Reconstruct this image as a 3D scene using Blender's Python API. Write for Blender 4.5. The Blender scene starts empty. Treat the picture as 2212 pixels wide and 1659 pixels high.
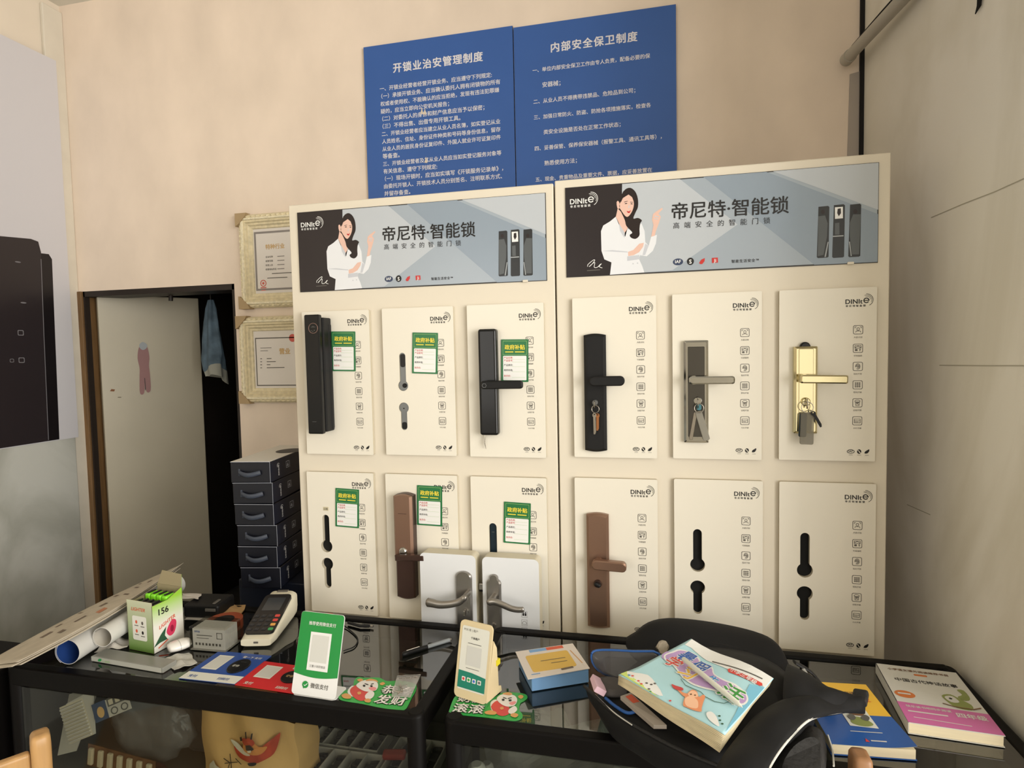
import bpy, bmesh, math, random
from mathutils import Vector as V, Matrix
from mathutils.geometry import tessellate_polygon
random.seed(7)
PI = math.pi
SC = bpy.context.scene
COL = SC.collection

# ------------------------------------------------------------------ camera, world, daylight, added fill lamps, exposure
CAM = V((1.0306, -1.5964, 1.5276))
FPX = 1303.54
FW = V((-0.225736, 0.972672, -0.054332)).normalized()
RT = V((0.974156, 0.224920, -0.020766)).normalized()
UP = RT.cross(FW).normalized()
RT = FW.cross(UP).normalized()
cd = bpy.data.cameras.new('camera'); co = bpy.data.objects.new('camera', cd); COL.objects.link(co)
cd.sensor_fit = 'HORIZONTAL'; cd.sensor_width = 36.0; cd.lens = 36.0 * FPX / 2212.0
cd.clip_start = 0.02
co.matrix_world = Matrix(((RT.x, UP.x, -FW.x, CAM.x), (RT.y, UP.y, -FW.y, CAM.y), (RT.z, UP.z, -FW.z, CAM.z), (0, 0, 0, 1)))
SC.camera = co
SC.view_settings.view_transform = 'Standard'
SC.view_settings.look = 'None'
SC.view_settings.gamma = 1.0
SC.view_settings.use_curve_mapping = False
SC.view_settings.exposure = -1.04
wd = bpy.data.worlds.new('world'); SC.world = wd; wd.use_nodes = True
bg = wd.node_tree.nodes['Background']; bg.inputs[0].default_value = (1.0, 0.95, 0.88, 1); bg.inputs[1].default_value = 0.62

def area(name, loc, target, sx, sy, power, col):
    l = bpy.data.lights.new(name, 'AREA'); l.shape = 'RECTANGLE'; l.size = sx; l.size_y = sy; l.energy = power; l.color = col
    o = bpy.data.objects.new(name, l); COL.objects.link(o); o.location = loc
    o.rotation_euler = (V(target) - V(loc)).to_track_quat('-Z', 'Y').to_euler()
    return o
area('shopfront_daylight', (4.0, -4.3, 1.6), (0.3, 0.5, 1.3), 1.5, 2.4, 150, (1.0, 0.975, 0.935))
area('side_entrance_daylight', (4.2, -2.4, 1.75), (-0.9, 0.5, 1.5), 2.0, 2.2, 300, (1.0, 0.975, 0.935))
area('gold_lock_fill', (2.35, -4.5, 1.35), (1.2, 0.0, 1.35), 0.6, 2.0, 8, (1.0, 0.97, 0.92))  # added weak lamp, gives the gold lock something bright to reflect
area('right_wall_fill', (-0.75, -4.6, 1.7), (0.9, 0.5, 1.4), 1.0, 1.6, 46, (1.0, 0.975, 0.935))  # unseen fill lamp added to brighten the right wall

# ------------------------------------------------------------------ a pixel of the photograph as a ray
def ray(u, v): return FW + RT * ((u - 1106.0) / FPX) - UP * ((v - 829.5) / FPX)
def py(u, v, y): d = ray(u, v); return CAM + d * ((y - CAM.y) / d.y)
def pz(u, v, z): d = ray(u, v); return CAM + d * ((z - CAM.z) / d.z)
def px(u, v, x): d = ray(u, v); return CAM + d * ((x - CAM.x) / d.x)
def pplane(u, v, O, N): d = ray(u, v); return CAM + d * ((O - CAM).dot(N) / d.dot(N))

# ------------------------------------------------------------------ materials
def lin(c):
    c = c / 255.0
    return c / 12.92 if c <= 0.04045 else ((c + 0.055) / 1.055) ** 2.4
def rgb(c): return (lin(c[0]), lin(c[1]), lin(c[2]), 1)
MATS = {}
def mat(name, col, rough=0.55, metal=0.0, spec=0.5, noise=0.0, scale=20.0, bump=0.0, bscale=None, coat=0.0, alpha=1.0, trans=0.0, ior=1.45, stretch=(1, 1, 1)):
    if name in MATS: return MATS[name]
    m = bpy.data.materials.new(name); m.use_nodes = True; nt = m.node_tree
    b = nt.nodes['Principled BSDF']
    b.inputs['Base Color'].default_value = rgb(col); b.inputs['Roughness'].default_value = rough
    b.inputs['Metallic'].default_value = metal; b.inputs['Specular IOR Level'].default_value = spec
    b.inputs['Coat Weight'].default_value = coat; b.inputs['Coat Roughness'].default_value = 0.12
    b.inputs['Alpha'].default_value = alpha; b.inputs['Transmission Weight'].default_value = trans; b.inputs['IOR'].default_value = ior
    if noise or bump:
        tc = nt.nodes.new('ShaderNodeTexCoord'); mp = nt.nodes.new('ShaderNodeMapping'); mp.inputs['Scale'].default_value = stretch
        nt.links.new(tc.outputs['Object'], mp.inputs['Vector'])
        n = nt.nodes.new('ShaderNodeTexNoise'); n.inputs['Scale'].default_value = scale; n.inputs['Detail'].default_value = 6
        nt.links.new(mp.outputs[0], n.inputs['Vector'])
        if noise:
            r = nt.nodes.new('ShaderNodeValToRGB'); c = rgb(col)
            r.color_ramp.elements[0].position = 0.3; r.color_ramp.elements[1].position = 0.7
            r.color_ramp.elements[0].color = tuple(max(0, x * (1 - noise)) for x in c[:3]) + (1,)
            r.color_ramp.elements[1].color = tuple(min(1, x * (1 + noise)) for x in c[:3]) + (1,)
            nt.links.new(n.outputs['Fac'], r.inputs['Fac']); nt.links.new(r.outputs['Color'], b.inputs['Base Color'])
        if bump:
            n2 = n
            if bscale:
                n2 = nt.nodes.new('ShaderNodeTexNoise'); n2.inputs['Scale'].default_value = bscale; n2.inputs['Detail'].default_value = 4
                nt.links.new(mp.outputs[0], n2.inputs['Vector'])
            bp = nt.nodes.new('ShaderNodeBump'); bp.inputs['Strength'].default_value = bump; bp.inputs['Distance'].default_value = 0.01
            nt.links.new(n2.outputs['Fac'], bp.inputs['Height']); nt.links.new(bp.outputs[0], b.inputs['Normal'])
    MATS[name] = m
    return m

def marble(name, base, vein, scale=1.6, rough=0.25, amount=0.75):
    m = bpy.data.materials.new(name); m.use_nodes = True; nt = m.node_tree; b = nt.nodes['Principled BSDF']
    tc = nt.nodes.new('ShaderNodeTexCoord'); n1 = nt.nodes.new('ShaderNodeTexNoise'); n1.inputs['Scale'].default_value = scale; n1.inputs['Detail'].default_value = 8
    n1.inputs['Distortion'].default_value = 1.6
    mp = nt.nodes.new('ShaderNodeMapping'); mp.inputs['Rotation'].default_value = (0.5, 0.4, 0.7); mp.inputs['Scale'].default_value = (1, 1, 0.55)
    nt.links.new(tc.outputs['Object'], mp.inputs[0]); nt.links.new(mp.outputs[0], n1.inputs['Vector'])
    r = nt.nodes.new('ShaderNodeValToRGB'); e = r.color_ramp.elements
    e[0].position = 0.40; e[0].color = rgb(base); e[1].position = 0.62; e[1].color = rgb(base)
    v1 = r.color_ramp.elements.new(0.50); v1.color = tuple(rgb(base)[i] * (1 - amount) + rgb(vein)[i] * amount for i in range(3)) + (1,)
    nt.links.new(n1.outputs['Fac'], r.inputs['Fac']); nt.links.new(r.outputs['Color'], b.inputs['Base Color'])
    b.inputs['Roughness'].default_value = rough
    MATS[name] = m
    return m

# ------------------------------------------------------------------ frames, mesh builder
class F:                                                # a local frame: origin, x axis, y axis, normal
    def __init__(s, O, X=(1, 0, 0), Y=(0, 1, 0)):
        s.O = V(O); s.X = V(X).normalized(); Y = V(Y); s.N = s.X.cross(Y).normalized(); s.Y = s.N.cross(s.X)
    def __call__(s, x, y, z=0.0): return s.O + s.X * x + s.Y * y + s.N * z
    def loc(s, p): d = V(p) - s.O; return d.dot(s.X), d.dot(s.Y), d.dot(s.N)
    def pix(s, u, v, z=0.0):                            # pixel -> local x, y on this frame's plane (raised by z)
        q = s.loc(pplane(u, v, s.O + s.N * z, s.N)); return q[0], q[1]
    def up(s, z): return F(s.O + s.N * z, s.X, s.Y)
def FY(y): return F((0, y, 0), (1, 0, 0), (0, 0, 1))     # a wall plane facing the camera; x = X, y = Z
def FZ(z): return F((0, 0, z), (1, 0, 0), (0, 1, 0))     # a level plane

def rrect(w, h, r, n=5, cx=0, cy=0):
    r = min(r, w / 2 - 1e-5, h / 2 - 1e-5); pts = []
    for k, (sx, sy) in enumerate(((1, 1), (-1, 1), (-1, -1), (1, -1))):
        for i in range(n + 1):
            a = PI / 2 * (k + i / n); pts.append((cx + sx * (w / 2 - r) + r * math.cos(a), cy + sy * (h / 2 - r) + r * math.sin(a)))
    return pts
def ell(cx, cy, rx, ry=None, n=28, a0=0.0):
    ry = rx if ry is None else ry
    return [(cx + rx * math.cos(a0 + 2 * PI * i / n), cy + ry * math.sin(a0 + 2 * PI * i / n)) for i in range(n)]
def smooth_closed(p, k=4):
    n = len(p); out = []
    for i in range(n):
        a, b, c, d = p[i - 1], p[i], p[(i + 1) % n], p[(i + 2) % n]
        for j in range(k):
            t = j / k
            out.append(tuple(0.5 * (2 * b[q] + (c[q] - a[q]) * t + (2 * a[q] - 5 * b[q] + 4 * c[q] - d[q]) * t * t + (3 * b[q] - a[q] - 3 * c[q] + d[q]) * t ** 3) for q in range(len(b))))
    return out
def smooth_open(p, k=6):
    p = [V(q) for q in p]; e = [p[0] * 2 - p[1]] + p + [p[-1] * 2 - p[-2]]; out = []
    for i in range(1, len(e) - 2):
        a, b, c, d = e[i - 1], e[i], e[i + 1], e[i + 2]
        for j in range(k):
            t = j / k
            out.append(0.5 * (2 * b + (c - a) * t + (2 * a - 5 * b + 4 * c - d) * t * t + (3 * b - a - 3 * c + d) * t ** 3))
    out.append(p[-1]); return out

_tc = {}
_txt = bpy.data.curves.new('glyphs', 'FONT'); _txo = bpy.data.objects.new('glyphs', _txt)
def glyphs(body, bold=0.0, sp=1.0, res=3):
    k = (body, bold, sp, res)
    if k not in _tc:
        COL.objects.link(_txo); _txt.body = body; _txt.offset = bold; _txt.space_character = sp; _txt.resolution_u = res
        bpy.context.view_layer.update()
        m = bpy.data.meshes.new_from_object(_txo.evaluated_get(bpy.context.evaluated_depsgraph_get()))
        vs = [(v.co.x, v.co.y) for v in m.vertices]; fs = [tuple(p.vertices) for p in m.polygons]
        bpy.data.meshes.remove(m); COL.objects.unlink(_txo); _tc[k] = (vs, fs)
    return _tc[k]

class MB:                                               # gathers shapes, links them as ONE mesh object
    def __init__(s): s.v = []; s.f = []; s.m = []; s.sm = []; s.mats = []
    def mi(s, m):
        if m not in s.mats: s.mats.append(m)
        return s.mats.index(m)
    def add(s, vs, fs, m, smooth=False):
        b = len(s.v); s.v += [V(p) for p in vs]; k = s.mi(m)
        for f in fs: s.f.append(tuple(i + b for i in f)); s.m.append(k); s.sm.append(smooth)
        return s
    def bm(s, bm, m, smooth=False):
        bm.verts.index_update(); s.add([v.co.copy() for v in bm.verts], [[v.index for v in f.verts] for f in bm.faces], m, smooth); bm.free(); return s
    def box(s, fr, c, d, m, bev=0.0, seg=2):             # centre c and size d in frame fr
        bm = bmesh.new(); bmesh.ops.create_cube(bm, size=1)
        for v in bm.verts: v.co = V((v.co.x * d[0], v.co.y * d[1], v.co.z * d[2]))
        if bev: bmesh.ops.bevel(bm, geom=bm.edges[:], offset=bev, segments=seg, affect='EDGES', profile=0.5)
        for v in bm.verts: v.co = fr(c[0] + v.co.x, c[1] + v.co.y, c[2] + v.co.z)
        return s.bm(bm, m, False)
    def plate(s, fr, outer, m, z0=0.0, z1=0.002, holes=(), cham=0.0, side=None):
        rings = [list(outer)] + [list(h) for h in holes]
        tri = tessellate_polygon([[V((p[0], p[1], 0)) for p in r] for r in rings])
        flat = [p for r in rings for p in r]
        ar = sum(flat[t[0]][0] * (flat[t[1]][1] - flat[t[2]][1]) + flat[t[1]][0] * (flat[t[2]][1] - flat[t[0]][1]) + flat[t[2]][0] * (flat[t[0]][1] - flat[t[1]][1]) for t in tri)
        if ar < 0: tri = [t[::-1] for t in tri]
        if cham:                                        # only for convex outlines without holes
            cx = sum(p[0] for p in outer) / len(outer); cy = sum(p[1] for p in outer) / len(outer)
            hw = max(abs(p[0] - cx) for p in outer); hh = max(abs(p[1] - cy) for p in outer)
            inn = [(cx + (p[0] - cx) * (1 - cham / hw), cy + (p[1] - cy) * (1 - cham / hh)) for p in outer]
        else: inn = flat
        s.add([fr(p[0], p[1], z1) for p in inn], tri, m)
        if z1 - z0 > 1e-6:
            s.add([fr(p[0], p[1], z0) for p in flat], [t[::-1] for t in tri], m)
            for r in rings:
                n = len(r); a2 = sum(r[i - 1][0] * r[i][1] - r[i][0] * r[i - 1][1] for i in range(n))
                zt = z1 - cham
                vs = [fr(p[0], p[1], z0) for p in r] + [fr(p[0], p[1], zt) for p in r]
                fs = [(i, (i + 1) % n, n + (i + 1) % n, n + i) for i in range(n)]
                outerring = r is rings[0]
                if (a2 < 0) == outerring: fs = [f[::-1] for f in fs]
                s.add(vs, fs, side or m)
                if cham:
                    vs = [fr(p[0], p[1], zt) for p in r] + [fr(p[0], p[1], z1) for p in inn]
                    fs = [(i, (i + 1) % n, n + (i + 1) % n, n + i) for i in range(n)]
                    if a2 < 0: fs = [f[::-1] for f in fs]
                    s.add(vs, fs, m, False)
        return s
    def poly(s, fr, pts, m, z=0.0004): return s.plate(fr, pts, m, z, z)
    def ring(s, fr, outer, inner, m, z=0.0004): return s.plate(fr, outer, m, z, z, holes=[inner])
    def line(s, fr, pts, w, m, z=0.0004, closed=False):
        n = len(pts)
        for i in range(n if closed else n - 1):
            a, b = V(pts[i][:2]), V(pts[(i + 1) % n][:2]); d = b - a
            if d.length < 1e-7: continue
            e = d.normalized(); q = V((-e.y, e.x)) * w / 2; e = e * w * 0.3
            P = [a - e - q, b + e - q, b + e + q, a - e + q]
            s.add([fr(p.x, p.y, z + (i % 3) * 3e-5) for p in P], [(0, 1, 2, 3)], m)
        return s
    def text(s, fr, body, x, y, size, m, z=0.0005, width=None, anchor='l', bold=0.0, sp=1.0, rot=0.0, shear=0.0, res=3, hscale=1.0):
        vs, fs = glyphs(body, 0.0, sp, res)
        if not vs: return s
        x0 = min(p[0] for p in vs); x1 = max(p[0] for p in vs)
        kx = size * hscale; ky = size
        if width: kx = width / (x1 - x0)
        if width and not size: ky = kx
        ox = {'l': x0, 'c': (x0 + x1) / 2, 'r': x1}[anchor]; c, sn = math.cos(rot), math.sin(rot)
        for i, (bx, by) in enumerate(((-1, -.5), (1, -.5), (0, 1)) if bold else ((0, 0),)):
            P = []
            for p in vs:
                a = (p[0] - ox + bx * bold) * kx; b = (p[1] + by * bold) * ky; a += shear * b
                P.append(fr(x + a * c - b * sn, y + a * sn + b * c, z + i * 2e-5))
            s.add(P, fs, m)
        return s
    def loft(s, rings, m, caps=True, smooth=True, closed=True):
        n = len(rings[0]); vs = [V(p) for r in rings for p in r]; fs = []
        for k in range(len(rings) - 1):
            for i in range(n if closed else n - 1):
                a = k * n + i; b = k * n + (i + 1) % n; fs.append((a, b, b + n, a + n))
        s.add(vs, fs, m, smooth)
        if caps:
            s.add(rings[0], [tuple(range(n))[::-1]], m); s.add(rings[-1], [tuple(range(n))], m)
        return s
    def tube(s, pts, r, m, seg=8, caps=True, flat=None):  # r: number or list; flat: (width, height) of an oval section
        pts = [V(p) for p in pts]; rings = []; n = len(pts); pa = None
        for i, p in enumerate(pts):
            t = (pts[min(i + 1, n - 1)] - pts[max(i - 1, 0)]).normalized()
            if pa is None:
                ref = V((0, 0, 1)) if abs(t.z) < 0.9 else V((1, 0, 0)); pa = t.cross(ref).normalized()
            else: pa = (pa - t * pa.dot(t)).normalized()
            q = t.cross(pa); rr = r[i] if isinstance(r, (list, tuple)) else r; wa, wb = flat or (1, 1)
            rings.append([p + pa * (math.cos(2 * PI * k / seg) * rr * wa) + q * (math.sin(2 * PI * k / seg) * rr * wb) for k in range(seg)])
        return s.loft(rings, m, caps)
    def cyl(s, a, b, r, m, seg=24, r2=None): return s.tube([a, b], [r, r if r2 is None else r2], m, seg)
    def lathe(s, fr, prof, m, seg=32, smooth=True):      # prof: (radius, height) pairs about frame normal
        rings = [[fr(r * math.cos(2 * PI * k / seg), r * math.sin(2 * PI * k / seg), z) for k in range(seg)] for r, z in prof]
        return s.loft(rings, m, True, smooth)
    def torus(s, fr, R, r, m, n=24, k=8):
        return s.loft([[fr((R + r * math.cos(2 * PI * j / k)) * math.cos(2 * PI * i / n), (R + r * math.cos(2 * PI * j / k)) * math.sin(2 * PI * i / n), r * math.sin(2 * PI * j / k)) for j in range(k)] for i in range(n + 1)], m, False)
    def grid(s, fn, nu, nv, m, smooth=True):
        vs = [V(fn(i / nu, j / nv)) for j in range(nv + 1) for i in range(nu + 1)]
        fs = [(j * (nu + 1) + i, j * (nu + 1) + i + 1, (j + 1) * (nu + 1) + i + 1, (j + 1) * (nu + 1) + i) for j in range(nv) for i in range(nu)]
        return s.add(vs, fs, m, smooth)
    def build(s, name, parent=None, solid=0.0, sub=0, bevel=0.0):
        me = bpy.data.meshes.new(name)
        inv = WM[parent.name].inverted() if parent else Matrix.Identity(4)
        me.from_pydata([inv @ p for p in s.v], [], s.f)
        for m in s.mats: me.materials.append(m)
        me.polygons.foreach_set('material_index', s.m); me.polygons.foreach_set('use_smooth', s.sm); me.update()
        o = bpy.data.objects.new(name, me); COL.objects.link(o)
        if parent: o.parent = parent
        WM[o.name] = WM[parent.name].copy() if parent else Matrix.Identity(4)
        if sub:
            bm = bmesh.new(); bm.from_mesh(me); bmesh.ops.remove_doubles(bm, verts=bm.verts[:], dist=1e-5); bm.to_mesh(me); bm.free()
        if solid: md = o.modifiers.new('thickness', 'SOLIDIFY'); md.thickness = solid; md.offset = 0
        if bevel: md = o.modifiers.new('bevel', 'BEVEL'); md.width = bevel; md.segments = 2; md.limit_method = 'ANGLE'
        if sub: md = o.modifiers.new('smooth', 'SUBSURF'); md.levels = sub; md.render_levels = sub
        return o
WM = {}
def thing(name, label, cat, loc=(0, 0, 0), rz=0.0, group=None):
    o = bpy.data.objects.new(name, None); COL.objects.link(o); o.empty_display_size = 0.05
    o.location = loc; o.rotation_euler = (0, 0, rz); o['label'] = label; o['category'] = cat
    if group: o['group'] = group
    WM[o.name] = Matrix.Translation(V(loc)) @ Matrix.Rotation(rz, 4, 'Z')
    return o
def tag(o, label, cat, group=None, kind=None):
    o['label'] = label; o['category'] = cat
    if group: o['group'] = group
    if kind: o['kind'] = kind
    return o
def struct(o, label=None):
    o['kind'] = 'structure'
    if label: o['label'] = label
    return o
def dup(root, loc, rz=0.0, label=None, group=None):      # copy of a thing with copies of its parts and sub-parts
    r = root.copy(); COL.objects.link(r); r.location = loc; r.rotation_euler = (0, 0, rz)
    if label: r['label'] = label
    if group: r['group'] = group
    WM[r.name] = Matrix.Translation(V(loc)) @ Matrix.Rotation(rz, 4, 'Z')
    for ch in list(root.children):
        c = ch.copy(); COL.objects.link(c); c.parent = r; WM[c.name] = WM[r.name].copy()
        for g in ch.children:
            d = g.copy(); COL.objects.link(d); d.parent = c; WM[d.name] = WM[r.name].copy()
    return r
# ------------------------------------------------------------------ the room
XL, XR, YB, ZT = -1.46, 1.70, 0.60, 3.06
WY = FY(0); WORLD = F((0, 0, 0))
m_paper = mat('cream_wallpaper', (236, 219, 201), 0.75, noise=0.07, scale=5.0, bump=0.10, bscale=14.0, stretch=(1, 1, 0.6))
m_left = mat('cream_plaster', (226, 214, 196), 0.7, noise=0.04, scale=3.0, bump=0.05)
m_ceil = mat('ceiling_sheet', (226, 222, 210), 0.6, noise=0.08, scale=4.0, bump=0.15)
m_marble = marble('white_marble', (196, 196, 188), (150, 150, 138), 1.3, 0.22, 0.55)
m_marble_r = marble('marble_wallpaper', (238, 234, 222), (214, 208, 190), 1.1, 0.5, 0.6)
m_floor = mat('grey_floor_tile', (160, 158, 152), 0.4, noise=0.1, scale=6)
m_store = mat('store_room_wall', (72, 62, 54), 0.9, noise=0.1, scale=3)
m_white = mat('white_strip', (216, 208, 192), 0.5, noise=0.05, scale=9)
m_black = mat('black_gap', (14, 12, 11), 0.8)
m_wood = mat('brown_door_wood', (112, 84, 52), 0.5, noise=0.2, scale=14, stretch=(6, 6, 0.6))
m_dark = mat('dark_frame_paint', (40, 32, 27), 0.5)
m_door = mat('cream_door_panel', (178, 170, 150), 0.45, noise=0.05, scale=3)

DL, DR, DT = py(167, 630, YB).x, py(506, 616, YB).x, py(330, 622, YB).z
b = MB()
b.box(WORLD, ((DR + XR + .3) / 2, YB + .06, ZT / 2), (XR + .3 - DR, .12, ZT), m_paper)
b.box(WORLD, ((XL - .3 + DR) / 2, YB + .06, (ZT + DT) / 2), (DR - XL + .3, .12, ZT - DT), m_paper)
b.box(WORLD, ((XL - .3 + DL) / 2, YB + .06, DT / 2), (DL - XL + .3, .12, DT), m_paper)
struct(b.build('wall_back'))
b = MB(); b.box(WORLD, (XL - .06, -2.1, (ZT + 1.2) / 2), (.12, 5.4, ZT - 1.2), m_left); b.box(WORLD, (XL - .06, -2.1, .6), (.12, 5.4, 1.2), m_marble)
struct(b.build('wall_left'))
b = MB(); b.box(WORLD, (XR + .06, .075, ZT / 2), (.12, 1.05, ZT), m_marble_r)
rw = F((XR, 0, 0), (0, -1, 0), (0, 0, 1)); m_seam = mat('paper_seam', (176, 170, 152), .8)
for seam in ([(2012, 470), (2080, 441), (2150, 414), (2212, 386)], [(2030, 789), (2120, 790), (2212, 790)], [(1960, 1090), (2010, 1112)]): b.line(rw, [rw.pix(*q) for q in seam], .0022, m_seam, .0006)
struct(b.build('wall_right'))
b = MB(); b.box(WORLD, (1.7, -2.1, ZT + .05), (6.6, 5.6, .1), m_ceil); struct(b.build('ceiling'))
b = MB(); b.box(WORLD, (1.7, -4.86, ZT / 2), (6.6, .12, ZT), mat('shop_wall_far', (206, 198, 182), .8)); struct(b.build('wall_front'))
b = MB(); b.box(WORLD, (4.96, -2.65, ZT / 2), (.12, 4.4, ZT), MATS['shop_wall_far']); struct(b.build('wall_side'))
b = MB(); b.box(WORLD, (3.36, -.38, ZT / 2), (3.08, .12, ZT), mat('shop_wall_return', (132, 126, 114), .8)); struct(b.build('wall_return'))
b = MB(); b.box(WORLD, (1.6, -1.2, -.05), (6.8, 7.6, .1), m_floor); struct(b.build('floor'))
# trims: the pale strip in the left corner, the black corner joint and the patch of bare plaster on the right
b = MB(); b.box(WORLD, (XL + .008, YB - .045, 1.5), (.016, .09, 3.06), m_white, .004); struct(b.build('trim_1'))
b = MB(); b.box(WORLD, (XR - .006, YB - .006, 1.53), (.012, .012, 3.06), m_black); struct(b.build('trim_2'))
b = MB(); a0, a1 = py(1828, 162, YB), py(1857, 345, YB)
b.plate(FY(YB), [(a0.x, a1.z - .2), (XR - .012, a1.z - .2), (XR - .012, a0.z + .005), (a0.x + .01, a0.z)], mat('bare_plaster', (172, 162, 152), .8), 0, .004)
struct(b.build('trim_3'))
# ledge of the marble lining on the left wall, below the poster
b = MB(); b.box(WORLD, (XL + .01, .1, .6), (.02, .88, 1.2), m_marble, .004); struct(b.build('baseboard_left'))

# store room behind the doorway (unlit)
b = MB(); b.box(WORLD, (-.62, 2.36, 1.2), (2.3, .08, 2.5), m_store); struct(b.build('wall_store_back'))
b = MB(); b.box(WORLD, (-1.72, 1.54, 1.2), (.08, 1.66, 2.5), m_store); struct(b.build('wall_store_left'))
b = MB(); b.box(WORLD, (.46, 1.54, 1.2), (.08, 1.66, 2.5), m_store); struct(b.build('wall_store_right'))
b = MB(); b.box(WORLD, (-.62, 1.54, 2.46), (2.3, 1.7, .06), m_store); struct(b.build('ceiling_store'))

# doorway: brown left jamb, dark lining, the door leaf swung into the store room
b = MB()
j1 = py(183, 700, YB).x
b.box(WORLD, ((DL + j1) / 2, YB + .055, DT / 2), (j1 - DL, .13, DT), m_wood, .003)
fo = b.build('trim_4'); struct(fo)
b = MB(); b.box(WORLD, (j1 + .004, YB + .012, DT / 2), (.008, .024, DT), m_dark); b.box(WORLD, ((DL + DR) / 2, YB + .06, DT - .012), (DR - DL, .12, .024), m_dark)
b.box(WORLD, (DR - .006, YB + .06, DT / 2), (.012, .12, DT), m_dark)
struct(b.build('trim_5'))
HX, HY = j1 + .022, YB + .045
ang = math.radians(55)
dfr = F((HX, HY, 0), (math.cos(ang), math.sin(ang), 0), (0, 0, 1))
LW = dfr.up(.0175).pix(436, 800)[0]
b = MB(); b.box(dfr, (LW / 2, .92, 0), (LW, 1.80, .035), m_door, .003)
door = b.build('door_1'); struct(door)
dff = dfr.up(.0185)
# generic sticker of a long-legged figure stand-in on the door, and two scraps of torn paper
m_st = mat('dusty_pink_sticker', (140, 100, 98), .5); m_st2 = mat('grey_sticker_top', (150, 156, 160), .5); m_st3 = mat('dark_sticker_edge', (72, 50, 50), .5)
x0, y1 = dff.pix(293, 741); x1, y0 = dff.pix(329, 848); w = x1 - x0; h = y1 - y0
b = MB()
P = lambda pts: [(x0 + p[0] * w, y0 + p[1] * h) for p in pts]
b.plate(dff, smooth_closed(P([(.12, .0), (.42, .01), (.5, .30), (.58, .03), (.88, .05), (.90, .35), (.86, .55), (.92, .72), (.80, .92), (.5, .97), (.2, .9), (.08, .7), (.18, .5), (.14, .3)])), m_st, 0, .0012)
b.plate(dff, smooth_closed(P([(.28, .90), (.5, .86), (.75, .9), (.78, .97), (.5, 1.02), (.26, .97)])), m_st2, .0012, .0018)
b.plate(dff, P([(.47, .30), (.53, .30), (.55, .08), (.49, .04)]), m_st3, .0012, .0016)
tag(b.build('door_sticker'), 'dusty pink long-legged sticker with a grey top on the cream door', 'sticker')
b = MB(); q = dff.pix(243, 843); b.plate(dff, [(q[0] - .010, q[1] - .004), (q[0] + .006, q[1] - .006), (q[0] + .010, q[1] + .003), (q[0] - .004, q[1] + .006)], mat('torn_brown_paper', (128, 88, 60), .8), 0, .0008)
tag(b.build('paper_scrap'), 'tiny brown paper scrap stuck on door left of the pink sticker', 'paper scrap')
b = MB(); q = dff.pix(258, 858); b.plate(dff, [(q[0] - .008, q[1] - .002), (q[0] + .006, q[1] - .003), (q[0] + .008, q[1] + .001), (q[0] - .004, q[1] + .002)], mat('grey_stain', (120, 112, 96), .8), 0, .0008)
tag(b.build('tape_mark'), 'thin grey tape mark on door below the tiny brown scrap', 'tape')

# cloth hanging in the doorway from a hook
q = py(455, 648, YB + .20)
b = MB(); m_cl = mat('blue_grey_cloth', (86, 104, 118), .9, noise=.35, scale=18); m_clw = mat('pale_cloth_hem', (150, 150, 140), .9)
rings = []
for k, (dz, rx, ry) in enumerate([(0, .012, .01), (-.04, .022, .018), (-.10, .03, .025), (-.18, .04, .03), (-.26, .05, .035), (-.31, .05, .036)]):
    rings.append([V((q.x + rx * (1 + .22 * math.sin(5 * a + k)) * math.cos(a), q.y + ry * (1 + .3 * math.sin(4 * a)) * math.sin(a), q.z + dz - .02 * (k > 3) * math.sin(a * 2))) for a in [2 * PI * i / 28 for i in range(28)]])
b.loft(rings, m_cl, True)
b.loft([rings[-1], [p + V((.006, 0, -.035 - .025 * (p.x - q.x) / .05)) for p in rings[-1]]], m_clw, True)
b.tube([V((q.x, q.y, q.z - .01)), V((q.x, q.y + .0, DT + .115))], .0025, m_dark, 6)
tag(b.build('hanging_cloth'), 'blue-grey cloth hanging in the dark right part of the doorway', 'cloth')
b2 = MB(); b2.box(WORLD, (-1.05, YB + .20, DT + .13), (.9, .03, .03), m_dark); struct(b2.build('trim_6'))
b = MB(); b.cyl(py(369, 628, YB + .1), py(369, 650, YB + .1), .009, m_dark, 12); b.cyl(py(369, 620, YB + .1), py(369, 630, YB + .1), .014, m_dark, 12)
tag(b.build('door_closer_knob'), 'small dark knob hanging under the door lintel', 'knob')

# conduit pipe across the top right corner and the pale board it is fixed to
b = MB(); p0 = py(1829, 128, YB - .035); p1 = px(1985, -40, XR - .03)
m_pipe = mat('grey_plastic_pipe', (176, 170, 156), .45)
d = (p1 - p0).normalized(); b.cyl(p0, p1, .017, m_pipe, 20); b.cyl(p0 - d * .004, p0 + d * .03, .020, m_pipe, 20); b.cyl(p0 - d * .0045, p0 - d * .003, .014, m_black, 20)
pc = b.build('conduit_pipe'); tag(pc, 'pale plastic conduit pipe crossing the top right corner', 'pipe')
b = MB(); b.tube([p0 + d * .03 + V((0, -.018, .020)), (p0 + p1) / 2 + V((0, -.02, .024)), p1 + V((0, -.018, .026))], .0028, m_black, 6)
tag(b.build('black_cable'), 'thin black cable running along the top of the conduit pipe', 'cable')
b = MB(); b.tube([px(2118, -30, XR - .006), px(2115, 12, XR - .006), px(2107, 30, XR - .004)], [.005, .004, .001], m_black, 6)
tag(b.build('cable_end'), 'short black cable end hanging at top of the right wall', 'cable')

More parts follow.
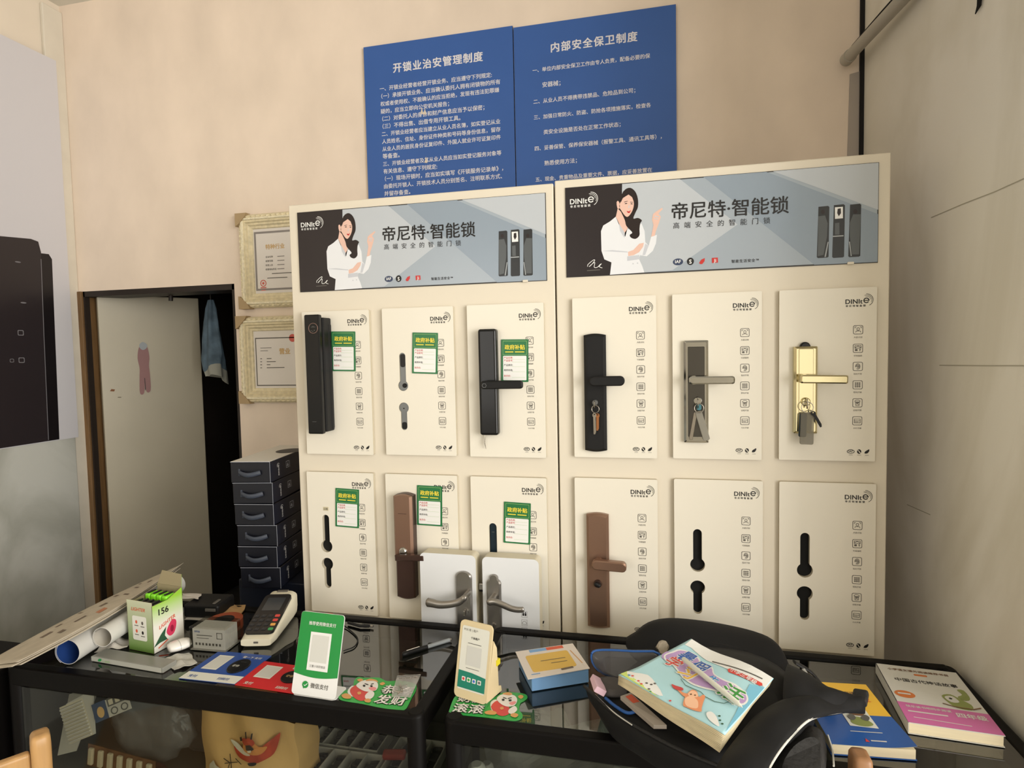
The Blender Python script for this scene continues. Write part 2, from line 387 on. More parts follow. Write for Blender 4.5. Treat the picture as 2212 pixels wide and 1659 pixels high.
# poster of a door lock on the left wall
PX = XL + .022
pf = F((PX, 0, 0), (0, 1, 0), (0, 0, 1))                # x = Y, y = Z, facing +X
c1, c2 = pf.pix(128, 135), pf.pix(163, 945)
pr = (c1[0] + c2[0]) / 2; pt, pb = c1[1], c2[1]; pl = pr - .62
t = thing('wall_poster', 'large pale grey poster of a tall black lock on the left wall', 'poster', (PX, pr - .3, pb))
m_pos = mat('poster_grey', (206, 204, 208), .35); m_posk = mat('poster_black', (26, 22, 24), .3); m_posd = mat('poster_charcoal', (44, 38, 40), .3); m_posg = mat('poster_grey_mark', (122, 120, 124), .4)
b = MB(); b.plate(pf, [(pl, pb), (pr, pb), (pr, pt), (pl, pt)], m_pos, -.012, 0, side=mat('poster_edge', (60, 54, 50), .6)); b.build('poster_board', t)
b = MB()
q = lambda u, v: pf.pix(u, v)
A = [q(-60, 500), q(0, 510), q(66, 516), q(82, 522), q(88, 545), q(104, 955), (q(104, 955)[0], pb + .003), (pl + .01, pb + .003), (pl + .01, q(-60, 500)[1])]
B_ = [q(88, 547), q(105, 549), q(112, 560), q(128, 950), (q(128, 950)[0], pb + .003), (q(100, 950)[0], pb + .003)]
b.poly(pf, B_, m_posk, .0008); b.poly(pf, A, m_posd, .0014)
for (u, v, s_) in ((44, 719, .012), (46, 778, .012), (25, 779, .008)):
    c = q(u, v); b.ring(pf, rrect(s_ * 2, s_ * 1.8, .004, 3, *c), rrect(s_ * 1.5, s_ * 1.3, .003, 3, *c), m_posg, .0018)
for (u, v) in ((38, 566), (50, 654)):
    c = q(u, v); b.poly(pf, ell(c[0], c[1], .012, .003, 12), m_posg, .0018)
b.line(pf, [q(88, 560), q(94, 720), q(104, 950)], .003, m_posg, .0018)
b.build('printed_lock', t)
# ------------------------------------------------------------------ lock display panels
m_panel = mat('ivory_panel', (222, 213, 195), .42, noise=.012, scale=3)
m_pedge = mat('panel_edge', (196, 186, 164), .5)
m_board = mat('white_board', (230, 224, 209), .35)
m_ink = mat('black_ink', (24, 22, 22), .5); m_inkg = mat('grey_ink', (96, 92, 86), .5); m_whi = mat('white_ink', (232, 232, 230), .5)
m_hole = mat('recess_shade_black', (12, 12, 11), .9)  # black colour stands in for the shade inside hollows
BT = .012
def logo(b, fr, x, y, w, m, z=.0004, cap=True):          # x, y: left end of the baseline; w: width with the arcs
    b.text(fr, 'DINIt', x, y, .0, m, z, width=w * .60, bold=.022, sp=1.04)
    cx, cy, r = x + w * .735, y + w * .115, w * .088
    b.line(fr, [(cx + r * math.cos(a), cy + r * math.sin(a)) for a in [math.radians(d) for d in range(0, 325, 16)]], w * .036, m, z)
    b.line(fr, [(cx - r, cy), (cx + r, cy)], w * .032, m, z)
    for k, (R, a0, a1) in enumerate(((.145, 5, 112), (.19, -25, 118), (.235, -62, 100))):
        b.line(fr, [(cx + w * R * math.cos(math.radians(a)), cy + w * (.02 + R * math.sin(math.radians(a)))) for a in range(a0, a1, 9)], w * (.012, .014, .018)[k], m, z)
    if cap: b.text(fr, '帝尼特智能锁', x + w * .01, y - w * .12, .0, m, z, width=w * .70, sp=1.7, res=1, bold=.02)
ICON_TXT = ['人脸识别', '可视猫眼', '指纹开锁', '密码开锁', '远程开锁', '卡片开锁']
def icon(b, fr, k, cx, cy, s, m, z=.0004):
    b.ring(fr, rrect(s, s, s * .16, 3, cx, cy), rrect(s * .88, s * .88, s * .12, 3, cx, cy), m, z); t = s * .055
    L = lambda pts, c=False: b.line(fr, [(cx + p[0] * s, cy + p[1] * s) for p in pts], t, m, z, c)
    if k == 0:
        L(ell(0, .08, .13, .16, 12), True); L([(-.26, -.28), (-.2, -.14), (.2, -.14), (.26, -.28)])
        for sx in (-1, 1): L([(sx * .18, .32), (sx * .32, .32), (sx * .32, .18)])
    elif k == 1:
        L([(-.3, .3), (.3, .3), (.3, .02), (-.3, .02)], True); L([(-.3, .06), (0, .26), (.3, .06)])
        b.poly(fr, [(cx - .3 * s, cy - .3 * s), (cx - .04 * s, cy - .3 * s), (cx - .04 * s, cy - .08 * s), (cx - .3 * s, cy - .08 * s)], m, z); L(ell(.2, -.14, .06, .06, 8), True); L([(.2, -.2), (.2, -.32)])
    elif k == 2:
        for r in (.07, .17, .27): L([(r * .85 * math.cos(math.radians(a)), r * 1.15 * math.sin(math.radians(a))) for a in range(-120, 215, 24)])
    elif k == 3:
        for i in (-1, 0, 1):
            for j in (-1, 0, 1): L(ell(i * .2, j * .2, .065, .065, 6), True)
    elif k == 4:
        L([(-.2, .1), (-.16, -.3), (.16, -.3), (.2, .1)], True); L(ell(0, .18, .26, .14, 14), True); L([(-.1, 0), (.1, -.18)]); L([(-.1, -.14), (.12, .04)])
    else:
        L([(-.3, .2), (.3, .2), (.3, -.24), (-.3, -.24)], True); L([(-.3, .0), (.3, .0)]); L([(-.22, -.12), (.1, -.12)])
def marks(b, fr, W, H, m):
    y = -H / 2 + H * .056
    x = -W / 2 + W * .752; b.ring(fr, ell(x, y, .0085, .0052, 20), ell(x, y, .0070, .0038, 20), m); b.text(fr, 'IAF', x, y - .0018, 0, m, .0005, width=.009, anchor='c', bold=.02)
    x = -W / 2 + W * .838; b.poly(fr, ell(x, y, .0046, .0056, 18), m); b.line(fr, [(x - .0028, y + .003), (x, y + .001), (x, y - .001), (x + .0028, y - .003)], .0016, m_board, .0006)
    x = -W / 2 + W * .915; b.poly(fr, smooth_closed([(x - .005, y - .004), (x + .001, y - .004), (x + .005, y + .001), (x + .005, y + .006), (x, y + .003), (x - .003, y + .001)], 3), m)
    for xx in (.752, .838, .915): b.line(fr, [(-W / 2 + W * xx - .004, y - .0085), (-W / 2 + W * xx + .004, y - .0085)], .0008, MATS['grey_ink'])

def keyhole(u0, v0, u1, v1, fr, up=True):                # slot with a round end, from the pixels of its two ends
    pass

# panel bodies with printed banner
PAN = [('left', 627, 1199, 443, 396), ('right', 1203, 1923, 391, 328)]
panels = []
m_blk = mat('banner_black', (38, 32, 34), .3); m_bg0 = mat('banner_pale_grey', (186, 192, 198), .22); m_bg1 = mat('banner_blue_grey', (142, 155, 168), .22); m_bg2 = mat('banner_mid_grey', (160, 170, 180), .22)
m_suit = mat('banner_white_suit', (226, 228, 232), .3); m_suit2 = mat('banner_suit_fold', (196, 199, 206), .3); m_skin = mat('banner_skin', (226, 188, 172), .3); m_hair = mat('banner_hair', (36, 26, 26), .3); m_lip = mat('banner_lips', (190, 48, 52), .3)
m_lkd = mat('banner_lock_black', (40, 42, 44), .3); m_lkg = mat('banner_lock_grey', (84, 88, 90), .3); m_lkl = mat('banner_lock_shine', (160, 164, 166), .3)
m_red = mat('banner_red', (196, 52, 50), .35); m_navy = mat('banner_navy', (52, 64, 92), .35)
m_bfr = mat('banner_dark_rim', (50, 48, 46), .4)
def banner(t, x0, x1, z0, z1):
    fr = F((0, -.0035, 0), (1, 0, 0), (0, 0, 1)); b = MB(); W, H = x1 - x0, z1 - z0
    b.plate(FY(0), [(x0, z0), (x1, z0), (x1, z1), (x0, z1)], m_bfr, -.001, .002)
    b.plate(FY(0), [(x0 + .003, z0 + .003), (x1 - .003, z0 + .003), (x1 - .003, z1 - .003), (x0 + .003, z1 - .003)], m_bg2, .002, .0035)
    b.build('banner_board', t)
    # artwork in units of the left banner's close-up: corners (88,292) (2062,140) (103,928) (2068,838)
    def q(zx, zy):
        s = (zx - (88 + (zy - 292) * .024)) / (1974 - (zy - 250) * .0125)
        top = 292 - 152 * s; bot = 928 - 90 * s; tt = (bot - zy) / (bot - top)
        return (x0 + min(max(s, .002), .998) * W, z0 + min(max(tt, .006), .994) * H)
    b = MB()
    def A(pts, m, k, sm=0): b.poly(fr, [q(*p) for p in (smooth_closed(pts, sm) if sm else pts)], m, .0002 + .00012 * k)
    A([(1010, 215), (1400, 190), (2060, 500), (2064, 838), (1700, 850)], m_bg1, 0); A([(480, 268), (860, 238), (1230, 560), (820, 880), (400, 915)], m_bg0, 0)
    A([(1440, 185), (2060, 140), (2060, 470)], m_bg0, 1)
    A([(80, 290), (480, 262), (478, 520), (404, 916), (100, 935)], m_blk, 1)
    hair = [(478, 345), (500, 308), (535, 296), (568, 322), (586, 370), (588, 430), (572, 470), (558, 512), (588, 508), (615, 525), (604, 548), (600, 590), (600, 632), (575, 656), (545, 648), (535, 628), (552, 612), (530, 585), (510, 560), (500, 520), (470, 455), (453, 420), (460, 380)]
    A(hair, m_hair, 3, 3)
    A([(452, 440), (440, 500), (480, 600), (505, 640), (520, 580), (508, 500)], m_skin, 2)
    suit = [(440, 498), (462, 545), (502, 612), (516, 590), (590, 570), (612, 545), (634, 600), (640, 680), (662, 705), (678, 640), (716, 628), (710, 690), (690, 742), (650, 780), (606, 772), (600, 800), (622, 850), (636, 895), (405, 914), (414, 822), (365, 800), (345, 740), (340, 600), (355, 560), (400, 532)]
    A(suit, m_suit, 2)
    A([(462, 545), (470, 600), (500, 650), (502, 612)], m_suit2, 3); A([(520, 780), (600, 770), (606, 800), (520, 812)], m_suit2, 3); A([(640, 690), (662, 705), (640, 770), (622, 772)], m_suit2, 3); A([(345, 740), (420, 735), (520, 745), (524, 752), (420, 745)], m_suit2, 3)
    face = [(468, 402), (484, 368), (522, 343), (548, 362), (560, 400), (556, 442), (540, 478), (519, 500), (500, 490), (477, 456), (463, 430)]
    A(face, m_skin, 4, 3); A([(444, 396), (456, 388), (466, 412), (464, 440), (450, 438)], m_skin, 4, 2)
    A([(512, 458), (528, 462), (542, 452), (532, 474), (520, 472)], m_lip, 5)
    for e in ([(496, 408), (508, 402), (518, 405), (508, 410)], [(536, 408), (546, 404), (554, 410), (545, 412)]): A(e, m_hair, 5)
    for e in ([(494, 394), (518, 388), (519, 391), (496, 398)], [(535, 394), (555, 396), (555, 399), (536, 398)]): A(e, m_hair, 5)
    A([(528, 412), (532, 434), (524, 440), (523, 436)], m_suit2, 5)
    A([(490, 318), (520, 312), (556, 335), (580, 400), (574, 450), (562, 400), (548, 362), (524, 343), (486, 368), (472, 400), (470, 360)], m_hair, 5)
    A([(678, 642), (692, 560), (682, 520), (688, 482), (706, 466), (746, 438), (752, 446), (724, 478), (740, 500), (728, 545), (708, 605), (702, 634)], m_skin, 3)
    A([(525, 748), (560, 735), (600, 690), (630, 684), (625, 712), (600, 750), (562, 772), (527, 778)], m_skin, 4)
    A([(700, 492), (730, 500), (726, 506), (698, 500)], m_suit2, 4); A([(694, 510), (724, 516), (722, 521), (694, 516)], m_suit2, 4)
    for (u, v) in ((560, 832), (590, 828)): A(ell(u, v, 5, 5, 8), m_suit2, 4)
    # three locks
    for (x, a, c) in ((1710, 440, 800), (1800, 430, 800), (1893, 428, 796)):
        A([(x + 6, a + 4), (x + 62, a - 2), (x + 70, a + 6), (x + 72, c - 6), (x + 64, c), (x + 10, c + 3), (x + 3, c - 4)], m_lkd, 2)
    A([(1716, 510), (1756, 505), (1772, 560), (1770, 650), (1752, 780), (1718, 790)], m_lkg, 3); A([(1962, 500), (1918, 500), (1900, 560), (1902, 650), (1918, 780), (1958, 780)], m_lkg, 3)
    A([(1774, 690), (1780, 690), (1766, 795), (1758, 796)], m_lkl, 4); A([(1898, 690), (1904, 690), (1916, 790), (1910, 792)], m_lkl, 4)
    A([(1812, 449), (1858, 446), (1860, 526), (1814, 530)], m_whi, 3); A([(1828, 460), (1846, 456), (1848, 490), (1836, 512), (1826, 490)], m_hair, 4)
    A([(1814, 560), (1840, 556), (1842, 640), (1816, 640)], m_lkg, 3); A([(1804, 648), (1866, 644), (1866, 652), (1804, 656)], m_lkl, 4)
    for u in (1742, 1930): A(ell(u, 480, 12, 16, 12), m_hair, 4)
    # lettering
    def T(body, ax, ay, bx, by, m, bold=0., sp=1., h=None, k=6):
        p, r = q(ax, ay), q(bx, by); ww = r[0] - p[0]; rot = math.atan2(r[1] - p[1], ww)
        b.text(fr, body, p[0], p[1], h or 0, m, .0002 + .00012 * k, width=ww, bold=bold, sp=sp, rot=rot)
    T('帝尼特·智能锁', 812, 512, 1540, 474, m_ink, .012)
    T('高端安全的智能门锁', 822, 583, 1430, 552, m_ink, .0, 2.2)
    T('智能生活安全™', 1197, 830, 1365, 822, m_ink, .01, 1.15)
    p = q(125, 410); r = q(318, 395); logo(b, fr, p[0], p[1], (r[0] - p[0]) * 1.02, m_whi, .0011)
    c = q(856, 821); b.poly(fr, ell(c[0], c[1], .0125, .0085), m_navy, .0006); b.text(fr, 'IAF', c[0], c[1] - .003, 0, m_whi, .0008, width=.014, anchor='c', bold=.02)
    c = q(936, 818); b.poly(fr, ell(c[0], c[1], .0085, .0092), m_ink, .0006); b.text(fr, 'S', c[0], c[1] - .0055, .014, m_whi, .0008, anchor='c', bold=.03)
    A([(992, 828), (1006, 806), (1028, 795), (1026, 818), (1012, 838), (998, 838)], m_red, 4)
    A([(1072, 795), (1110, 792), (1112, 828), (1074, 831)], m_red, 4); c = q(1092, 826); b.text(fr, 'Ji', c[0], c[1] + .0005, .0115, m_whi, .0012, anchor='c', bold=.02)
    sg = [q(*p) for p in smooth_closed([(250, 850), (285, 808), (300, 806), (280, 835), (262, 852), (275, 838), (300, 822), (296, 855), (318, 856), (335, 838), (345, 832), (330, 852), (350, 862)], 3)][:36]
    b.line(fr, sg, .0014, m_whi, .0008); b.line(fr, [q(248, 880), q(335, 874)], .002, m_inkg, .0008)
    b.build('banner_artwork', t)
    b = MB(); p = q(1910, 848); b.box(FY(0), (p[0], p[1], .004), (.014, .006, .006), m_panel, .001); b.build('banner_clip', t)
bz = {}
for k, (nm, u0, u1, v0, v1) in enumerate(PAN):
    xa = (py(u0, v0, 0).x + (-.006 if k == 0 else 0)); xb = py(u1, v1, 0).x; zt = (py(u0, v0, 0).z + py(u1, v1, 0).z) / 2
    if k == 0: xb = py(1203, 900, 0).x
    else: xa = py(1206.5, 900, 0).x; xb = py(1918, 870, 0).x
    t = thing('lock_showcase', ['left ivory lock display panel, under the blue signs', 'right ivory lock display panel, beside the marble right wall'][k], 'display panel', ((xa + xb) / 2, .03, 0), group='ivory lock display panels')
    b = MB(); b.box(WORLD, ((xa + xb) / 2, .03, zt / 2), (xb - xa, .06, zt), m_panel, .002, 1); b.build('panel_body', t)
    b = MB(); b.box(WORLD, ((xa + xb) / 2, -.044, .38), (xb - xa - .01, .088, .76), m_panel, .003); b.build('base_ledge', t)
    cs = ([(644, 460), (1180, 416), (648, 632), (1181, 606)], [(1221, 408), (1898, 349), (1224, 601), (1896, 566)])[k]
    w = [py(*c, 0) for c in cs]
    banner(t, (w[0].x + w[2].x) / 2, (w[1].x + w[3].x) / 2, (w[2].z + w[3].z) / 2, (w[0].z + w[1].z) / 2)
    panels.append(t)

# twelve white lock boards; (pixels of the corners), hole kind
BO = [(653, 675, 798, 668, 662, 980), (826, 667, 980, 661, 833, 982), (1008, 660, 1174, 653, 1016, 986), (1235, 645, 1416, 637, 1242, 987), (1452, 636, 1646, 629, 1454, 990), (1682, 626, 1893, 621, 1684, 993),
      (663, 1019, 807, 1022, 673, 1319), (831, 1024, 986, 1027, 843, 1334), (1016, 1029, 1180, 1033, 1024, 1350), (1241, 1032, 1420, 1036, 1246, 1367), (1456, 1034, 1648, 1040, 1458, 1385), (1682, 1038, 1891, 1048, 1684, 1400)]
HOLES = {1: ((871, 762), (871, 833), (872, 881), (874, 929)), 6: ((705, 1112), (706, 1180), (707, 1218), (710, 1270)), 8: ((1062, 1130), (1066, 1205), (1067, 1245), (1070, 1290)),
         10: ((1507, 1143), (1507, 1220), (1507, 1269), (1507, 1326)), 11: ((1739, 1151), (1739, 1232), (1738, 1282), (1738, 1339))}
BL = ['white board with black pull handle lock, top left corner of the left panel', 'white board with grey inlaid lock, top middle of the left panel', 'white board with black lever smart lock, top right of the left panel',
      'white board with black plate lock and hanging key, top left of the right panel', 'white board with chrome lock and key bunch, top middle of the right panel', 'white board with pale gold lock, top right of the right panel',
      'white board with two empty beige-rimmed keyhole cutouts, lower left of the left panel', 'white board with copper smart lock behind the left white sample block', 'white board with a half hidden dark slot behind the right white sample block',
      'white board with copper plate lock, lower left of the right panel', 'white board with two empty dark cutouts, directly above the backpack', 'white board with two empty dark cutouts, lower right of the right panel']
boards = []
W0, H0 = .214, .4205
proto_art = None
def halfhole(fr, c, s, rad, sl):                        # keyhole: circle at c, slot end at s
    a0 = math.atan2(s[1] - c[1], s[0] - c[0]); L = math.hypot(s[0] - c[0], s[1] - c[1]); d = math.asin(sl / rad); ca, sa = math.cos(a0), math.sin(a0)
    pts = [(rad * math.cos(d + i / 20 * (2 * PI - 2 * d)), rad * math.sin(d + i / 20 * (2 * PI - 2 * d))) for i in range(21)]
    pts += [(L - sl + sl * math.cos(a), sl * math.sin(a)) for a in [-PI / 2 + PI * i / 8 for i in range(9)]]
    return [(c[0] + p[0] * ca - p[1] * sa, c[1] + p[0] * sa + p[1] * ca) for p in pts]
HOLEP = {}
for i, (a, b_, c, d, e, f) in enumerate(BO):
    fr = FY(-BT); tl, tr, bl = fr.pix(a, b_), fr.pix(c, d), fr.pix(e, f)
    cx = ((tl[0] + bl[0]) / 2 + (tr[0] - (tl[0] - bl[0]) / 2)) / 2; zt = (tl[1] + tr[1]) / 2; zb = bl[1] if i not in (8, 10, 11) else zt - .4225
    W = tr[0] - tl[0]; H = zt - zb; cz = (zt + zb) / 2
    t = thing('display_board', BL[i], 'display board', (cx, 0, cz), group='white lock boards on the ivory panels')
    boards.append((t, cx, cz, W, H))
    lf = F((cx, 0, cz), (1, 0, 0), (0, 0, 1)); hs = []
    if i in HOLES:
        h = HOLES[i]; P4 = [lf.pix(p[0], p[1], BT) for p in h]; x = (P4[1][0] + P4[2][0]) / 2
        rad, sl = (.0150, .0094) if i == 1 else (.0182, .0108)
        hs = [halfhole(lf, (x, P4[1][1]), (x, P4[0][1]), rad, sl), halfhole(lf, (x, P4[2][1]), (x, P4[3][1]), rad, sl)]
        HOLEP[i] = (cx + x, cz, [p[1] for p in P4])
    b = MB(); b.plate(lf, rrect(W, H, .003, 2), m_board, .0008, BT, holes=hs, side=m_pedge); b.build('board_panel', t)
    if hs:
        b = MB(); xs = [p[0] for q in hs for p in q]; zs = [p[1] for q in hs for p in q]
        b.plate(lf, [(min(xs) - .004, min(zs) - .004), (max(xs) + .004, min(zs) - .004), (max(xs) + .004, max(zs) + .004), (min(xs) - .004, max(zs) + .004)], m_hole, .0002, .0007); b.build('recess_shade_plate', t)  # black plate in place of the cutout's shaded depth
    if proto_art is None:
        af = lf.up(BT); pr = []
        b = MB(); logo(b, af, -W0 / 2 + W0 * .685, H0 / 2 - H0 * .092, W0 * .285, m_ink); pr.append(b.build('printed_logo', t))
        b = MB()
        for k, yy in enumerate((.241, .347, .451, .557, .661, .765)):
            icon(b, af, k, -W0 / 2 + W0 * .815, H0 / 2 - H0 * yy, .0215, m_inkg); b.text(af, ICON_TXT[k], -W0 / 2 + W0 * .815, H0 / 2 - H0 * (yy + .047), .0, m_inkg, width=.018, anchor='c', res=1)
        pr.append(b.build('printed_icons', t))
        b = MB(); marks(b, af, W0, H0, m_ink); pr.append(b.build('printed_marks', t)); proto_art = pr
    else:
        for q in proto_art:
            o = q.copy(); COL.objects.link(o); o.parent = t; o.scale = (W / W0, 1, H / H0)
# ------------------------------------------------------------------ blue regulation signs on the back wall
m_blue = mat('sign_blue', (56, 96, 166), .4, noise=.03, scale=4); m_signe = mat('sign_edge', (30, 44, 76), .5); m_sw = mat('sign_white', (226, 224, 228), .5)
S1 = ['一、开锁业经营者经营开锁业务、应当遵守下列规定:', '（一）承接开锁业务、应当确认委托人拥有闭锁物的所有', '权或者使用权、不能确认的应当拒绝，发现有违法犯罪嫌', '疑的，应当立即向公安机关报告；', '（二）对委托人的身份和财产信息应当予以保密；',
      '（三）不得出售、出借专用开锁工具。', '二、开锁业经营者应当建立从业人员名簿，如实登记从业', '人员姓名、住址、身份证件种类和号码等身份信息，留存', '从业人员的居民身份证复印件、外国人就业许可证复印件', '等备查。',
      '三、开锁业经营者及其从业人员应当如实登记服务对象等', '有关信息、遵守下列规定:', '（一）现场开锁时，应当如实填写《开锁服务记录单》，', '由委托开锁人、开锁技术人员分别签名、注明联系方式、', '并留存备查。']
S2 = [(0, '一、单位内部安全保卫工作由专人负责，配备必要的保'), (1, '安器械；'), (0, '二、从业人员不得携带违禁品、危险品到公司；'), (0, '三、加强日常防火、防盗、防抢各项措施落实，检查各'), (1, '类安全设施是否处在正常工作状态；'), (0, '四、妥善保管、保养保安器械（报警工具、通讯工具等），'), (1, '熟悉使用方法；'), (0, '五、现金、贵重物品及重要文件、票据，应妥善放置在')]
sf = FY(YB - .012)
def zoomA(x, y): return sf.pix(770 + x / 3.1155, y / 3.1155)
for k, (u0, v0, u1, v1, bx, lab) in enumerate(((785, 100, 1107, 58, 803, 'blue rules sign on the left, with densely packed white lines'), (1109, 57, 1460, 12, 1116, 'blue rules sign on the right, with widely spaced white lines'))):
    a, c = sf.pix(u0, v0), sf.pix(u1, v1); x0, x1 = a[0], c[0]; zt = (a[1] + c[1]) / 2; zb = zt - .84
    t = thing('regulation_sign', lab, 'sign', ((x0 + x1) / 2, YB - .006, zb), group='blue wall signs')
    b = MB(); b.plate(sf, [(x0, zb), (x1, zb), (x1, zt), (x0, zt)], m_blue, -.0115, 0, side=m_signe); W = x1 - x0
    if k == 0:
        p, r = zoomA(248, 478), zoomA(850, 412); b.text(sf, '开锁业治安管理制度', p[0], (p[1] + r[1]) / 2, 0, m_sw, width=r[0] - p[0], bold=.028, sp=1.12)
        yt = zoomA(160, 612)[1]; yb = zoomA(188, 1318)[1]
        for i, s in enumerate(S1):
            lx = zoomA(158 + 2.2 * i + (8 if s[0] == '（' else 0), 612 + 50.4 * i)[0]; n = len(s); full = zoomA(960, 560)[0] - zoomA(163, 715)[0]
            b.text(sf, s, lx, yt + (yb - yt) * i / 14, 0, m_sw, width=full * min(1, (n - .3) / 24.7) * (.985 if n < 25 else 1), bold=.016, res=2)
        for (u, v) in ((440, 750), (460, 755), (468, 1080)):
            p = zoomA(u, v); b.poly(sf, [(p[0] - .006, p[1] - .008), (p[0] + .006, p[1] - .010), (p[0] + .001, p[1] + .014)], mat('worn_paint', (222, 208, 186), .7), .001)
        b.build('sign_board', t)
    else:
        p, r = zoomA(1310, 346), zoomA(1890, 272); b.text(sf, '内部安全保卫制度', p[0], (p[1] + r[1]) / 2, 0, m_sw, width=r[0] - p[0], bold=.028, sp=1.16)
        yt = zoomA(1185, 488)[1]; yb = zoomA(1203, 1222)[1]; full = zoomA(1975, 380)[0] - zoomA(1185, 470)[0]; ind = zoomA(1250, 590)[0] - zoomA(1187, 590)[0]; x00 = zoomA(1186, 480)[0]
        for i, (d, s) in enumerate(S2):
            n = len(s); b.text(sf, s, x00 + .0005 * i + d * ind, yt + (yb - yt) * i / 7, 0, m_sw, width=full * (n - .25) / 23.75, bold=.016, res=2)
        b.build('sign_board', t)

# ------------------------------------------------------------------ two framed certificates
m_gold = mat('cream_gilt_frame', (224, 211, 176), .45, noise=.12, scale=60, bump=.3); m_gold2 = mat('cream_carved_rim', (238, 228, 198), .45, bump=.5, noise=.15, scale=90); m_corner = mat('cardboard_corner', (176, 152, 116), .8)
m_cert = mat('certificate_paper', (226, 220, 213), .3); m_certb = mat('certificate_border', (140, 134, 130), .5); m_certr = mat('certificate_red', (206, 96, 84), .5); m_certy = mat('certificate_gold', (206, 170, 110), .5)
ff = FY(YB - .001)
def cert(k, tl, bl, lab):
    a, c = ff.pix(*tl), ff.pix(*bl); x0 = (a[0] + c[0]) / 2; zt, zb = a[1], c[1]; x1 = x0 + (.44 if k == 0 else .42); cx, cz = (x0 + x1) / 2, (zt + zb) / 2; W, H = x1 - x0, zt - zb
    t = thing('certificate_frame', lab, 'picture frame', (cx, YB - .002, zb), group='cream framed certificates')
    fr = F((cx, YB - .002, cz), (1, 0, 0), (0, 0, 1)); b = MB()
    R = lambda d: [(-W / 2 + d, -H / 2 + d), (W / 2 - d, -H / 2 + d), (W / 2 - d, H / 2 - d), (-W / 2 + d, H / 2 - d)]
    prof = [(.004, 0), (.004, .012), (.010, .020), (.016, .019), (.020, .026), (.026, .026), (.029, .020), (.036, .022), (.040, .015), (.047, .016), (.052, .009), (.060, .008), (.063, .003)]
    for i in range(len(prof) - 1):
        o, n = R(prof[i][0]), R(prof[i + 1][0])
        for j in range(4):
            q = (j + 1) % 4; b.add([fr(*o[j], prof[i][1]), fr(*o[q], prof[i][1]), fr(*n[q], prof[i + 1][1]), fr(*n[j], prof[i + 1][1])], [(0, 1, 2, 3)], m_gold2 if 3 <= i <= 5 else m_gold)
                                                          # carved rope of small leaves along the outer rim
    for j in range(4):
        o = R(.013); p, q = V(o[j]), V(o[(j + 1) % 4]); n = int((q - p).length / .022)
        for i in range(2, n - 1):
            c = p.lerp(q, (i + .5) / n); e = (q - p).normalized(); w = V((-e.y, e.x))
            b.add([fr(*(c - e * .010 - w * .004), .019), fr(*(c + w * .005), .019), fr(*(c + e * .010 + w * .001), .019), fr(*(c - w * .004), .019), fr(*c, .027)], [(0, 1, 4), (1, 2, 4), (2, 3, 4), (3, 0, 4)], m_gold2)
    b.build('moulding', t)
    for (sx, sy) in ((-1, 1), (-1, -1), (1, 1), (1, -1)):
        b = MB(); X, Y = sx * W / 2, sy * H / 2; s = .052
        pts = [(X, Y), (X - sx * s, Y), (X - sx * s * .86, Y - sy * s * .25), (X - sx * s * .25, Y - sy * s * .86), (X, Y - sy * s)]
        if sx * sy < 0: pts = pts[::-1]
        b.plate(fr, pts, m_corner, .001, .030); b.build('corner_guard', t)
    b = MB(); b.poly(fr, R(.060), m_cert, .003)
    w2, h2 = W / 2 - .06, H / 2 - .06
    px_ = lambda u, v: fr.pix(u, v, .003)
    if k == 0:
        b.ring(fr, [(-w2 + .006, -h2 + .014), (w2 - .006, -h2 + .014), (w2 - .006, h2 - .014), (-w2 + .006, h2 - .014)], [(-w2 + .014, -h2 + .022), (w2 - .014, -h2 + .022), (w2 - .014, h2 - .022), (-w2 + .014, h2 - .022)], m_certb, .0036)
        p = px_(574, 538); b.text(fr, '特种行业', p[0], p[1], .022, m_certy, .0037, bold=.02)
        for i, s in enumerate(('企业名称', '经营范围', '负责人员', '经营地址所在')):
            p = px_(574, 557 + 9 * i); b.text(fr, s, p[0], p[1], .0085, m_inkg, .0037, bold=.01); b.line(fr, [(p[0] + .055, p[1] + .003), (p[0] + .085, p[1] + .003)], .003, m_certb, .0037)
        for i in range(2): p = px_(588 - 10 * i, 591 + 10 * i); b.line(fr, [(p[0], p[1]), (p[0] + .09, p[1])], .003, m_inkg, .0037)
        p = px_(569, 612); b.ring(fr, ell(p[0], p[1], .014), ell(p[0], p[1], .0105), m_certr, .0037); b.poly(fr, ell(p[0], p[1], .006, None, 5, PI / 2), m_certr, .0037)
        b.line(fr, [(p[0] - .012, p[1] - .018), (p[0] + .012, p[1] - .018)], .004, m_certr, .0037); b.line(fr, [(p[0] - .009, p[1] - .028), (p[0] + .009, p[1] - .028)], .003, m_certr, .0037)
    else:
        b.ring(fr, [(-w2 + .010, -h2 + .012), (w2 - .010, -h2 + .012), (w2 - .010, h2 - .03), (-w2 + .010, h2 - .03)], [(-w2 + .014, -h2 + .016), (w2 - .014, -h2 + .016), (w2 - .014, h2 - .034), (-w2 + .014, h2 - .034)], m_inkg, .0037)
        p = px_(604, 764); b.text(fr, '营业', p[0], p[1], .026, m_certy, .0037, bold=.03)
        for i in range(2): p = px_(563, 752 + 6 * i); b.line(fr, [(p[0], p[1]), (p[0] + (.05, .034)[i], p[1])], .002, m_inkg, .0037)
        for i in range(4): p = px_(563, 775 + 6.5 * i); b.line(fr, [(p[0], p[1]), (p[0] + .006, p[1])], .003, m_inkg, .0037); b.line(fr, [(p[0] + .03, p[1]), (p[0] + (.05, .07, .045, .11)[i], p[1])], .003, m_inkg, .0037)
        p = px_(632, 730); b.poly(fr, ell(p[0], p[1], .016), m_certr, .0037)
    b.build('certificate', t)
cert(0, (516, 465), (528, 669), 'upper cream carved frame holding a certificate with red seal')
cert(1, (519, 684), (526, 871), 'lower cream carved frame holding a certificate with dark border')

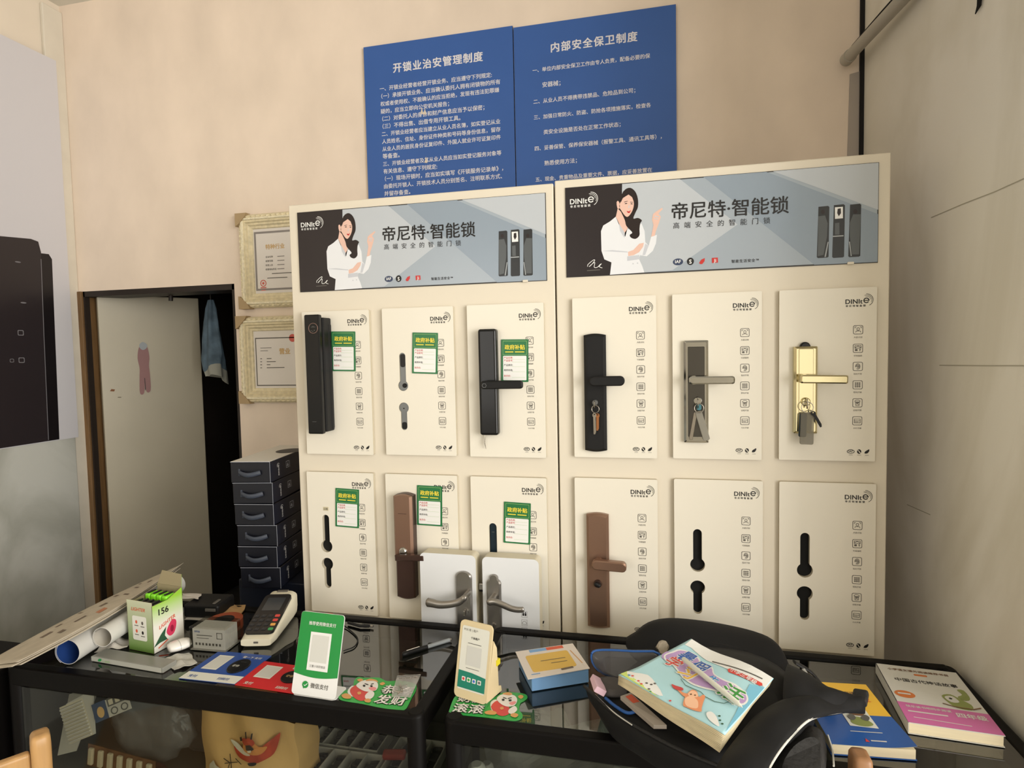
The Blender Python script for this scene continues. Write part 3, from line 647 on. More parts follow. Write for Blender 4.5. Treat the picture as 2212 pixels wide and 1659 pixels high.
# ------------------------------------------------------------------ navy lock boxes stacked beside the left panel
m_nv = mat('navy_carton', (13, 15, 25), .45); m_nvs = mat('navy_carton_side', (18, 24, 40), .45); m_cw = mat('carton_white', (222, 218, 208), .5); m_hd = mat('grey_strap', (58, 64, 76), .4); m_ce = mat('carton_raw_edge', (168, 172, 182), .6)
c0 = py(583, 997, .03); RZ = math.radians(8); BXW, BXD, BXH = .128, .33, .0665
def lockbox(label, loc, rz, top=False):
    t = thing('lock_carton', label, 'box', loc, rz, 'navy lock cartons stacked by the doorway')
    M = WM[t.name]; L = F(M @ V((0, 0, 0)), M.to_3x3() @ V((1, 0, 0)), M.to_3x3() @ V((0, 1, 0)))
    b = MB(); b.box(L, (-BXW / 2, BXD / 2, BXH / 2), (BXW, BXD, BXH - .0015), m_nv, .0018, 1); b.build('carton_body', t)
    front = F(L(-BXW / 2, 0, BXH / 2), L.X, (0, 0, 1)); side = F(L(0, .085, BXH / 2), L.Y, (0, 0, 1))
    b = MB(); pts = [front(-.034 + .068 * i / 12, -.004 - .006 * math.sin(PI * i / 12) + .004, .004 + .012 * math.sin(PI * i / 12)) for i in range(13)]
    b.tube(pts, 1, m_hd, 8, True, (.003, .0075)); b.box(front, (-.036, 0, .001), (.006, .022, .003), m_hd, .001, 1); b.build('strap_handle', t)
    b = MB(); b.poly(side, [(-.0845, -BXH / 2 + .002), (.24, -BXH / 2 + .002), (.24, BXH / 2 - .002), (-.0845, BXH / 2 - .002)], m_nvs, .0003)
    s2 = F(side(0, 0), (0, 0, 1), L.Y * -1)
    logo(b, s2, -.020, .028, .040, m_whi, .0006, False)
    p = (.034, .0); b.ring(side, rrect(.022, .022, .001, 1, p[0] - .004, p[1] + .004), rrect(.018, .018, .001, 1, p[0] - .004, p[1] + .004), m_ce, .0006); b.poly(side, [(p[0] - .011, p[1] - .002), (p[0] + .003, p[1] - .002), (p[0] - .004, p[1] + .010)], m_ce, .0006)
    b.line(side, [(p[0] + .012, p[1] - .008), (p[0] + .012, p[1] + .014)], .0014, m_ce, .0006)
    b.build('side_print', t)
    b = MB(); b.line(front, [(-BXW / 2, BXH / 2 - .001), (BXW / 2, BXH / 2 - .001)], .0012, m_ce, .0007); b.line(front, [(BXW / 2 - .0006, -BXH / 2), (BXW / 2 - .0006, BXH / 2)], .001, m_ce, .0007); b.build('worn_edge', t)
    if top:
        b = MB(); b.plate(L.up(BXH - .001), [(-BXW + .001, .001), (-.001, .001), (-.001, BXD - .001), (-BXW + .001, BXD - .001)], m_cw, 0, .0012); b.poly(L.up(BXH), ell(-.03, .20, .045, .05), m_nv, .0006); b.build('white_lid', t)
    return t
BN = ['topmost navy lock carton with a white lid, beside the left panel', 'second navy lock carton from the top of the stack by the doorway', 'third navy lock carton from the top of the stack by the doorway', 'fourth navy lock carton from the top of the stack by the doorway', 'fifth navy lock carton from the top of the stack by the doorway', 'sixth navy lock carton from the top, just above counter level']
jx = [0, .003, .006, .012, .012, .018, .014]; jr = [0, 1.2, -1, .8, -.6, 1.5, 0]
for i in range(6):
    lockbox(BN[i], (c0.x + jx[i], c0.y + .004 * (i % 2), c0.z - BXH * (i + 1)), RZ + math.radians(jr[i]), i == 0)
zb = c0.z - BXH * 6
t = thing('storage_crate', 'dark blue crate under the navy lock cartons, behind the glass counter', 'crate', (c0.x - .04, .21, 0))
b = MB(); b.box(WORLD, (c0.x - .04, .23, zb / 2), (.26, .30, zb), m_nvs, .004); b.build('crate_body', t)
# ------------------------------------------------------------------ locks mounted on the boards
m_bk = mat('lock_black', (11, 11, 12), .30, spec=.35, coat=.12); m_bk2 = mat('lock_black_satin', (19, 19, 20), .48, spec=.35); m_gry = mat('lock_grey_metal', (122, 124, 124), .35, .7); m_chr = mat('chrome', (196, 196, 192), .12, 1.0); m_gld = mat('pale_gold_chrome', (214, 204, 164), .14, 1.0)
m_cop = mat('antique_copper', (146, 116, 98), .34, .75); m_cop2 = mat('antique_copper_dark', (80, 61, 54), .4, .7); m_key = mat('key_steel', (176, 170, 160), .25, 1.0); m_keyb = mat('key_brass', (168, 112, 72), .35, .8); m_stl = mat('brushed_steel', (156, 151, 144), .3, .9); m_rim = mat('rose_ring', (150, 118, 106), .4, .3)
m_navyl = mat('dark_teal_lock', (26, 42, 52), .35, .3)
lp = FY(-BT)
def lever(t, p0, p1, h, z1, m, rad=None, thick=.013, neck=.011, name='lever'):
    a, c = lp.pix(*p0, z1), lp.pix(*p1, z1); d = V((c[0] - a[0], c[1] - a[1])); L = d.length; cx, cy = (a[0] + c[0]) / 2, (a[1] + c[1]) / 2
    fr = F(lp(cx, cy, z1 - thick), lp.X * d.x + lp.Y * d.y, lp.X * -d.y + lp.Y * d.x)
    b = MB(); b.plate(fr, rrect(L, h, rad or h * .35, 5), m, 0, thick, cham=min(.003, h * .2)); s = -1
    b.cyl(fr(-L / 2 + h * .6, 0, -(z1 - thick) + .0005), fr(-L / 2 + h * .6, 0, .002), neck, m, 20); b.lathe(F(fr(-L / 2 + h * .6, 0, -(z1 - thick) + .0005), fr.X, fr.Y), [(neck * 1.5, .004), (neck * 1.5, .010), (neck * 1.2, .013)], m, 20)
    return b.build(name, t)
def key(b, p, q, z, m, r=.010):                          # p bow centre, q tip, on plane lp at height z
    d = V((q[0] - p[0], q[1] - p[1])); e = d.normalized(); fr = F(lp(p[0], p[1], z), lp.X * e.x + lp.Y * e.y, lp.X * -e.y + lp.Y * e.x); L = d.length
    b.plate(fr, ell(0, 0, r, r * .85, 16), m, 0, .002, holes=[ell(-r * .4, 0, r * .3, None, 10)]); b.plate(fr, [(r * .8, -.003), (L, -.003), (L, .001), (L - .006, .0035), (r * .8, .0035)], m, .0002, .0018)
def pixr(us, vs, z): a = lp.pix(us[0], vs[0], z); c = lp.pix(us[1], vs[1], z); return a[0], c[1], c[0], a[1]

# 1 black pull handle lock
x0, z0, x1, z1 = pixr((656, 698), (680, 938), .060)
t = thing('pull_handle_lock', 'tall black pull handle smart lock with a round camera ring', 'door lock', ((x0 + x1) / 2, -BT, z0))
b = MB(); b.box(lp, ((x0 + x1) / 2, (z0 + z1) / 2, .052), (x1 - x0, z1 - z0, .018), m_bk, .004); FRONT = b
b = MB(); b.box(lp, ((x0 + x1) / 2 + .006, (z0 + z1) / 2 - .002, .022), (x1 - x0 - .004, z1 - z0 - .012, .043), m_bk2, .004); b.build('housing', t)
xr = lp.pix(716, 900, .02)[0]
b = MB(); b.box(lp, (xr - .016, (z0 + z1) / 2 - .008, .0105), (.034, z1 - z0 - .03, .020), m_bk2, .006); b.box(lp, (xr - .0018, (z0 + z1) / 2 - .006, .0105), (.002, z1 - z0 - .07, .012), m_hole, 0); b.build('side_grip', t)
c = lp.pix(676, 709, .062); fr = F(lp(c[0], c[1], .0612), lp.X, lp.Y)
b = MB(); b.torus(fr, .0140, .0007, m_rim, 32, 6); b.build('camera_ring', t)
b = FRONT; b.line(fr, [(-.006, .003), (.007, .003)], .0008, m_gry); b.line(fr, [(-.003, .0055), (.003, .0055)], .0006, m_gry)
for q in ((-.006, -.007), (-.001, -.0085), (.004, -.006)): b.poly(fr, ell(q[0], q[1], .0014, .0009, 8), m_gry)
c2 = lp.pix(679, 911, .062); f2 = F(lp(c2[0], c2[1], .0612), lp.X, lp.Y); b.line(f2, [(-.006, 0), (.006, 0)], .0008, m_gry); b.build('front_plate', t)

# 2 grey inlaid lock in the cutouts
cx, cz, zz = HOLEP[1]
t = thing('inlaid_lock', 'grey metal lock pieces set in the keyhole-shaped cutouts of the top middle board', 'door lock', (cx, -BT, cz + zz[3]))
for k, (zc_, zs) in enumerate(((zz[1], zz[0]), (zz[2], zz[3]))):
    b = MB(); q = halfhole(lp, (cx, cz + zc_), (cx, cz + zs), .0142, .0086); b.plate(lp, q, m_gry, -.0105, -.0030, side=m_bk2); b.build('escutcheon', t)
    b = MB(); sg = 1 if zs > zc_ else -1; ze = cz + zs - sg * .0005
    L0, L1 = ((ze - .040, ze - .003) if sg > 0 else (ze + .002, ze + .022))
    b.plate(lp, rrect(.0145, abs(L1 - L0), .006, 5, cx, (L0 + L1) / 2), m_bk, -.0032, -.0020); b.build('sliding_cover', t)
b = MB(); b.lathe(F(lp(cx + .004, cz + zz[1], -.0032), lp.X, lp.Y), [(.0062, 0), (.0062, .003), (.0045, .005)], m_bk2, 18); b.build('knob', t)
b = MB(); b.poly(lp, ell(cx - .001, cz + zz[2] - .002, .0022, .0018), m_hole, -.0027); b.build('key_hole', t)

# 3 black smart lock with lever
x0, z0, x1, z1 = pixr((1031, 1076), (711, 941), .028)
t = thing('lever_smart_lock', 'black glossy smart lock with a long straight black lever', 'door lock', ((x0 + x1) / 2, -BT, z0))
b = MB(); b.box(lp, ((x0 + x1) / 2, (z0 + z1) / 2, .0142), (x1 - x0, z1 - z0, .0276), m_bk, .007, 4); b.build('lock_body', t)
lever(t, (1038, 832), (1128, 831), .0215, .058, m_bk2, .007)
c = lp.pix(1046, 833, .058); b = MB(); b.ring(F(lp(c[0], c[1], .0584), lp.X, lp.Y), ell(0, 0, .0062, .0062, 6), ell(0, 0, .0054, .0054, 6), m_gry, .0002); b.build('fingerprint_pad', t)
c = lp.pix(1047, 943, .012); e = lp.pix(1049, 970, .012); b = MB(); b.tube([lp(c[0], c[1] + .02, .008), lp(c[0], c[1], .008), lp(c[0] - .001, (c[1] + e[1]) / 2, .009), lp(e[0], e[1], .008)], [.003, .003, .0034, .001], m_key, 8, True, (1, .5)); b.build('hanging_key', t)

# plate lock builder (4, 5, 6, 10)
def plate_lock(name, label, us, vs, m, thick, style, cat='door lock'):
    x0, z0, x1, z1 = pixr(us, vs, thick); t = thing(name, label, cat, ((x0 + x1) / 2, -BT, z0)); W, H = x1 - x0, z1 - z0; cx, cy = (x0 + x1) / 2, (z0 + z1) / 2; b = MB()
    if style == 'arc':
        n = 10; top = [(W / 2 - W * i / n, H / 2 - .004 + .004 * math.sin(PI * i / n)) for i in range(n + 1)]; o = [(-W / 2, -H / 2 + .004)] + [(-W / 2 + W * i / n, -H / 2 + .004 - .004 * math.sin(PI * i / n)) for i in range(1, n)] + [(W / 2, -H / 2 + .004)] + top
        o = [(cx + p[0], cy + p[1]) for p in o]; b.plate(lp, o, m, .0003, thick, cham=.0065)
    else: b.plate(lp, rrect(W, H, .002, 2, cx, cy), m, .0003, thick, cham=.005)
    b.build('lock_plate', t)
    return t, cx, cy, W, H
# 4
t4, cx, cy, W, H = plate_lock('plate_lock', 'matte black plate lock with a stubby black lever', (1260, 1311), (721, 977), m_bk2, .016, 'arc')
b = MB(); b.plate(lp.up(.016), rrect(W * .66, H * .9, .003, 3, cx, cy), m_bk2, 0, .001); b.build('raised_panel', t4)
lever(t4, (1272, 824), (1349, 823), .0250, .050, m_bk2, .0115, .016)
c = lp.pix(1285, 870, .022); b = MB(); b.lathe(F(lp(c[0], c[1], .0165), lp.X, lp.Y), [(.008, 0), (.008, .004), (.006, .006)], m_gry, 20); b.build('cylinder', t4)
tk = thing('key_bunch', 'two keys on a ring hanging from the black plate lock', 'keys', tuple(lp(c[0], c[1] - .05, .02)), group='hanging key bunches')
b = MB(); b.plate(F(lp(c[0], c[1] - .004, .0225), (0, -1, 0), (0, 0, 1)), ell(.008, 0, .008, .010, 14), m_key, -.001, .001); b.build('inserted_key', tk)
b = MB(); k2 = lp.pix(1286, 884, .03); b.torus(F(lp(k2[0], k2[1], .028), lp.X, lp.Y), .0095, .0009, m_key); b.build('key_ring', tk)
b = MB(); key(b, lp.pix(1284, 897, .026), lp.pix(1285, 938, .026), .026, m_key, .006); b.build('key', tk)
b = MB(); key(b, lp.pix(1291, 898, .0232), lp.pix(1291, 930, .0232), .0232, m_keyb, .006); b.build('key', tk)['label'] = 'copper coloured key'
# 5
t5, cx, cy, W, H = plate_lock('plate_lock', 'mirror chrome plate lock with a chrome lever and key bunch', (1477, 1531), (736, 957), m_chr, .016, 'rect')
b = MB(); b.plate(lp.up(.016), rrect(W * .68, H * .88, .002, 3, cx, cy), mat('chrome_dark_reflection', (104, 103, 102), .16, 1.0), 0, .002, cham=.001); b.build('raised_panel', t5)  # panel colour darkened to imitate a dark reflection in the chrome
lever(t5, (1489, 822), (1588, 821), .0190, .052, m_chr, .006, .016)
c = lp.pix(1507, 866, .022); b = MB(); b.lathe(F(lp(c[0], c[1], .018), lp.X, lp.Y), [(.010, 0), (.010, .005), (.008, .007)], m_chr, 24); b.build('cylinder', t5)
tk = thing('key_bunch', 'key ring with grey plastic fobs hanging from the chrome plate lock', 'keys', tuple(lp(c[0], c[1] - .06, .025)), group='hanging key bunches')
b = MB(); b.plate(F(lp(c[0], c[1] - .006, .0252), (0, -1, 0), (0, 0, 1)), ell(.008, 0, .008, .012, 14), m_key, -.001, .001); b.build('inserted_key', tk)
b = MB(); k2 = lp.pix(1510, 882, .034); b.torus(F(lp(k2[0], k2[1], .034), lp.X, lp.Y), .011, .001, m_key); b.build('key_ring', tk)
m_fob = mat('grey_translucent_fob', (150, 146, 134), .25, alpha=.8); m_fobt = mat('smoky_fob', (118, 112, 96), .2, alpha=.6)
def fob(tk, p, q, w, z, m, name='fob'):
    a, c = lp.pix(*p, z), lp.pix(*q, z); d = V((c[0] - a[0], c[1] - a[1])); fr = F(lp((a[0] + c[0]) / 2, (a[1] + c[1]) / 2, z), lp.X * d.x + lp.Y * d.y, lp.X * -d.y + lp.Y * d.x)
    b = MB(); b.plate(fr, rrect(d.length, w, .004, 4), m, -.0025, .0025, cham=.001); return b.build(name, tk)
fob(tk, (1508, 888), (1527, 951), .0165, .026, m_fob); fob(tk, (1503, 890), (1492, 950), .0085, .0232, m_key, 'key'); fob(tk, (1510, 872), (1510, 886), .011, .0305, mat('teal_tag', (70, 120, 130), .3), 'colour_tag')
# 6
t6, cx, cy, W, H = plate_lock('plate_lock', 'pale gold mirror plate lock with a gold lever and smoky key fob', (1716, 1766), (749, 937), m_gld, .018, 'rect')
b = MB(); b.plate(lp.up(.018), rrect(W * .62, H * .95, .002, 3, cx, cy), m_gld, 0, .002, cham=.001); b.build('raised_panel', t6)
b = MB(); o = ell(cx, cy + H / 2 - .002, .012, .013, 24); b.plate(lp, o, m_bk, .0005, .012, cham=.003); b.build('black_cap', t6)
lever(t6, (1730, 819), (1833, 820), .0195, .054, m_gld, .0035, .017)
c = lp.pix(1741, 868, .024); b = MB(); b.lathe(F(lp(c[0], c[1], .020), lp.X, lp.Y), [(.010, 0), (.010, .005), (.008, .007)], m_gld, 24); b.build('cylinder', t6)
tk = thing('key_bunch', 'smoky plastic fob and dark key hanging from the pale gold lock', 'keys', tuple(lp(c[0], c[1] - .08, .025)), group='hanging key bunches')
b = MB(); b.plate(F(lp(c[0], c[1] - .004, .0272), (0, -1, 0), (0, 0, 1)), ell(.008, 0, .008, .012, 14), m_key, -.001, .001); b.build('inserted_key', tk)
b = MB(); k2 = lp.pix(1744, 880, .036); b.torus(F(lp(k2[0], k2[1], .036), lp.X, lp.Y), .013, .001, m_key); b.build('key_ring', tk)
fob(tk, (1744, 892), (1742, 960), .030, .030, m_fobt, 'smoky_fob'); fob(tk, (1735, 893), (1733, 944), .017, .0265, m_navyl, 'fob_insert')
b = MB(); key(b, lp.pix(1757, 893, .034), lp.pix(1774, 922, .034), .034, m_bk2, .006); b.build('key', tk)
# 8 copper smart lock
x0, z0, x1, z1 = pixr((849, 896), (1067, 1298), .030)
t = thing('copper_smart_lock', 'antique copper smart lock with sliding cover and straight lever', 'door lock', ((x0 + x1) / 2, -BT, z0))
W, H, cx, cy = x1 - x0, z1 - z0, (x0 + x1) / 2, (z0 + z1) / 2; n = 10
arc = lambda s, h: [(cx + W / 2 - W * i / n, h + s * .006 * math.sin(PI * i / n)) for i in range(n + 1)]
zs = z1 - H * .61
b = MB(); o = arc(1, z1 - .006) + arc(-1, z0 + .006)[::-1]; b.plate(lp, o, m_cop2, .0005, .026, cham=.004); b.build('lock_body', t)
b = MB(); o = arc(1, z1 - .006) + [(cx - W / 2, zs), (cx + W / 2, zs)]; b.plate(lp.up(.026), o, m_cop, 0, .009, cham=.006); b.build('sliding_cover', t)
b = MB(); b.box(lp, (cx, zs - .002, .0275), (W * .98, .0015, .002), m_stl); b.build('seam_strip', t)
c = lp.pix(871, 1191, .034); b = MB(); b.lathe(F(lp(c[0], c[1], .0265), lp.X, lp.Y), [(.0135, 0), (.0135, .006), (.011, .012), (.008, .014)], m_chr, 28); b.build('chrome_knob', t)
lever(t, (852, 1206), (915, 1207), .0165, .056, m_cop2, .002, .012, .007)
b = MB(); b.line(lp, [(cx - .012, z1 - .054), (cx + .012, z1 - .054)], .0012, m_cop2, .0352); b.build('printed_mark', t)
# 9 dark inlaid lock, half hidden
cx, cz, zz = HOLEP[8]
t = thing('inlaid_lock', 'dark teal lock piece in the slot behind the right white sample block', 'door lock', (cx, -BT, cz + zz[1]))
b = MB(); b.plate(lp, halfhole(lp, (cx, cz + zz[1]), (cx, cz + zz[0]), .0142, .0086), m_navyl, -.0105, -.004, side=m_bk2); b.build('escutcheon', t)
b = MB(); b.box(lp, (cx, cz + zz[0] - .026, -.0036), (.007, .001, .001), m_gry); b.build('slide_mark', t)
# 10 copper plate lock
t10, cx, cy, W, H = plate_lock('plate_lock', 'antique copper plate lock with stubby lever and oval thumb turn', (1266, 1317), (1109, 1361), m_cop, .018, 'arc')
b = MB(); o = [(cx - W * .33, cy - H * .44), (cx + W * .33, cy - H * .44)] + [(cx + W * .33 - W * .66 * i / 10, cy + H * .41 + .004 * math.sin(PI * i / 10)) for i in range(11)]; b.plate(lp.up(.018), o, m_cop, -.001, .0004); b.build('raised_panel', t10)
lever(t10, (1278, 1221), (1353, 1228), .0255, .052, m_cop, .011, .017)
c = lp.pix(1291, 1262, .024); b = MB(); b.lathe(F(lp(c[0], c[1], .019), lp.X, lp.Y), [(.0105, 0), (.0105, .003), (.009, .005)], m_cop2, 24); b.box(F(lp(c[0], c[1], .028), lp.X + lp.Y * -.5, lp.Y + lp.X * .5), (0, 0, 0), (.017, .011, .012), m_bk2, .004); b.build('thumb_turn', t10)

# small sticker above the cutout of board 7
b = MB(); p = lp.pix(704, 1099); b.plate(lp, rrect(.017, .011, .001, 2, *p), mat('yellowed_sticker', (202, 192, 160), .5), .0003, .0008); b.text(lp, '日期', p[0], p[1] - .003, .007, m_inkg, .001, anchor='c', bold=.02)
tag(b.build('small_sticker'), 'small yellowed sticker above the empty cutout on lower left board', 'sticker')

# ------------------------------------------------------------------ green price tags
m_tg = mat('tag_green', (38, 112, 64), .35); m_tw = mat('tag_white', (232, 232, 228), .35); m_ty = mat('tag_yellow', (232, 212, 70), .4); m_tr = mat('tag_red', (200, 70, 66), .4); m_tl = mat('tag_light_green', (150, 190, 120), .4)
TW, TH = .0745, .114
t0 = thing('price_tag', 'green and white price tag', 'price tag', (0, 0, 0), group='green price tags on the boards')
tf = FY(0)
b = MB(); b.plate(tf, rrect(TW, TH, .001, 1), m_tg, -.0004, .0004); b.build('tag_card', t0)
b = MB(); b.poly(tf, rrect(TW * .86, TH * .575, .002, 3, 0, -TH * .175), m_tw, .0008)
b.ring(tf, rrect(TW * .88, TH * .33, .002, 3, 0, TH * .30), rrect(TW * .86, TH * .315, .002, 3, 0, TH * .30), m_tl, .0008)
b.text(tf, '政府补贴', 0, TH * .27, 0, m_ty, .0008, width=TW * .74, anchor='c', bold=.03)
for x0, x1 in ((-.34, -.06), (.02, .34)): b.line(tf, [(TW * x0, TH * .205), (TW * x1, TH * .205)], .0026, m_ty, .0008)
for s, y, m in (('产品名称:', .048, m_tr), ('产品型号:', -.018, m_tr), ('产品原价:', -.125, m_ink), ('政府补贴:', -.245, m_ink), ('到手价:', -.38, m_tr)):
    b.text(tf, s, -TW * .40, TH * y, .0060, m, .0010, bold=.012, res=1)
    b.line(tf, [(TW * -.1, TH * y - .002), (TW * .38, TH * y - .002)], .0004, m_tl, .0010)
b.build('tag_print', t0)
TAGS = [((715, 715), (769, 803), 1.5, 'green price tag partly tucked behind the black pull handle lock'), ((888, 717), (948, 809), 2.5, 'green price tag right of the grey inlaid lock'), ((1081, 732), (1143, 826), 1.0, 'green price tag above the lever of the black smart lock'),
        ((724, 1055), (776, 1140), 2.2, 'green price tag right of the empty beige-rimmed cutout'), ((899, 1048), (957, 1137), 1.5, 'green price tag overlapping the logo, right of the copper smart lock'), ((1086, 1084), (1148, 1176), 2.0, 'green price tag right of the half hidden dark slot')]
for i, (a, c, rot, lab) in enumerate(TAGS):
    p = py((a[0] + c[0]) / 2, (a[1] + c[1]) / 2, -BT - .0015)
    o = t0 if i == 0 else dup(t0, p, 0, lab)
    o.location = p; o['label'] = lab; o.rotation_euler = (0, math.radians(rot), math.radians(.8))

# ------------------------------------------------------------------ two white sample blocks with lever handles
m_blkf = mat('block_white_face', (226, 228, 230), .35); m_blks = mat('block_cream_side', (206, 198, 176), .5)
YF = -.066; bf = FY(YF)
def block(lab, u0, u1, v, plate, pv, hand):
    x0 = bf.pix(u0, 1280)[0]; x1 = bf.pix(u1, 1280)[0]; zt = bf.pix((u0 + u1) / 2, v)[1]; z0 = .7605
    t = thing('sample_block', lab, 'lock sample', ((x0 + x1) / 2, YF + .02, z0), group='white lever handle sample blocks')
    W, H, cx, cz = x1 - x0, zt - z0, (x0 + x1) / 2, (zt + z0) / 2
    o = [(x0, z0), (x1, z0)] + [(x1 - .014 + .014 * math.cos(a), zt - .014 + .014 * math.sin(a)) for a in [PI / 2 * i / 6 for i in range(7)]] + [(x0 + .014 - .014 * math.sin(a), zt - .014 + .014 * math.cos(a)) for a in [PI / 2 * i / 6 for i in range(7)]]
    b = MB(); b.plate(bf, o, m_blkf, -.040, 0, side=m_blks); b.build('block_body', t)
    xa, xb = bf.pix(plate[0], 1290, .008)[0], bf.pix(plate[1], 1290, .008)[0]; za = bf.pix(plate[0], pv, .008)[1]; zl = z0 + .004; w = xb - xa; pcx = (xa + xb) / 2
    if hand < 0: top = [(pcx + w / 2 * math.cos(a), za - w * .38 + w * .38 * math.sin(a)) for a in [PI * i / 12 for i in range(13)]]
    else: top = [(xb, za - .024), (xb - .002, za - .018), (xb - w * .2, za - .013)] + [(pcx + w * .3 * math.cos(a), za - .009 + .009 * math.sin(a)) for a in [PI * i / 8 for i in range(9)]] + [(xa + w * .2, za - .013), (xa + .002, za - .018), (xa, za - .024)]
    o = [(xa, zl), (xb, zl)] + top
    b = MB(); b.plate(bf, o, m_stl, .0003, .009, cham=.004); b.build('handle_plate', t)
    return t, pcx
tA, pcx = block('white sample block on the left, its lever pointing left', 909, 1029, 1197, (984, 1019), 1234, -1)
z_ = .045
def wave(t, pts, hub, m, h0, h1):
    b = MB(); P = [bf(*bf.pix(u, v, z_), z_) for u, v in pts]; P = smooth_open(P, 4); n = len(P)
    P = [P[0] + (P[0] - P[1]).normalized() * h0 * .6] + P + [P[-1] + (P[-1] - P[-2]).normalized() * h1 * .35]; b.tube(P, [h0 * .45] + [h0 + (h1 - h0) * i / (n - 1) for i in range(n)] + [h1 * .6], m, 14, True, (.72, 1.0))
    c = bf.pix(*hub, z_); b.cyl(bf(c[0], c[1], .0085), bf(c[0], c[1], z_), .009, m, 16); b.build('lever', t)
wave(tA, [(1004, 1291), (992, 1300), (972, 1305), (950, 1306), (935, 1303), (924, 1301)], (1004, 1292), m_stl, .0085, .0125)
c = bf.pix(1005, 1322, .012); b = MB(); b.lathe(F(bf(c[0], c[1], .009), bf.X, bf.Y), [(.008, 0), (.008, .004)], m_stl, 18); b.box(bf, (c[0], c[1], .017), (.004, .013, .010), m_key, .001); b.build('thumb_turn', tA)
tB, pcx = block('white sample block on the right, its lever pointing right', 1043, 1165, 1206, (1051, 1082), 1241, 1)
wave(tB, [(1056, 1301), (1068, 1300), (1085, 1306), (1103, 1314), (1118, 1317), (1130, 1317)], (1060, 1300), m_stl, .0095, .0075)
c = bf.pix(1066, 1352, .012); b = MB(); b.lathe(F(bf(c[0], c[1], .009), bf.X, bf.Y), [(.007, 0), (.007, .004)], m_stl, 18); b.plate(F(bf(c[0], c[1] - .004, .022), (0, -1, 0), (0, 0, 1)), ell(0, 0, .009, .011, 14), m_key, -.001, .001); b.build('key', tB)
b = MB()
for k, (u, v) in enumerate(((1133, 1327), (1133, 1345), (1133, 1362))):
    p = bf.pix(u, v); b.ring(bf, rrect(.0155, .0165, .001, 1, *p), rrect(.0145, .0155, .001, 1, *p), m_inkg, .0006)
    if k == 0:
        for sx in (-.003, .003): b.poly(bf, [(p[0] + sx - .0022, p[1] - .004), (p[0] + sx + .0022, p[1] - .004), (p[0] + sx + .0022, p[1] + .003), (p[0] + sx - .0022, p[1] + .003)], m_ink, .0006); b.poly(bf, ell(p[0] + sx, p[1] + .005, .0016, None, 10), m_ink, .0006)
    elif k == 1: b.line(bf, smooth_closed([(p[0] - .005, p[1] - .004), (p[0] + .005, p[1] - .004), (p[0] + .005, p[1] + .001), (p[0], p[1] + .004), (p[0] - .005, p[1] + .001)], 2), .0008, m_inkg, .0006, True)
    else: b.poly(bf, smooth_closed([(p[0] - .003, p[1] - .005), (p[0] + .004, p[1] - .004), (p[0] + .003, p[1] + .003), (p[0] - .001, p[1] + .001), (p[0] - .004, p[1] + .004)], 2), m_ink, .0006)
b.build('printed_icons', tB)
b = MB(); p = bf.pix(1036, 1272); b.box(bf, (p[0], p[1], -.02), (.013, .018, .012), m_stl, .002); b.box(bf, (p[0], p[1] - .012, -.02), (.012, .005, .008), m_bk2, .001); tag(b.build('latch_bolt'), 'small steel latch bolt in the gap between the white sample blocks', 'latch')
# ------------------------------------------------------------------ glass display counters
def glassmat(name, tint, rough=.02, ior=1.5):
    m = bpy.data.materials.new(name); m.use_nodes = True; nt = m.node_tree; nt.nodes.clear()
    o = nt.nodes.new('ShaderNodeOutputMaterial'); mx = nt.nodes.new('ShaderNodeMixShader'); tr = nt.nodes.new('ShaderNodeBsdfTransparent'); gl = nt.nodes.new('ShaderNodeBsdfGlossy'); fr = nt.nodes.new('ShaderNodeFresnel')
    tr.inputs[0].default_value = rgb(tint); gl.inputs['Roughness'].default_value = rough; fr.inputs[0].default_value = ior
    ge = nt.nodes.new('ShaderNodeNewGeometry'); ma = nt.nodes.new('ShaderNodeMath'); ma.operation = 'SUBTRACT'; ma.use_clamp = True
    nt.links.new(fr.outputs[0], ma.inputs[0]); nt.links.new(ge.outputs['Backfacing'], ma.inputs[1])   # only the outer face of a pane mirrors
    nt.links.new(ma.outputs[0], mx.inputs[0]); nt.links.new(tr.outputs[0], mx.inputs[1]); nt.links.new(gl.outputs[0], mx.inputs[2]); nt.links.new(mx.outputs[0], o.inputs[0])
    MATS[name] = m; return m
m_glass = glassmat('counter_glass', (206, 212, 206), .025, 2.5); m_gfront = glassmat('front_glass', (226, 228, 224), .06); m_plas = glassmat('clear_plastic', (206, 206, 202), .12, 1.5)
m_fr = mat('black_counter_frame', (11, 9, 8), .5, spec=.15); m_in = mat('counter_inside', (58, 55, 50), .6); m_shelf = mat('shelf_board', (92, 88, 82), .5)
CT = .80
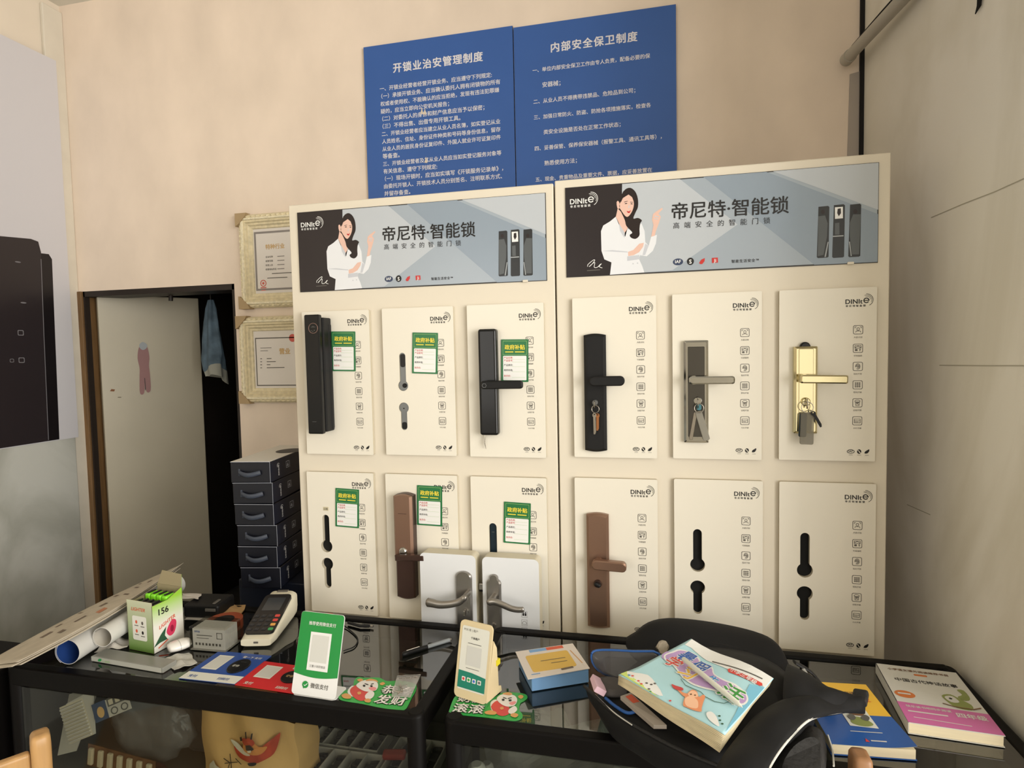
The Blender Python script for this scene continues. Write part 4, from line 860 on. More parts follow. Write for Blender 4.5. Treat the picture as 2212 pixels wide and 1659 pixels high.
def counter(lab, x0, x1, y0, y1):
    t = thing('glass_counter', lab, 'display counter', ((x0 + x1) / 2, (y0 + y1) / 2, 0), group='glass display counters')
    b = MB(); b.box(WORLD, ((x0 + x1) / 2, (y0 + y1) / 2, CT - .004), (x1 - x0 - .05, y1 - y0 - .05, .008), m_glass); b.build('glass_top', t)
    for nm, c, d in (('front_rail', ((x0 + x1) / 2, y0 + .014, CT - .021), (x1 - x0 - .03, .028, .046)), ('back_rail', ((x0 + x1) / 2, y1 - .014, CT - .018), (x1 - x0 - .03, .028, .046)),
                     ('side_rail', (x0 + .014, (y0 + y1) / 2, CT - .021), (.028, y1 - y0 - .03, .046)), ('side_rail', (x1 - .014, (y0 + y1) / 2, CT - .021), (.028, y1 - y0 - .03, .046))):
        b = MB(); b.box(WORLD, c, d, m_fr, .005, 3); b.build(nm, t)
    for sx, sy in ((x0, y0), (x1, y0), (x0, y1), (x1, y1)):
        cx = sx + (.019 if sx == x0 else -.019); cy = sy + (.019 if sy == y0 else -.019); b = MB()
        b.lathe(F((cx, cy, 0)), [(.019, 0), (.019, CT - .004), (.0175, CT + .001), (.013, CT + .004)], m_fr, 24); b.build('corner_post', t)
    b = MB(); b.box(WORLD, ((x0 + x1) / 2, y0 + .012, .45), (x1 - x0 - .07, .005, .60), m_gfront); b.build('front_glass', t)
    b = MB(); b.box(WORLD, ((x0 + x1) / 2, y1 - .012, .45), (x1 - x0 - .07, .006, .62), m_in); b.build('back_panel', t)
    for xx in (x0 + .012, x1 - .012): b = MB(); b.box(WORLD, (xx, (y0 + y1) / 2, .45), (.005, y1 - y0 - .07, .60), m_gfront if xx > 0 else m_in); b.build('side_panel', t)
    b = MB(); b.box(WORLD, ((x0 + x1) / 2, (y0 + y1) / 2, .533), (x1 - x0 - .04, y1 - y0 - .04, .010), m_shelf); b.build('shelf', t)
    b = MB(); b.box(WORLD, ((x0 + x1) / 2, (y0 + y1) / 2, .10), (x1 - x0 - .03, y1 - y0 - .03, .14), m_fr, .004); b.build('base', t)
    return t
counter('left glass display counter with black frame, holding the card terminal', -.482, .578, -.507, -.100)
counter('right glass display counter with black frame, holding the backpack', .622, 1.684, -.507, -.092)
SH = .5385                                              # top of the shelf inside

# dark side cabinet at the far left
t = thing('side_cabinet', 'low black cabinet at the far left, under the newspaper sheets', 'cabinet', (-.63, -.46, 0))
b = MB(); b.box(WORLD, (-.63, -.46, .385), (.24, .16, .77), m_fr, .006); b.box(WORLD, (-.63, -.46, .778), (.25, .17, .015), m_fr, .003); b.build('cabinet_body', t)

# --- things on the inner shelf, seen through the front glass
m_kr = mat('kraft_yellow_cloth', (224, 180, 116), .8, noise=.10, scale=9, bump=.3, bscale=12)
m_dr = mat('print_red', (186, 66, 40), .7, noise=.2, scale=40); m_do = mat('print_orange', (216, 140, 70), .7); m_db = mat('print_black', (40, 32, 28), .7); m_dw = mat('print_cream', (226, 214, 190), .7)
yb_ = -.435
t = thing('gift_bag', 'yellow cloth bag with a red printed dragon, on the shelf behind the glass', 'bag', (.13, yb_ + .05, SH))
fb = FY(yb_); P = [fb.pix(u, v) for u, v in ((440, 1659), (436, 1560), (446, 1524), (520, 1528), (575, 1552), (600, 1552), (640, 1560), (632, 1620), (615, 1668))]
xa, xb = P[0][0], P[6][0]; zt = fb.pix(500, 1512)[1]; zt = min(zt, .752)
def bagf(u, v):
    x = xa + (xb - xa) * u + .004 * math.sin(9 * v + 3 * u); top = zt - .05 * max(0, u - .35) ** 1.2 - .012 * math.sin(u * 7) ** 2; z = SH + .0 + (top - SH) * v
    return V((x, yb_ - .022 * math.sin(PI * min(max(u, 0), 1)) ** .6 * (1 - .5 * v) + .004 * math.sin(14 * u + 4 * v), z))
b = MB(); b.grid(lambda u, v: bagf(u, v), 24, 16, m_kr)
b.grid(lambda u, v: bagf(1 - u, v) + V((0, .07 + .03 * (1 - v) + 2 * (yb_ - bagf(1 - u, v).y) * .9, -.0)), 24, 16, m_kr)
for s in (0, 1): b.grid(lambda u, v, s=s: bagf(s, v).lerp(bagf(s, v) + V((0, .07 + .03 * (1 - v) + 2 * (yb_ - bagf(s, v).y) * .9, 0)), u if s else 1 - u), 4, 16, m_kr)
b.build('bag_body', t)
def onbag(u, v, off=.0015):
    f = fb.pix(u, v); uu = (f[0] - xa) / (xb - xa)
    best = bagf(uu, min(max((f[1] - SH) / (zt - SH), 0), 1)); return V((f[0], best.y - .003 - off, f[1]))
b = MB()
def patch(pts, m, k):
    c = V((sum(p[0] for p in pts) / len(pts), sum(p[1] for p in pts) / len(pts))); vs = [onbag(c.x, c.y, .0012 * k + .001)] + [onbag(p[0], p[1], .0012 * k + .001) for p in pts]; n = len(pts)
    b.add(vs, [(0, 1 + i, 1 + (i + 1) % n) for i in range(n)], m)
z2 = lambda pts: [(460 + x / 3.959, 1240 + y / 3.959) for x, y in pts]
patch(smooth_closed(z2([(225, 1420), (300, 1450), (400, 1480), (480, 1420), (560, 1370), (600, 1330), (590, 1400), (555, 1500), (480, 1540), (400, 1560), (300, 1540), (245, 1490)]), 3), m_dr, 1)
patch(smooth_closed(z2([(195, 1375), (260, 1400), (330, 1460), (380, 1490), (320, 1495), (250, 1450)]), 3), m_dw, 2)
patch(smooth_closed(z2([(320, 1400), (400, 1380), (450, 1420), (510, 1430), (470, 1480), (380, 1480), (320, 1450)]), 3), m_do, 3)
patch(smooth_closed(z2([(310, 1350), (350, 1340), (395, 1350), (420, 1390), (370, 1420), (320, 1390)]), 3), m_dr, 4)
patch(z2([(345, 1400), (385, 1395), (420, 1430), (390, 1450), (350, 1440)]), m_db, 5); patch(z2([(365, 1440), (400, 1436), (396, 1455), (370, 1458)]), m_dw, 6)
patch(z2([(340, 1290), (352, 1285), (358, 1345), (346, 1345)]), m_db, 5); patch(z2([(392, 1305), (404, 1300), (400, 1350), (386, 1350)]), m_db, 5); patch(z2([(290, 1340), (310, 1330), (315, 1365), (295, 1370)]), m_db, 5)
patch(smooth_closed(z2([(355, 1560), (430, 1548), (425, 1570), (370, 1582)]), 3), m_db, 2)
patch(smooth_closed(z2([(5, 1600), (40, 1560), (60, 1545), (85, 1580), (125, 1600), (110, 1650), (20, 1655)]), 3), m_dw, 1)
for st in ([(150, 1520), (200, 1560), (190, 1600)], [(195, 1490), (215, 1600), (180, 1640)], [(160, 1560), (260, 1560)], [(240, 1530), (290, 1580)], [(200, 1640), (300, 1640)], [(215, 1600), (210, 1659)]):
    for i in range(len(st) - 1):
        a, c = V(st[i]), V(st[i + 1]); n = (c - a).normalized(); n = V((-n.y, n.x)) * 3; patch(z2([tuple(a - n), tuple(c - n), tuple(c + n), tuple(a + n)]), m_db, 1)
b.build('printed_dragon', t)

# parts trays
m_try = mat('grey_plastic_tray', (192, 186, 178), .4); m_lkp = mat('dark_lock_parts', (44, 38, 36), .4, .4, noise=.3, scale=60); m_rdp = mat('red_plastic', (170, 58, 44), .4)
def tray(lab, x0, x1, y0, y1, nx, z, h):
    t = thing('parts_tray', lab, 'tray', ((x0 + x1) / 2, (y0 + y1) / 2, z), group='compartment trays of lock parts')
    b = MB(); b.box(WORLD, ((x0 + x1) / 2, (y0 + y1) / 2, z + .001), (x1 - x0, y1 - y0, .002), m_try)
    for i in range(nx + 1): b.box(WORLD, (x0 + (x1 - x0) * i / nx, (y0 + y1) / 2, z + h / 2), (.004, y1 - y0 + .004, h), m_try, .001, 1)
    for y in (y0, y1): b.box(WORLD, ((x0 + x1) / 2, y, z + h / 2), (x1 - x0, .004, h), m_try, .001, 1)
    b.build('tray_body', t)
    b = MB(); rnd = random.Random(int(1000 * (x0 + y0)))
    for i in range(nx):
        cx = x0 + (x1 - x0) * (i + .5) / nx
        for k in range(6): b.box(F((cx + rnd.uniform(-.006, .006), y0 + (y1 - y0) * (k + .5) / 6, z + h * .35), (1, rnd.uniform(-.4, .4), 0), (0, 1, rnd.uniform(-.3, .3))), (0, 0, 0), ((x1 - x0) / nx * .55, (y1 - y0) / 7.5, h * rnd.uniform(.3, .6)), m_lkp, .002, 1)
    o = b.build('lock_parts', t); o['kind'] = 'stuff'
    return t
tray('upper row compartment tray of dark lock parts, right of the yellow bag', .155, .375, -.300, -.212, 6, SH, .03)
tray('lower row compartment tray of dark lock parts, nearest the front glass', 0.225, .400, -.41, -.312, 4, SH, .03)
tray('compartment tray with a red piece, by the left counter end post', .408, .530, -.40, -.23, 3, SH, .026)
b = MB(); b.box(F((.425, -.31, SH + .034), (1, .2, 0), (-.2, 1, .3)), (0, 0, 0), (.055, .022, .016), m_rdp, .005); tag(b.build('red_lock_case'), 'small red plastic lock case lying in the right parts tray', 'lock case')

# plastic bag of cartons, foil strips and a grey block at the left end of the shelf
m_cardb = mat('white_card', (206, 200, 190), .6); m_strip = mat('foil_brown', (120, 84, 60), .35, .3, noise=.3, scale=30); m_cell = mat('foil_cream', (196, 182, 152), .4); m_dred = mat('dark_red_film', (70, 38, 36), .35, noise=.3, scale=14); m_ph = mat('photo_blue_print', (58, 76, 110), .5)
def quadthing(name, lab, cat, pix, th, m, art=None):
    P = [p if isinstance(p, V) else pz(*p) for p in pix]; O = P[0]; fr = F(O, P[1] - P[0], P[3] - P[0]); L = [fr.loc(p)[:2] for p in P]
    t = thing(name, lab, cat, tuple((P[0] + P[2]) / 2)); b = MB(); b.plate(fr, L, m, -th / 2, th / 2); b.build('sheet', t)
    if art: b = MB(); art(b, fr.up(th / 2), L); b.build('print', t)
    return t
Y1, Y2 = -.40, -.30
A_ = lambda u, v, y: py(u, v, y)
def art_strips(b, fr, L):
    w = L[1][0]; h = L[3][1]
    b.poly(fr, [(w * .05, 0), (w * .95, 0), (w * .95, h * .98), (w * .05, h * .98)], m_dw)
    for i in range(11): b.box(fr, (w * .5, h * (.05 + .085 * i), .002), (w * .86, h * .055, .004), m_cardb, .001, 1)
quadthing('cardboard_sheet', 'white cardboard sheet standing at the left end of the counter shelf', 'cardboard', [A_(125, 1632, -.455), A_(165, 1622, -.455), A_(215, 1474, -.40), A_(150, 1500, -.40)], .002, m_cardb)
quadthing('strip_card', 'grey card of thin strips in front of the white cardboard sheet', 'card', [A_(150, 1608, -.472), A_(206, 1585, -.472), A_(200, 1490, -.462), A_(144, 1520, -.462)], .003, m_cardb, art_strips)
def art_photo(b, fr, L):
    w = L[1][0]; h = L[3][1]; b.poly(fr, [(0, 0), (w * .38, 0), (w * .38, h), (0, h)], m_ph); b.poly(fr, ell(w * .2, h * .45, w * .1, h * .3, 14), MATS['kraft_yellow_cloth'], .0006)
    b.poly(fr, [(w * .42, h * .55), (w, h * .55), (w, h), (w * .42, h)], m_inkg)
    for k in range(3): b.poly(fr, [(w * (.46 + .18 * k), h * .62), (w * (.58 + .18 * k), h * .62), (w * (.58 + .18 * k), h * .9), (w * (.46 + .18 * k), h * .9)], m_dw, .0006)
    for k in range(2): b.ring(fr, ell(w * (.56 + .28 * k), h * .26, w * .1, h * .2, 16), ell(w * (.56 + .28 * k), h * .26, w * .07, h * .14, 16), m_inkg, .0006)
quadthing('leaflet', 'printed leaflet with a blue picture, beside the grey strip card', 'leaflet', [A_(208, 1562, -.478), A_(285, 1530, -.474), A_(275, 1495, -.468), A_(200, 1522, -.472)], .001, m_cardb, art_photo)
def lump(name, lab, cat, c, r, m, amp=.18, seed=1, rz=0, flatb=True):
    rnd = random.Random(seed); ph = [rnd.uniform(0, 6.3) for _ in range(6)]; b = MB(); nu, nv = 28, 16
    def f(u, v):
        a, e = 2 * PI * u, PI * (v - .5); d = V((math.cos(a) * math.cos(e), math.sin(a) * math.cos(e), math.sin(e)))
        k = 1 + amp * (math.sin(3 * d.x * 2 + ph[0]) * math.sin(4 * d.y + ph[1]) + .6 * math.sin(7 * d.z + 5 * d.x + ph[2]) + .4 * math.sin(9 * d.y + 6 * d.z + ph[3]))
        p = V((d.x * r[0] * k, d.y * r[1] * k, d.z * r[2] * k))
        if flatb: p.z = max(p.z, -r[2] * .92)
        p.rotate(Matrix.Rotation(rz, 3, 'Z')); return V(c) + p
    b.grid(f, nu, nv, m); return tag(b.build(name), lab, cat)
lump('film_wrapped_pack', 'dark red film-wrapped pack behind the printed leaflet', 'pack', (-.17, -.25, SH + .095), (.085, .04, .09), m_dred, .16, 3)
m_crk = mat('crinkled_plastic', (150, 148, 146), .18, trans=.0, alpha=.35, bump=.6, bscale=18, noise=.05)
lump('plastic_bag', 'clear crinkled plastic bag over the packs at the left end of the shelf', 'plastic bag', (-.165, -.405, SH + .095), (.11, .042, .09), m_crk, .14, 5)
q = A_(410, 1565, -.36); b = MB(); b.box(WORLD, (q.x + .020, -.335, (SH + .735) / 2), (.075, .05, .735 - SH), mat('grey_pouch', (86, 82, 80), .5, noise=.1, scale=8), .016, 3); tag(b.build('grey_pouch'), 'plain grey pouch standing left of the yellow dragon bag', 'pouch')
t = thing('foil_strip', 'cream and brown foil blister strip at the bottom of the counter shelf', 'blister strip', tuple(A_(250, 1650, -.462)))
P0, P1 = A_(190, 1625, -.478), A_(335, 1665, -.478); fr = F(P0, P1 - P0, V((0, .05, 1))); L = (P1 - P0).length
b = MB(); b.plate(fr, [(0, -.03), (L, -.03), (L, .022), (0, .022)], m_strip, -.001, .001)
for i in range(7): b.box(fr, (L * (i + .5) / 7, -.004, .004), (L / 7 * .5, .040, .008), m_cell, .003)
b.build('strip', t)
lump('dark_bundle', 'dark brown glossy bundle behind the foil blister strip', 'bundle', (-.13, -.46, SH + .02), (.07, .010, .02), m_dred, .15, 9)

# grey wrapped goods inside the right counter
m_gw = mat('grey_wrap', (150, 148, 142), .35, noise=.15, scale=10); m_gw2 = mat('pale_wrap', (186, 184, 176), .4, noise=.1, scale=12)
for i, (u, v, w, h, m, lab) in enumerate(((985, 1620, .035, .13, m_gw2, 'pale wrapped tube by the left post inside the right counter'), (1025, 1628, .028, .12, m_gw, 'slim grey tube beside the pale wrapped tube in the right counter'), (1085, 1640, .034, .11, m_gw, 'dark ended grey tube, third from the left inside the right counter'), (1215, 1640, .036, .12, m_gw, 'grey wrapped tube below the blue and white carton, inside the counter'))):
    q = py(u, v, -.44 + .02 * (i % 2)); q.x += (.044 if i == 0 else .026); b = MB(); b.lathe(F((q.x, q.y, SH)), [(w * .7, 0), (w * .72, h * .2), (w * .66, h * .8), (w * .5, h), (w * .3, h + .006)], m, 24); tag(b.build('wrapped_tube'), lab, 'tube', 'grey wrapped tubes in the right counter')
lump('wrapped_pack', 'pale grey film pack inside the right counter, right of the tubes', 'pack', (.795, -.24, SH + .07), (.06, .04, .075), m_gw2, .12, 12)
lump('wrapped_pack', 'grey film pack inside the right counter, below the backpack edge', 'pack', (.98, -.43, SH + .075), (.065, .03, .08), m_gw, .12, 14)
b = MB(); q = py(1150, 1655, -.45); b.cyl(V((q.x - .02, -.42, SH + .03)), V((q.x + .025, -.40, SH + .03)), .03, m_gw2, 24); b.cyl(V((q.x - .0205, -.4202, SH + .03)), V((q.x - .021, -.4204, SH + .03)), .012, m_hole, 16); tag(b.build('label_roll'), 'pale roll lying between the grey tubes inside the right counter', 'roll')

m_film = mat('milky_film', (190, 188, 182), .3, alpha=.55, bump=.6, bscale=16)
t = thing('film_sheet', 'milky crumpled film sheet standing behind the tubes in the right counter', 'film', (.85, -.30, SH))
b = MB(); b.grid(lambda u, v: V((.66 + .62 * u + .008 * math.sin(9 * v + 5 * u), -.355 + .05 * v + .012 * math.sin(14 * u + 6 * v) + .008 * math.sin(31 * u - 9 * v), SH + .001 + .19 * v * (.9 + .1 * math.sin(17 * u)))), 40, 14, m_film, False); b.build('film', t)
# ------------------------------------------------------------------ things on the left counter
m_news = mat('newsprint', (188, 178, 160), .8, noise=.10, scale=25); m_newsp = mat('newsprint_ink', (118, 104, 90), .8); m_newsr = mat('newsprint_orange', (186, 128, 96), .8)
NL, NR, FR_, FL = pz(-70, 1456, .815), pz(30, 1444, .880), pz(397, 1222, .900), pz(372, 1231, .868)
def sheet(k, lab, d0, d1, sh):
    def f(u, v):
        w = d0 + (d1 - d0) * v; uu = u * (1 - sh) + sh * .5; p = NL.lerp(NR, uu).lerp(FL.lerp(FR_, uu), w)
        return p + V((.030 * math.sin(PI * w) * uu * uu + .006 * k * (1 - u), -.02 * math.sin(PI * w) * uu * uu, .0045 * k + .003 * math.sin(5 * v) * math.sin(PI * u) + .010 * math.sin(PI * w) * (1 - uu) + .002 * math.sin(3.1 * u) * v))
    t = thing('newspaper_sheet', lab, 'newspaper', tuple(f(.5, .5)), group='newspaper sheets at the left end'); b = MB(); b.grid(f, 16, 30, m_news); b.build('paper', t, solid=.0012)
    return t, f
sheet(0, 'bottom newspaper sheet of the slanting pile at the left end', .03, .97, .0)
sheet(1, 'middle newspaper sheet of the slanting pile at the left end', .0, .94, .05)
t, f = sheet(2, 'top newspaper sheet of the slanting pile, with orange and grey print', .02, 1.0, .02)
b = MB()
for (u, v, w, h, m) in ((.7, .25, .10, .03, m_newsp), (.45, .22, .1, .05, m_newsp), (.6, .36, .06, .06, m_newsp), (.75, .45, .12, .05, m_newsr), (.5, .5, .1, .04, m_newsp), (.3, .6, .15, .02, m_newsp), (.6, .62, .2, .015, m_newsp), (.5, .7, .2, .015, m_newsp), (.55, .78, .1, .03, m_newsp), (.3, .3, .08, .03, m_newsp), (.2, .42, .14, .012, m_newsp), (.25, .75, .14, .015, m_newsp), (.65, .88, .16, .012, m_newsp)):
    n = V((0, 0, .0012)); b.add([f(u - w / 2, v - h / 2) + n, f(u + w / 2, v - h / 2) + n, f(u + w / 2, v + h / 2) + n, f(u - w / 2, v + h / 2) + n], [(0, 1, 2, 3)], m)
b.build('print', t)
def roll(lab, A, B, R, inner, mark=None):
    t = thing('paper_roll', lab, 'paper roll', tuple((A + B) / 2), group='rolled posters on the left counter'); d = (B - A).normalized(); X = d.cross(V((0, 0, 1))).normalized(); fr = F(A, X, d.cross(X)); L = (B - A).length
    if fr.N.dot(d) < 0: fr = F(A, X, X.cross(d) if False else -d.cross(X))
    b = MB(); n = 44; m_o = mat('poster_paper_white', (214, 212, 206), .5)
    prof = [(R * (1 - .045 * i / n * 2.4), 2 * PI * 1.25 * i / n + 2.2) for i in range(n + 1)]
    fo = lambda r, a, z: A + fr.X * (r * math.cos(a)) + fr.Y * (r * math.sin(a)) + d * z
    b.loft([[fo(r + .0006, a, z) for r, a in prof] for z in (0, L)], m_o, False, True, False)
    b.loft([[fo(r - .0006, a, z) for r, a in prof][::-1] for z in (0, L)], inner, False, True, False)
    b.loft([[fo(r + .0006, a, 0) for r, a in prof], [fo(r - .0006, a, 0) for r, a in prof]], m_o, False, False, False); b.build('rolled_sheet', t)
    if mark: b = MB(); [b.loft([[fo(R + .0012, a, z) for a in [-.2 + .12 * j for j in range(k1)]] for z in (z0, z1)], m, False, True, False) for z0, z1, k1, m in mark]; b.build('printed_marks', t)
    return t
RA, RB = pz(146, 1409, .833), pz(380, 1262, .833)
roll('thick rolled poster with a blue inside, under the newspaper sheets', RA, RB, .0315, mat('poster_blue_inside', (36, 66, 128), .45))
roll('thinner white rolled poster between the blue lined roll and the green box', pz(221, 1377, .85), pz(221, 1377, .85) + (RB - RA).normalized() * .26, .0250, mat('poster_inside', (196, 190, 178), .6), [(.12, .15, 9, m_ink), (.165, .169, 12, mat('pale_gold_print', (178, 160, 120), .5))])

# lighter carton
a0, a1, a2 = pz(279, 1402, .801), pz(333, 1413, .801), pz(401, 1374, .801); ht = .128
fL = F(a0, a1 - a0, (0, 0, 1)); wL = (a1 - a0).length; fR = F(a1, a2 - a1, (0, 0, 1)); wR = (a2 - a1).length
fR = F(a1, fL.N * -1, (0, 0, 1)); wR = .088
m_lw = mat('carton_white_print', (222, 222, 212), .45); m_lg = mat('carton_lime', (132, 180, 48), .45); m_lg2 = mat('carton_olive', (116, 140, 66), .45); m_li = mat('carton_inside', (150, 138, 108), .7); m_tul = mat('tulip_red', (206, 58, 92), .45); m_leaf = mat('tulip_leaf', (44, 84, 58), .45); m_or = mat('orange_red_print', (214, 92, 60), .45)
def gradmat(name, c0, c1, z0, z1):
    m = bpy.data.materials.new(name); m.use_nodes = True; nt = m.node_tree; b = nt.nodes['Principled BSDF']; tc = nt.nodes.new('ShaderNodeTexCoord'); sx = nt.nodes.new('ShaderNodeSeparateXYZ'); mr = nt.nodes.new('ShaderNodeMapRange'); mx = nt.nodes.new('ShaderNodeMix'); mx.data_type = 'RGBA'
    mr.inputs['From Min'].default_value = z0; mr.inputs['From Max'].default_value = z1; mx.inputs[6].default_value = rgb(c0); mx.inputs[7].default_value = rgb(c1)
    nt.links.new(tc.outputs['Object'], sx.inputs[0]); nt.links.new(sx.outputs[2], mr.inputs[0]); nt.links.new(mr.outputs[0], mx.inputs[0]); nt.links.new(mx.outputs[2], b.inputs['Base Color']); b.inputs['Roughness'].default_value = .45
    return m
t = thing('lighter_carton', 'open green and white carton printed 156 and a red tulip, full of lighters', 'carton', tuple(fL(wL / 2, 0, -wR / 2)))
tilt = V((0, 0, 0))
def wall4(b, fr, w, z0, z1, m, mi): b.plate(fr, [(0, z0), (w, z0), (w, z1), (0, z1)], m, -.0012, 0, side=mi); b.poly(fr, [(0.001, z0), (w - .001, z0), (w - .001, z1), (0.001, z1)][::-1], mi, -.0013)
m_g1 = gradmat('green_fade_print', (100, 138, 56), (196, 200, 172), 0, ht)
b = MB(); wall4(b, fL, wL, 0, ht, m_g1, m_li); b.plate(fL, rrect(wL * .56, ht * .48, .005, 4, wL * .48, ht * .46), m_lw, .0002, .0004)
b.text(fL, 'LIGHTER', wL * .18, ht * .80, .0, m_or, .0006, width=wL * .55, shear=.25, bold=.01)
for (x, y, m) in ((.36, .58, m_or), (.6, .57, m_inkg), (.36, .40, m_or), (.6, .38, m_ink)): b.poly(fL, ell(wL * x, ht * y, .0035, .0045, 12), m, .0006); b.line(fL, [(wL * x - .006, ht * y - .009), (wL * x + .006, ht * y - .009)], .002, m_inkg, .0006)
b.build('front_panel', t)
m_g2 = gradmat('lime_fade_print', (226, 224, 214), (150, 200, 60), ht * .5, ht * .95)
b = MB(); b.plate(fR, [(0, 0), (wR, 0), (wR, ht * 1.06), (wR * .5, ht * .93), (0, ht * .93)], m_g2, -.0012, 0, side=m_li)
b.text(fR, '156', wR * .2, ht * .70, .022, m_ink, .0006, bold=.02); b.text(fR, 'LIGHTER', wR * .2, ht * .42, 0, m_or, .0006, width=wR * .55, rot=.28, shear=.3, bold=.02)
b.poly(fR, smooth_closed([(wR * .42, ht * .30), (wR * .50, ht * .42), (wR * .62, ht * .50), (wR * .74, ht * .46), (wR * .74, ht * .34), (wR * .66, ht * .22), (wR * .52, ht * .20)], 3), m_tul, .0006)
b.poly(fR, [(wR * .0, ht * .12), (wR * .22, ht * .30), (wR * .42, ht * .42), (wR * .36, ht * .26), (wR * .44, ht * .16), (wR * .2, ht * .16)], m_leaf, .0005); b.poly(fR, ell(wR * .6, ht * .33, .005, .009, 12), mat('tulip_dark', (150, 30, 60), .45), .0008)
b.line(fR, [(wR * .15, ht * .07), (wR * .45, ht * .15)], .003, m_or, .0006); b.build('side_panel', t)
fB = F(fL(wL, 0, -wR), fL.X * -1, (0, 0, 1)); b = MB(); wall4(b, fB, wL, 0, ht * 1.06, m_lg2, m_li); b.build('back_panel', t)
fS = F(fL(0, 0, -wR), fL.N, (0, 0, 1)); b = MB(); wall4(b, fS, wR, 0, ht * .93, m_lg2, m_li); b.build('side_panel', t)
b = MB(); b.plate(F(fL(0, 0, 0), fL.X, fL.N * -1), [(0, 0), (wL, 0), (wL, wR), (0, wR)], m_li, 0, .001); b.build('bottom_panel', t)
fl = F(fB(0, ht * 1.06), fB.X, V((0, 0, 1)) + fB.N * .35); b = MB(); b.plate(fl, [(.001, 0), (wL - .001, 0), (wL - .006, .034), (.010, .030)], m_li, -.0008, 0, side=m_lg); b.build('lid_flap', t)
m_lim = mat('neon_green_plastic', (136, 226, 48), .3); m_lim2 = mat('black_lighter_plastic', (28, 27, 26), .35)
k = 0
for i in range(4):
    for j in range(2):
        g = j == 1 or i == 0; cx, cy = wL * (.16 + .225 * i), wR * (.26 + .42 * j); h = ht * ((.84 if g else .86) + (.14 if j == 1 else .06) )
        p = fL(cx, 0, -cy); fr = F(p, fL.X, fL.N * -1)
        t2 = thing('lighter', ('neon green' if g else 'black') + ' lighter in the open carton, ' + ['first', 'second', 'third', 'fourth'][i] + ' in the ' + ['front', 'back'][j] + ' row', 'lighter', tuple(p), group='lighters in the green carton')
        b = MB(); b.box(F(fr(0, 0, 0), fr.X, fr.Y), (0, 0, .004 + h / 2 - .002), (wL * .19, wR * .34, h - .004), m_lim if g else m_lim2, .004, 2); b.build('lighter_body', t2)
        b = MB(); b.box(fr, (0, 0, h + .002), (wL * .07, wR * .26, .003), m_lim2, .001, 1); b.build('trigger', t2)

# earbud case, card box, blister pack, crumpled bag, envelope
b = MB(); q0, q1 = pz(372, 1398, .814), pz(402, 1388, .814); fr = F((q0 + q1) / 2, q1 - q0, (0, 0, 1)); n = 12
b.loft([[fr(-.026 + .0005 + (.052) * (1 - math.cos(PI * i / n)) / 2, (.0125 * math.sin(PI * i / n) ** .35) * math.sin(a), (.022 * math.sin(PI * i / n) ** .35) * math.cos(a)) for a in [2 * PI * k / 24 for k in range(24)]] for i in range(n + 1)], mat('white_gloss_plastic', (232, 228, 222), .15, coat=.5), True)
t = thing('earbud_case', 'small white glossy earbud case beside the tulip carton', 'earbud case', tuple(fr(0, -.0125))); b.build('case_shell', t)
b = MB(); b.loft([[fr(-.002, .0128 * math.sin(a), .0223 * math.cos(a)) for a in [2 * PI * k / 24 for k in range(25)]], [fr(-.0014, .0128 * math.sin(a), .0223 * math.cos(a)) for a in [2 * PI * k / 24 for k in range(25)]]], m_inkg, False); b.build('lid_seam', t)
c0, c1 = pz(413, 1404, .801), pz(486, 1410, .801); fr = F(c0, c1 - c0, (0, 0, 1)); w = (c1 - c0).length
t = thing('card_box', 'clear plastic box full of white business cards', 'card box', tuple(fr(w / 2, 0, -.03)))
b = MB(); b.box(fr, (w / 2, .030, -.030), (w + .006, .060, .064), m_plas, .003); b.box(fr, (w / 2, .002, -.03), (w + .004, .002, .062), mat('clear_base', (170, 168, 162), .3), .0005); b.build('clear_box', t)
b = MB()
for i in range(22): b.box(fr, (w / 2 + .0006 * (i % 3), .028 + .0004 * (i % 2), -.006 - .0022 * i), (w - .004, .050, .0016), mat('business_card', (224, 222, 216), .5), 0)
b.text(fr, 'oma', w * .08, .044, .009, mat('card_blue_ink', (60, 96, 160), .5), -.0045, bold=.01); b.ring(fr, rrect(.016, .016, .0005, 1, w * .82, .038), rrect(.013, .013, .0005, 1, w * .82, .038), m_inkg, -.0045)
b.line(fr, [(w * .15, .037), (w * .6, .037)], .0016, m_inkg, -.0045); b.line(fr, [(w * .15, .030), (w * .5, .030)], .0012, m_inkg, -.0045)
for i in range(8): b.poly(fr, [(w * (.1 + .1 * i), .012), (w * (.1 + .1 * i) + .005, .012), (w * (.1 + .1 * i) + .005, .018), (w * (.1 + .1 * i), .018)], m_inkg, -.0045)
b.build('business_cards', t)['kind'] = 'stuff'
t = thing('clear_blister_pack', 'long flat grey translucent pack with a green mark, along the front rail', 'blister pack', tuple(pz(280, 1430, .80)))
p0, p1, p2 = pz(198, 1428, .801), pz(352, 1455, .801), pz(367, 1434, .801); fr = F(p0, p1 - p0, (0, 0, 1)); L = (p1 - p0).length
b = MB(); b.box(fr, (L / 2, .0065, -.020), (L, .013, .040), mat('grey_translucent', (150, 150, 142), .25, alpha=.75), .002); b.build('pack_shell', t)
b = MB(); b.plate(fr, [(0, .001), (L * .98, .001), (L * .98, .012), (0, .012)], mat('pack_label', (176, 176, 166), .4), .0002, .0006); b.poly(fr, smooth_closed([(L * .1, .003), (L * .14, .004), (L * .15, .010), (L * .11, .009)], 3), mat('green_mark', (52, 148, 84), .4), .001)
b.text(fr, 'C-tech', L * .16, .003, .009, m_tl, .001); b.build('label', t)
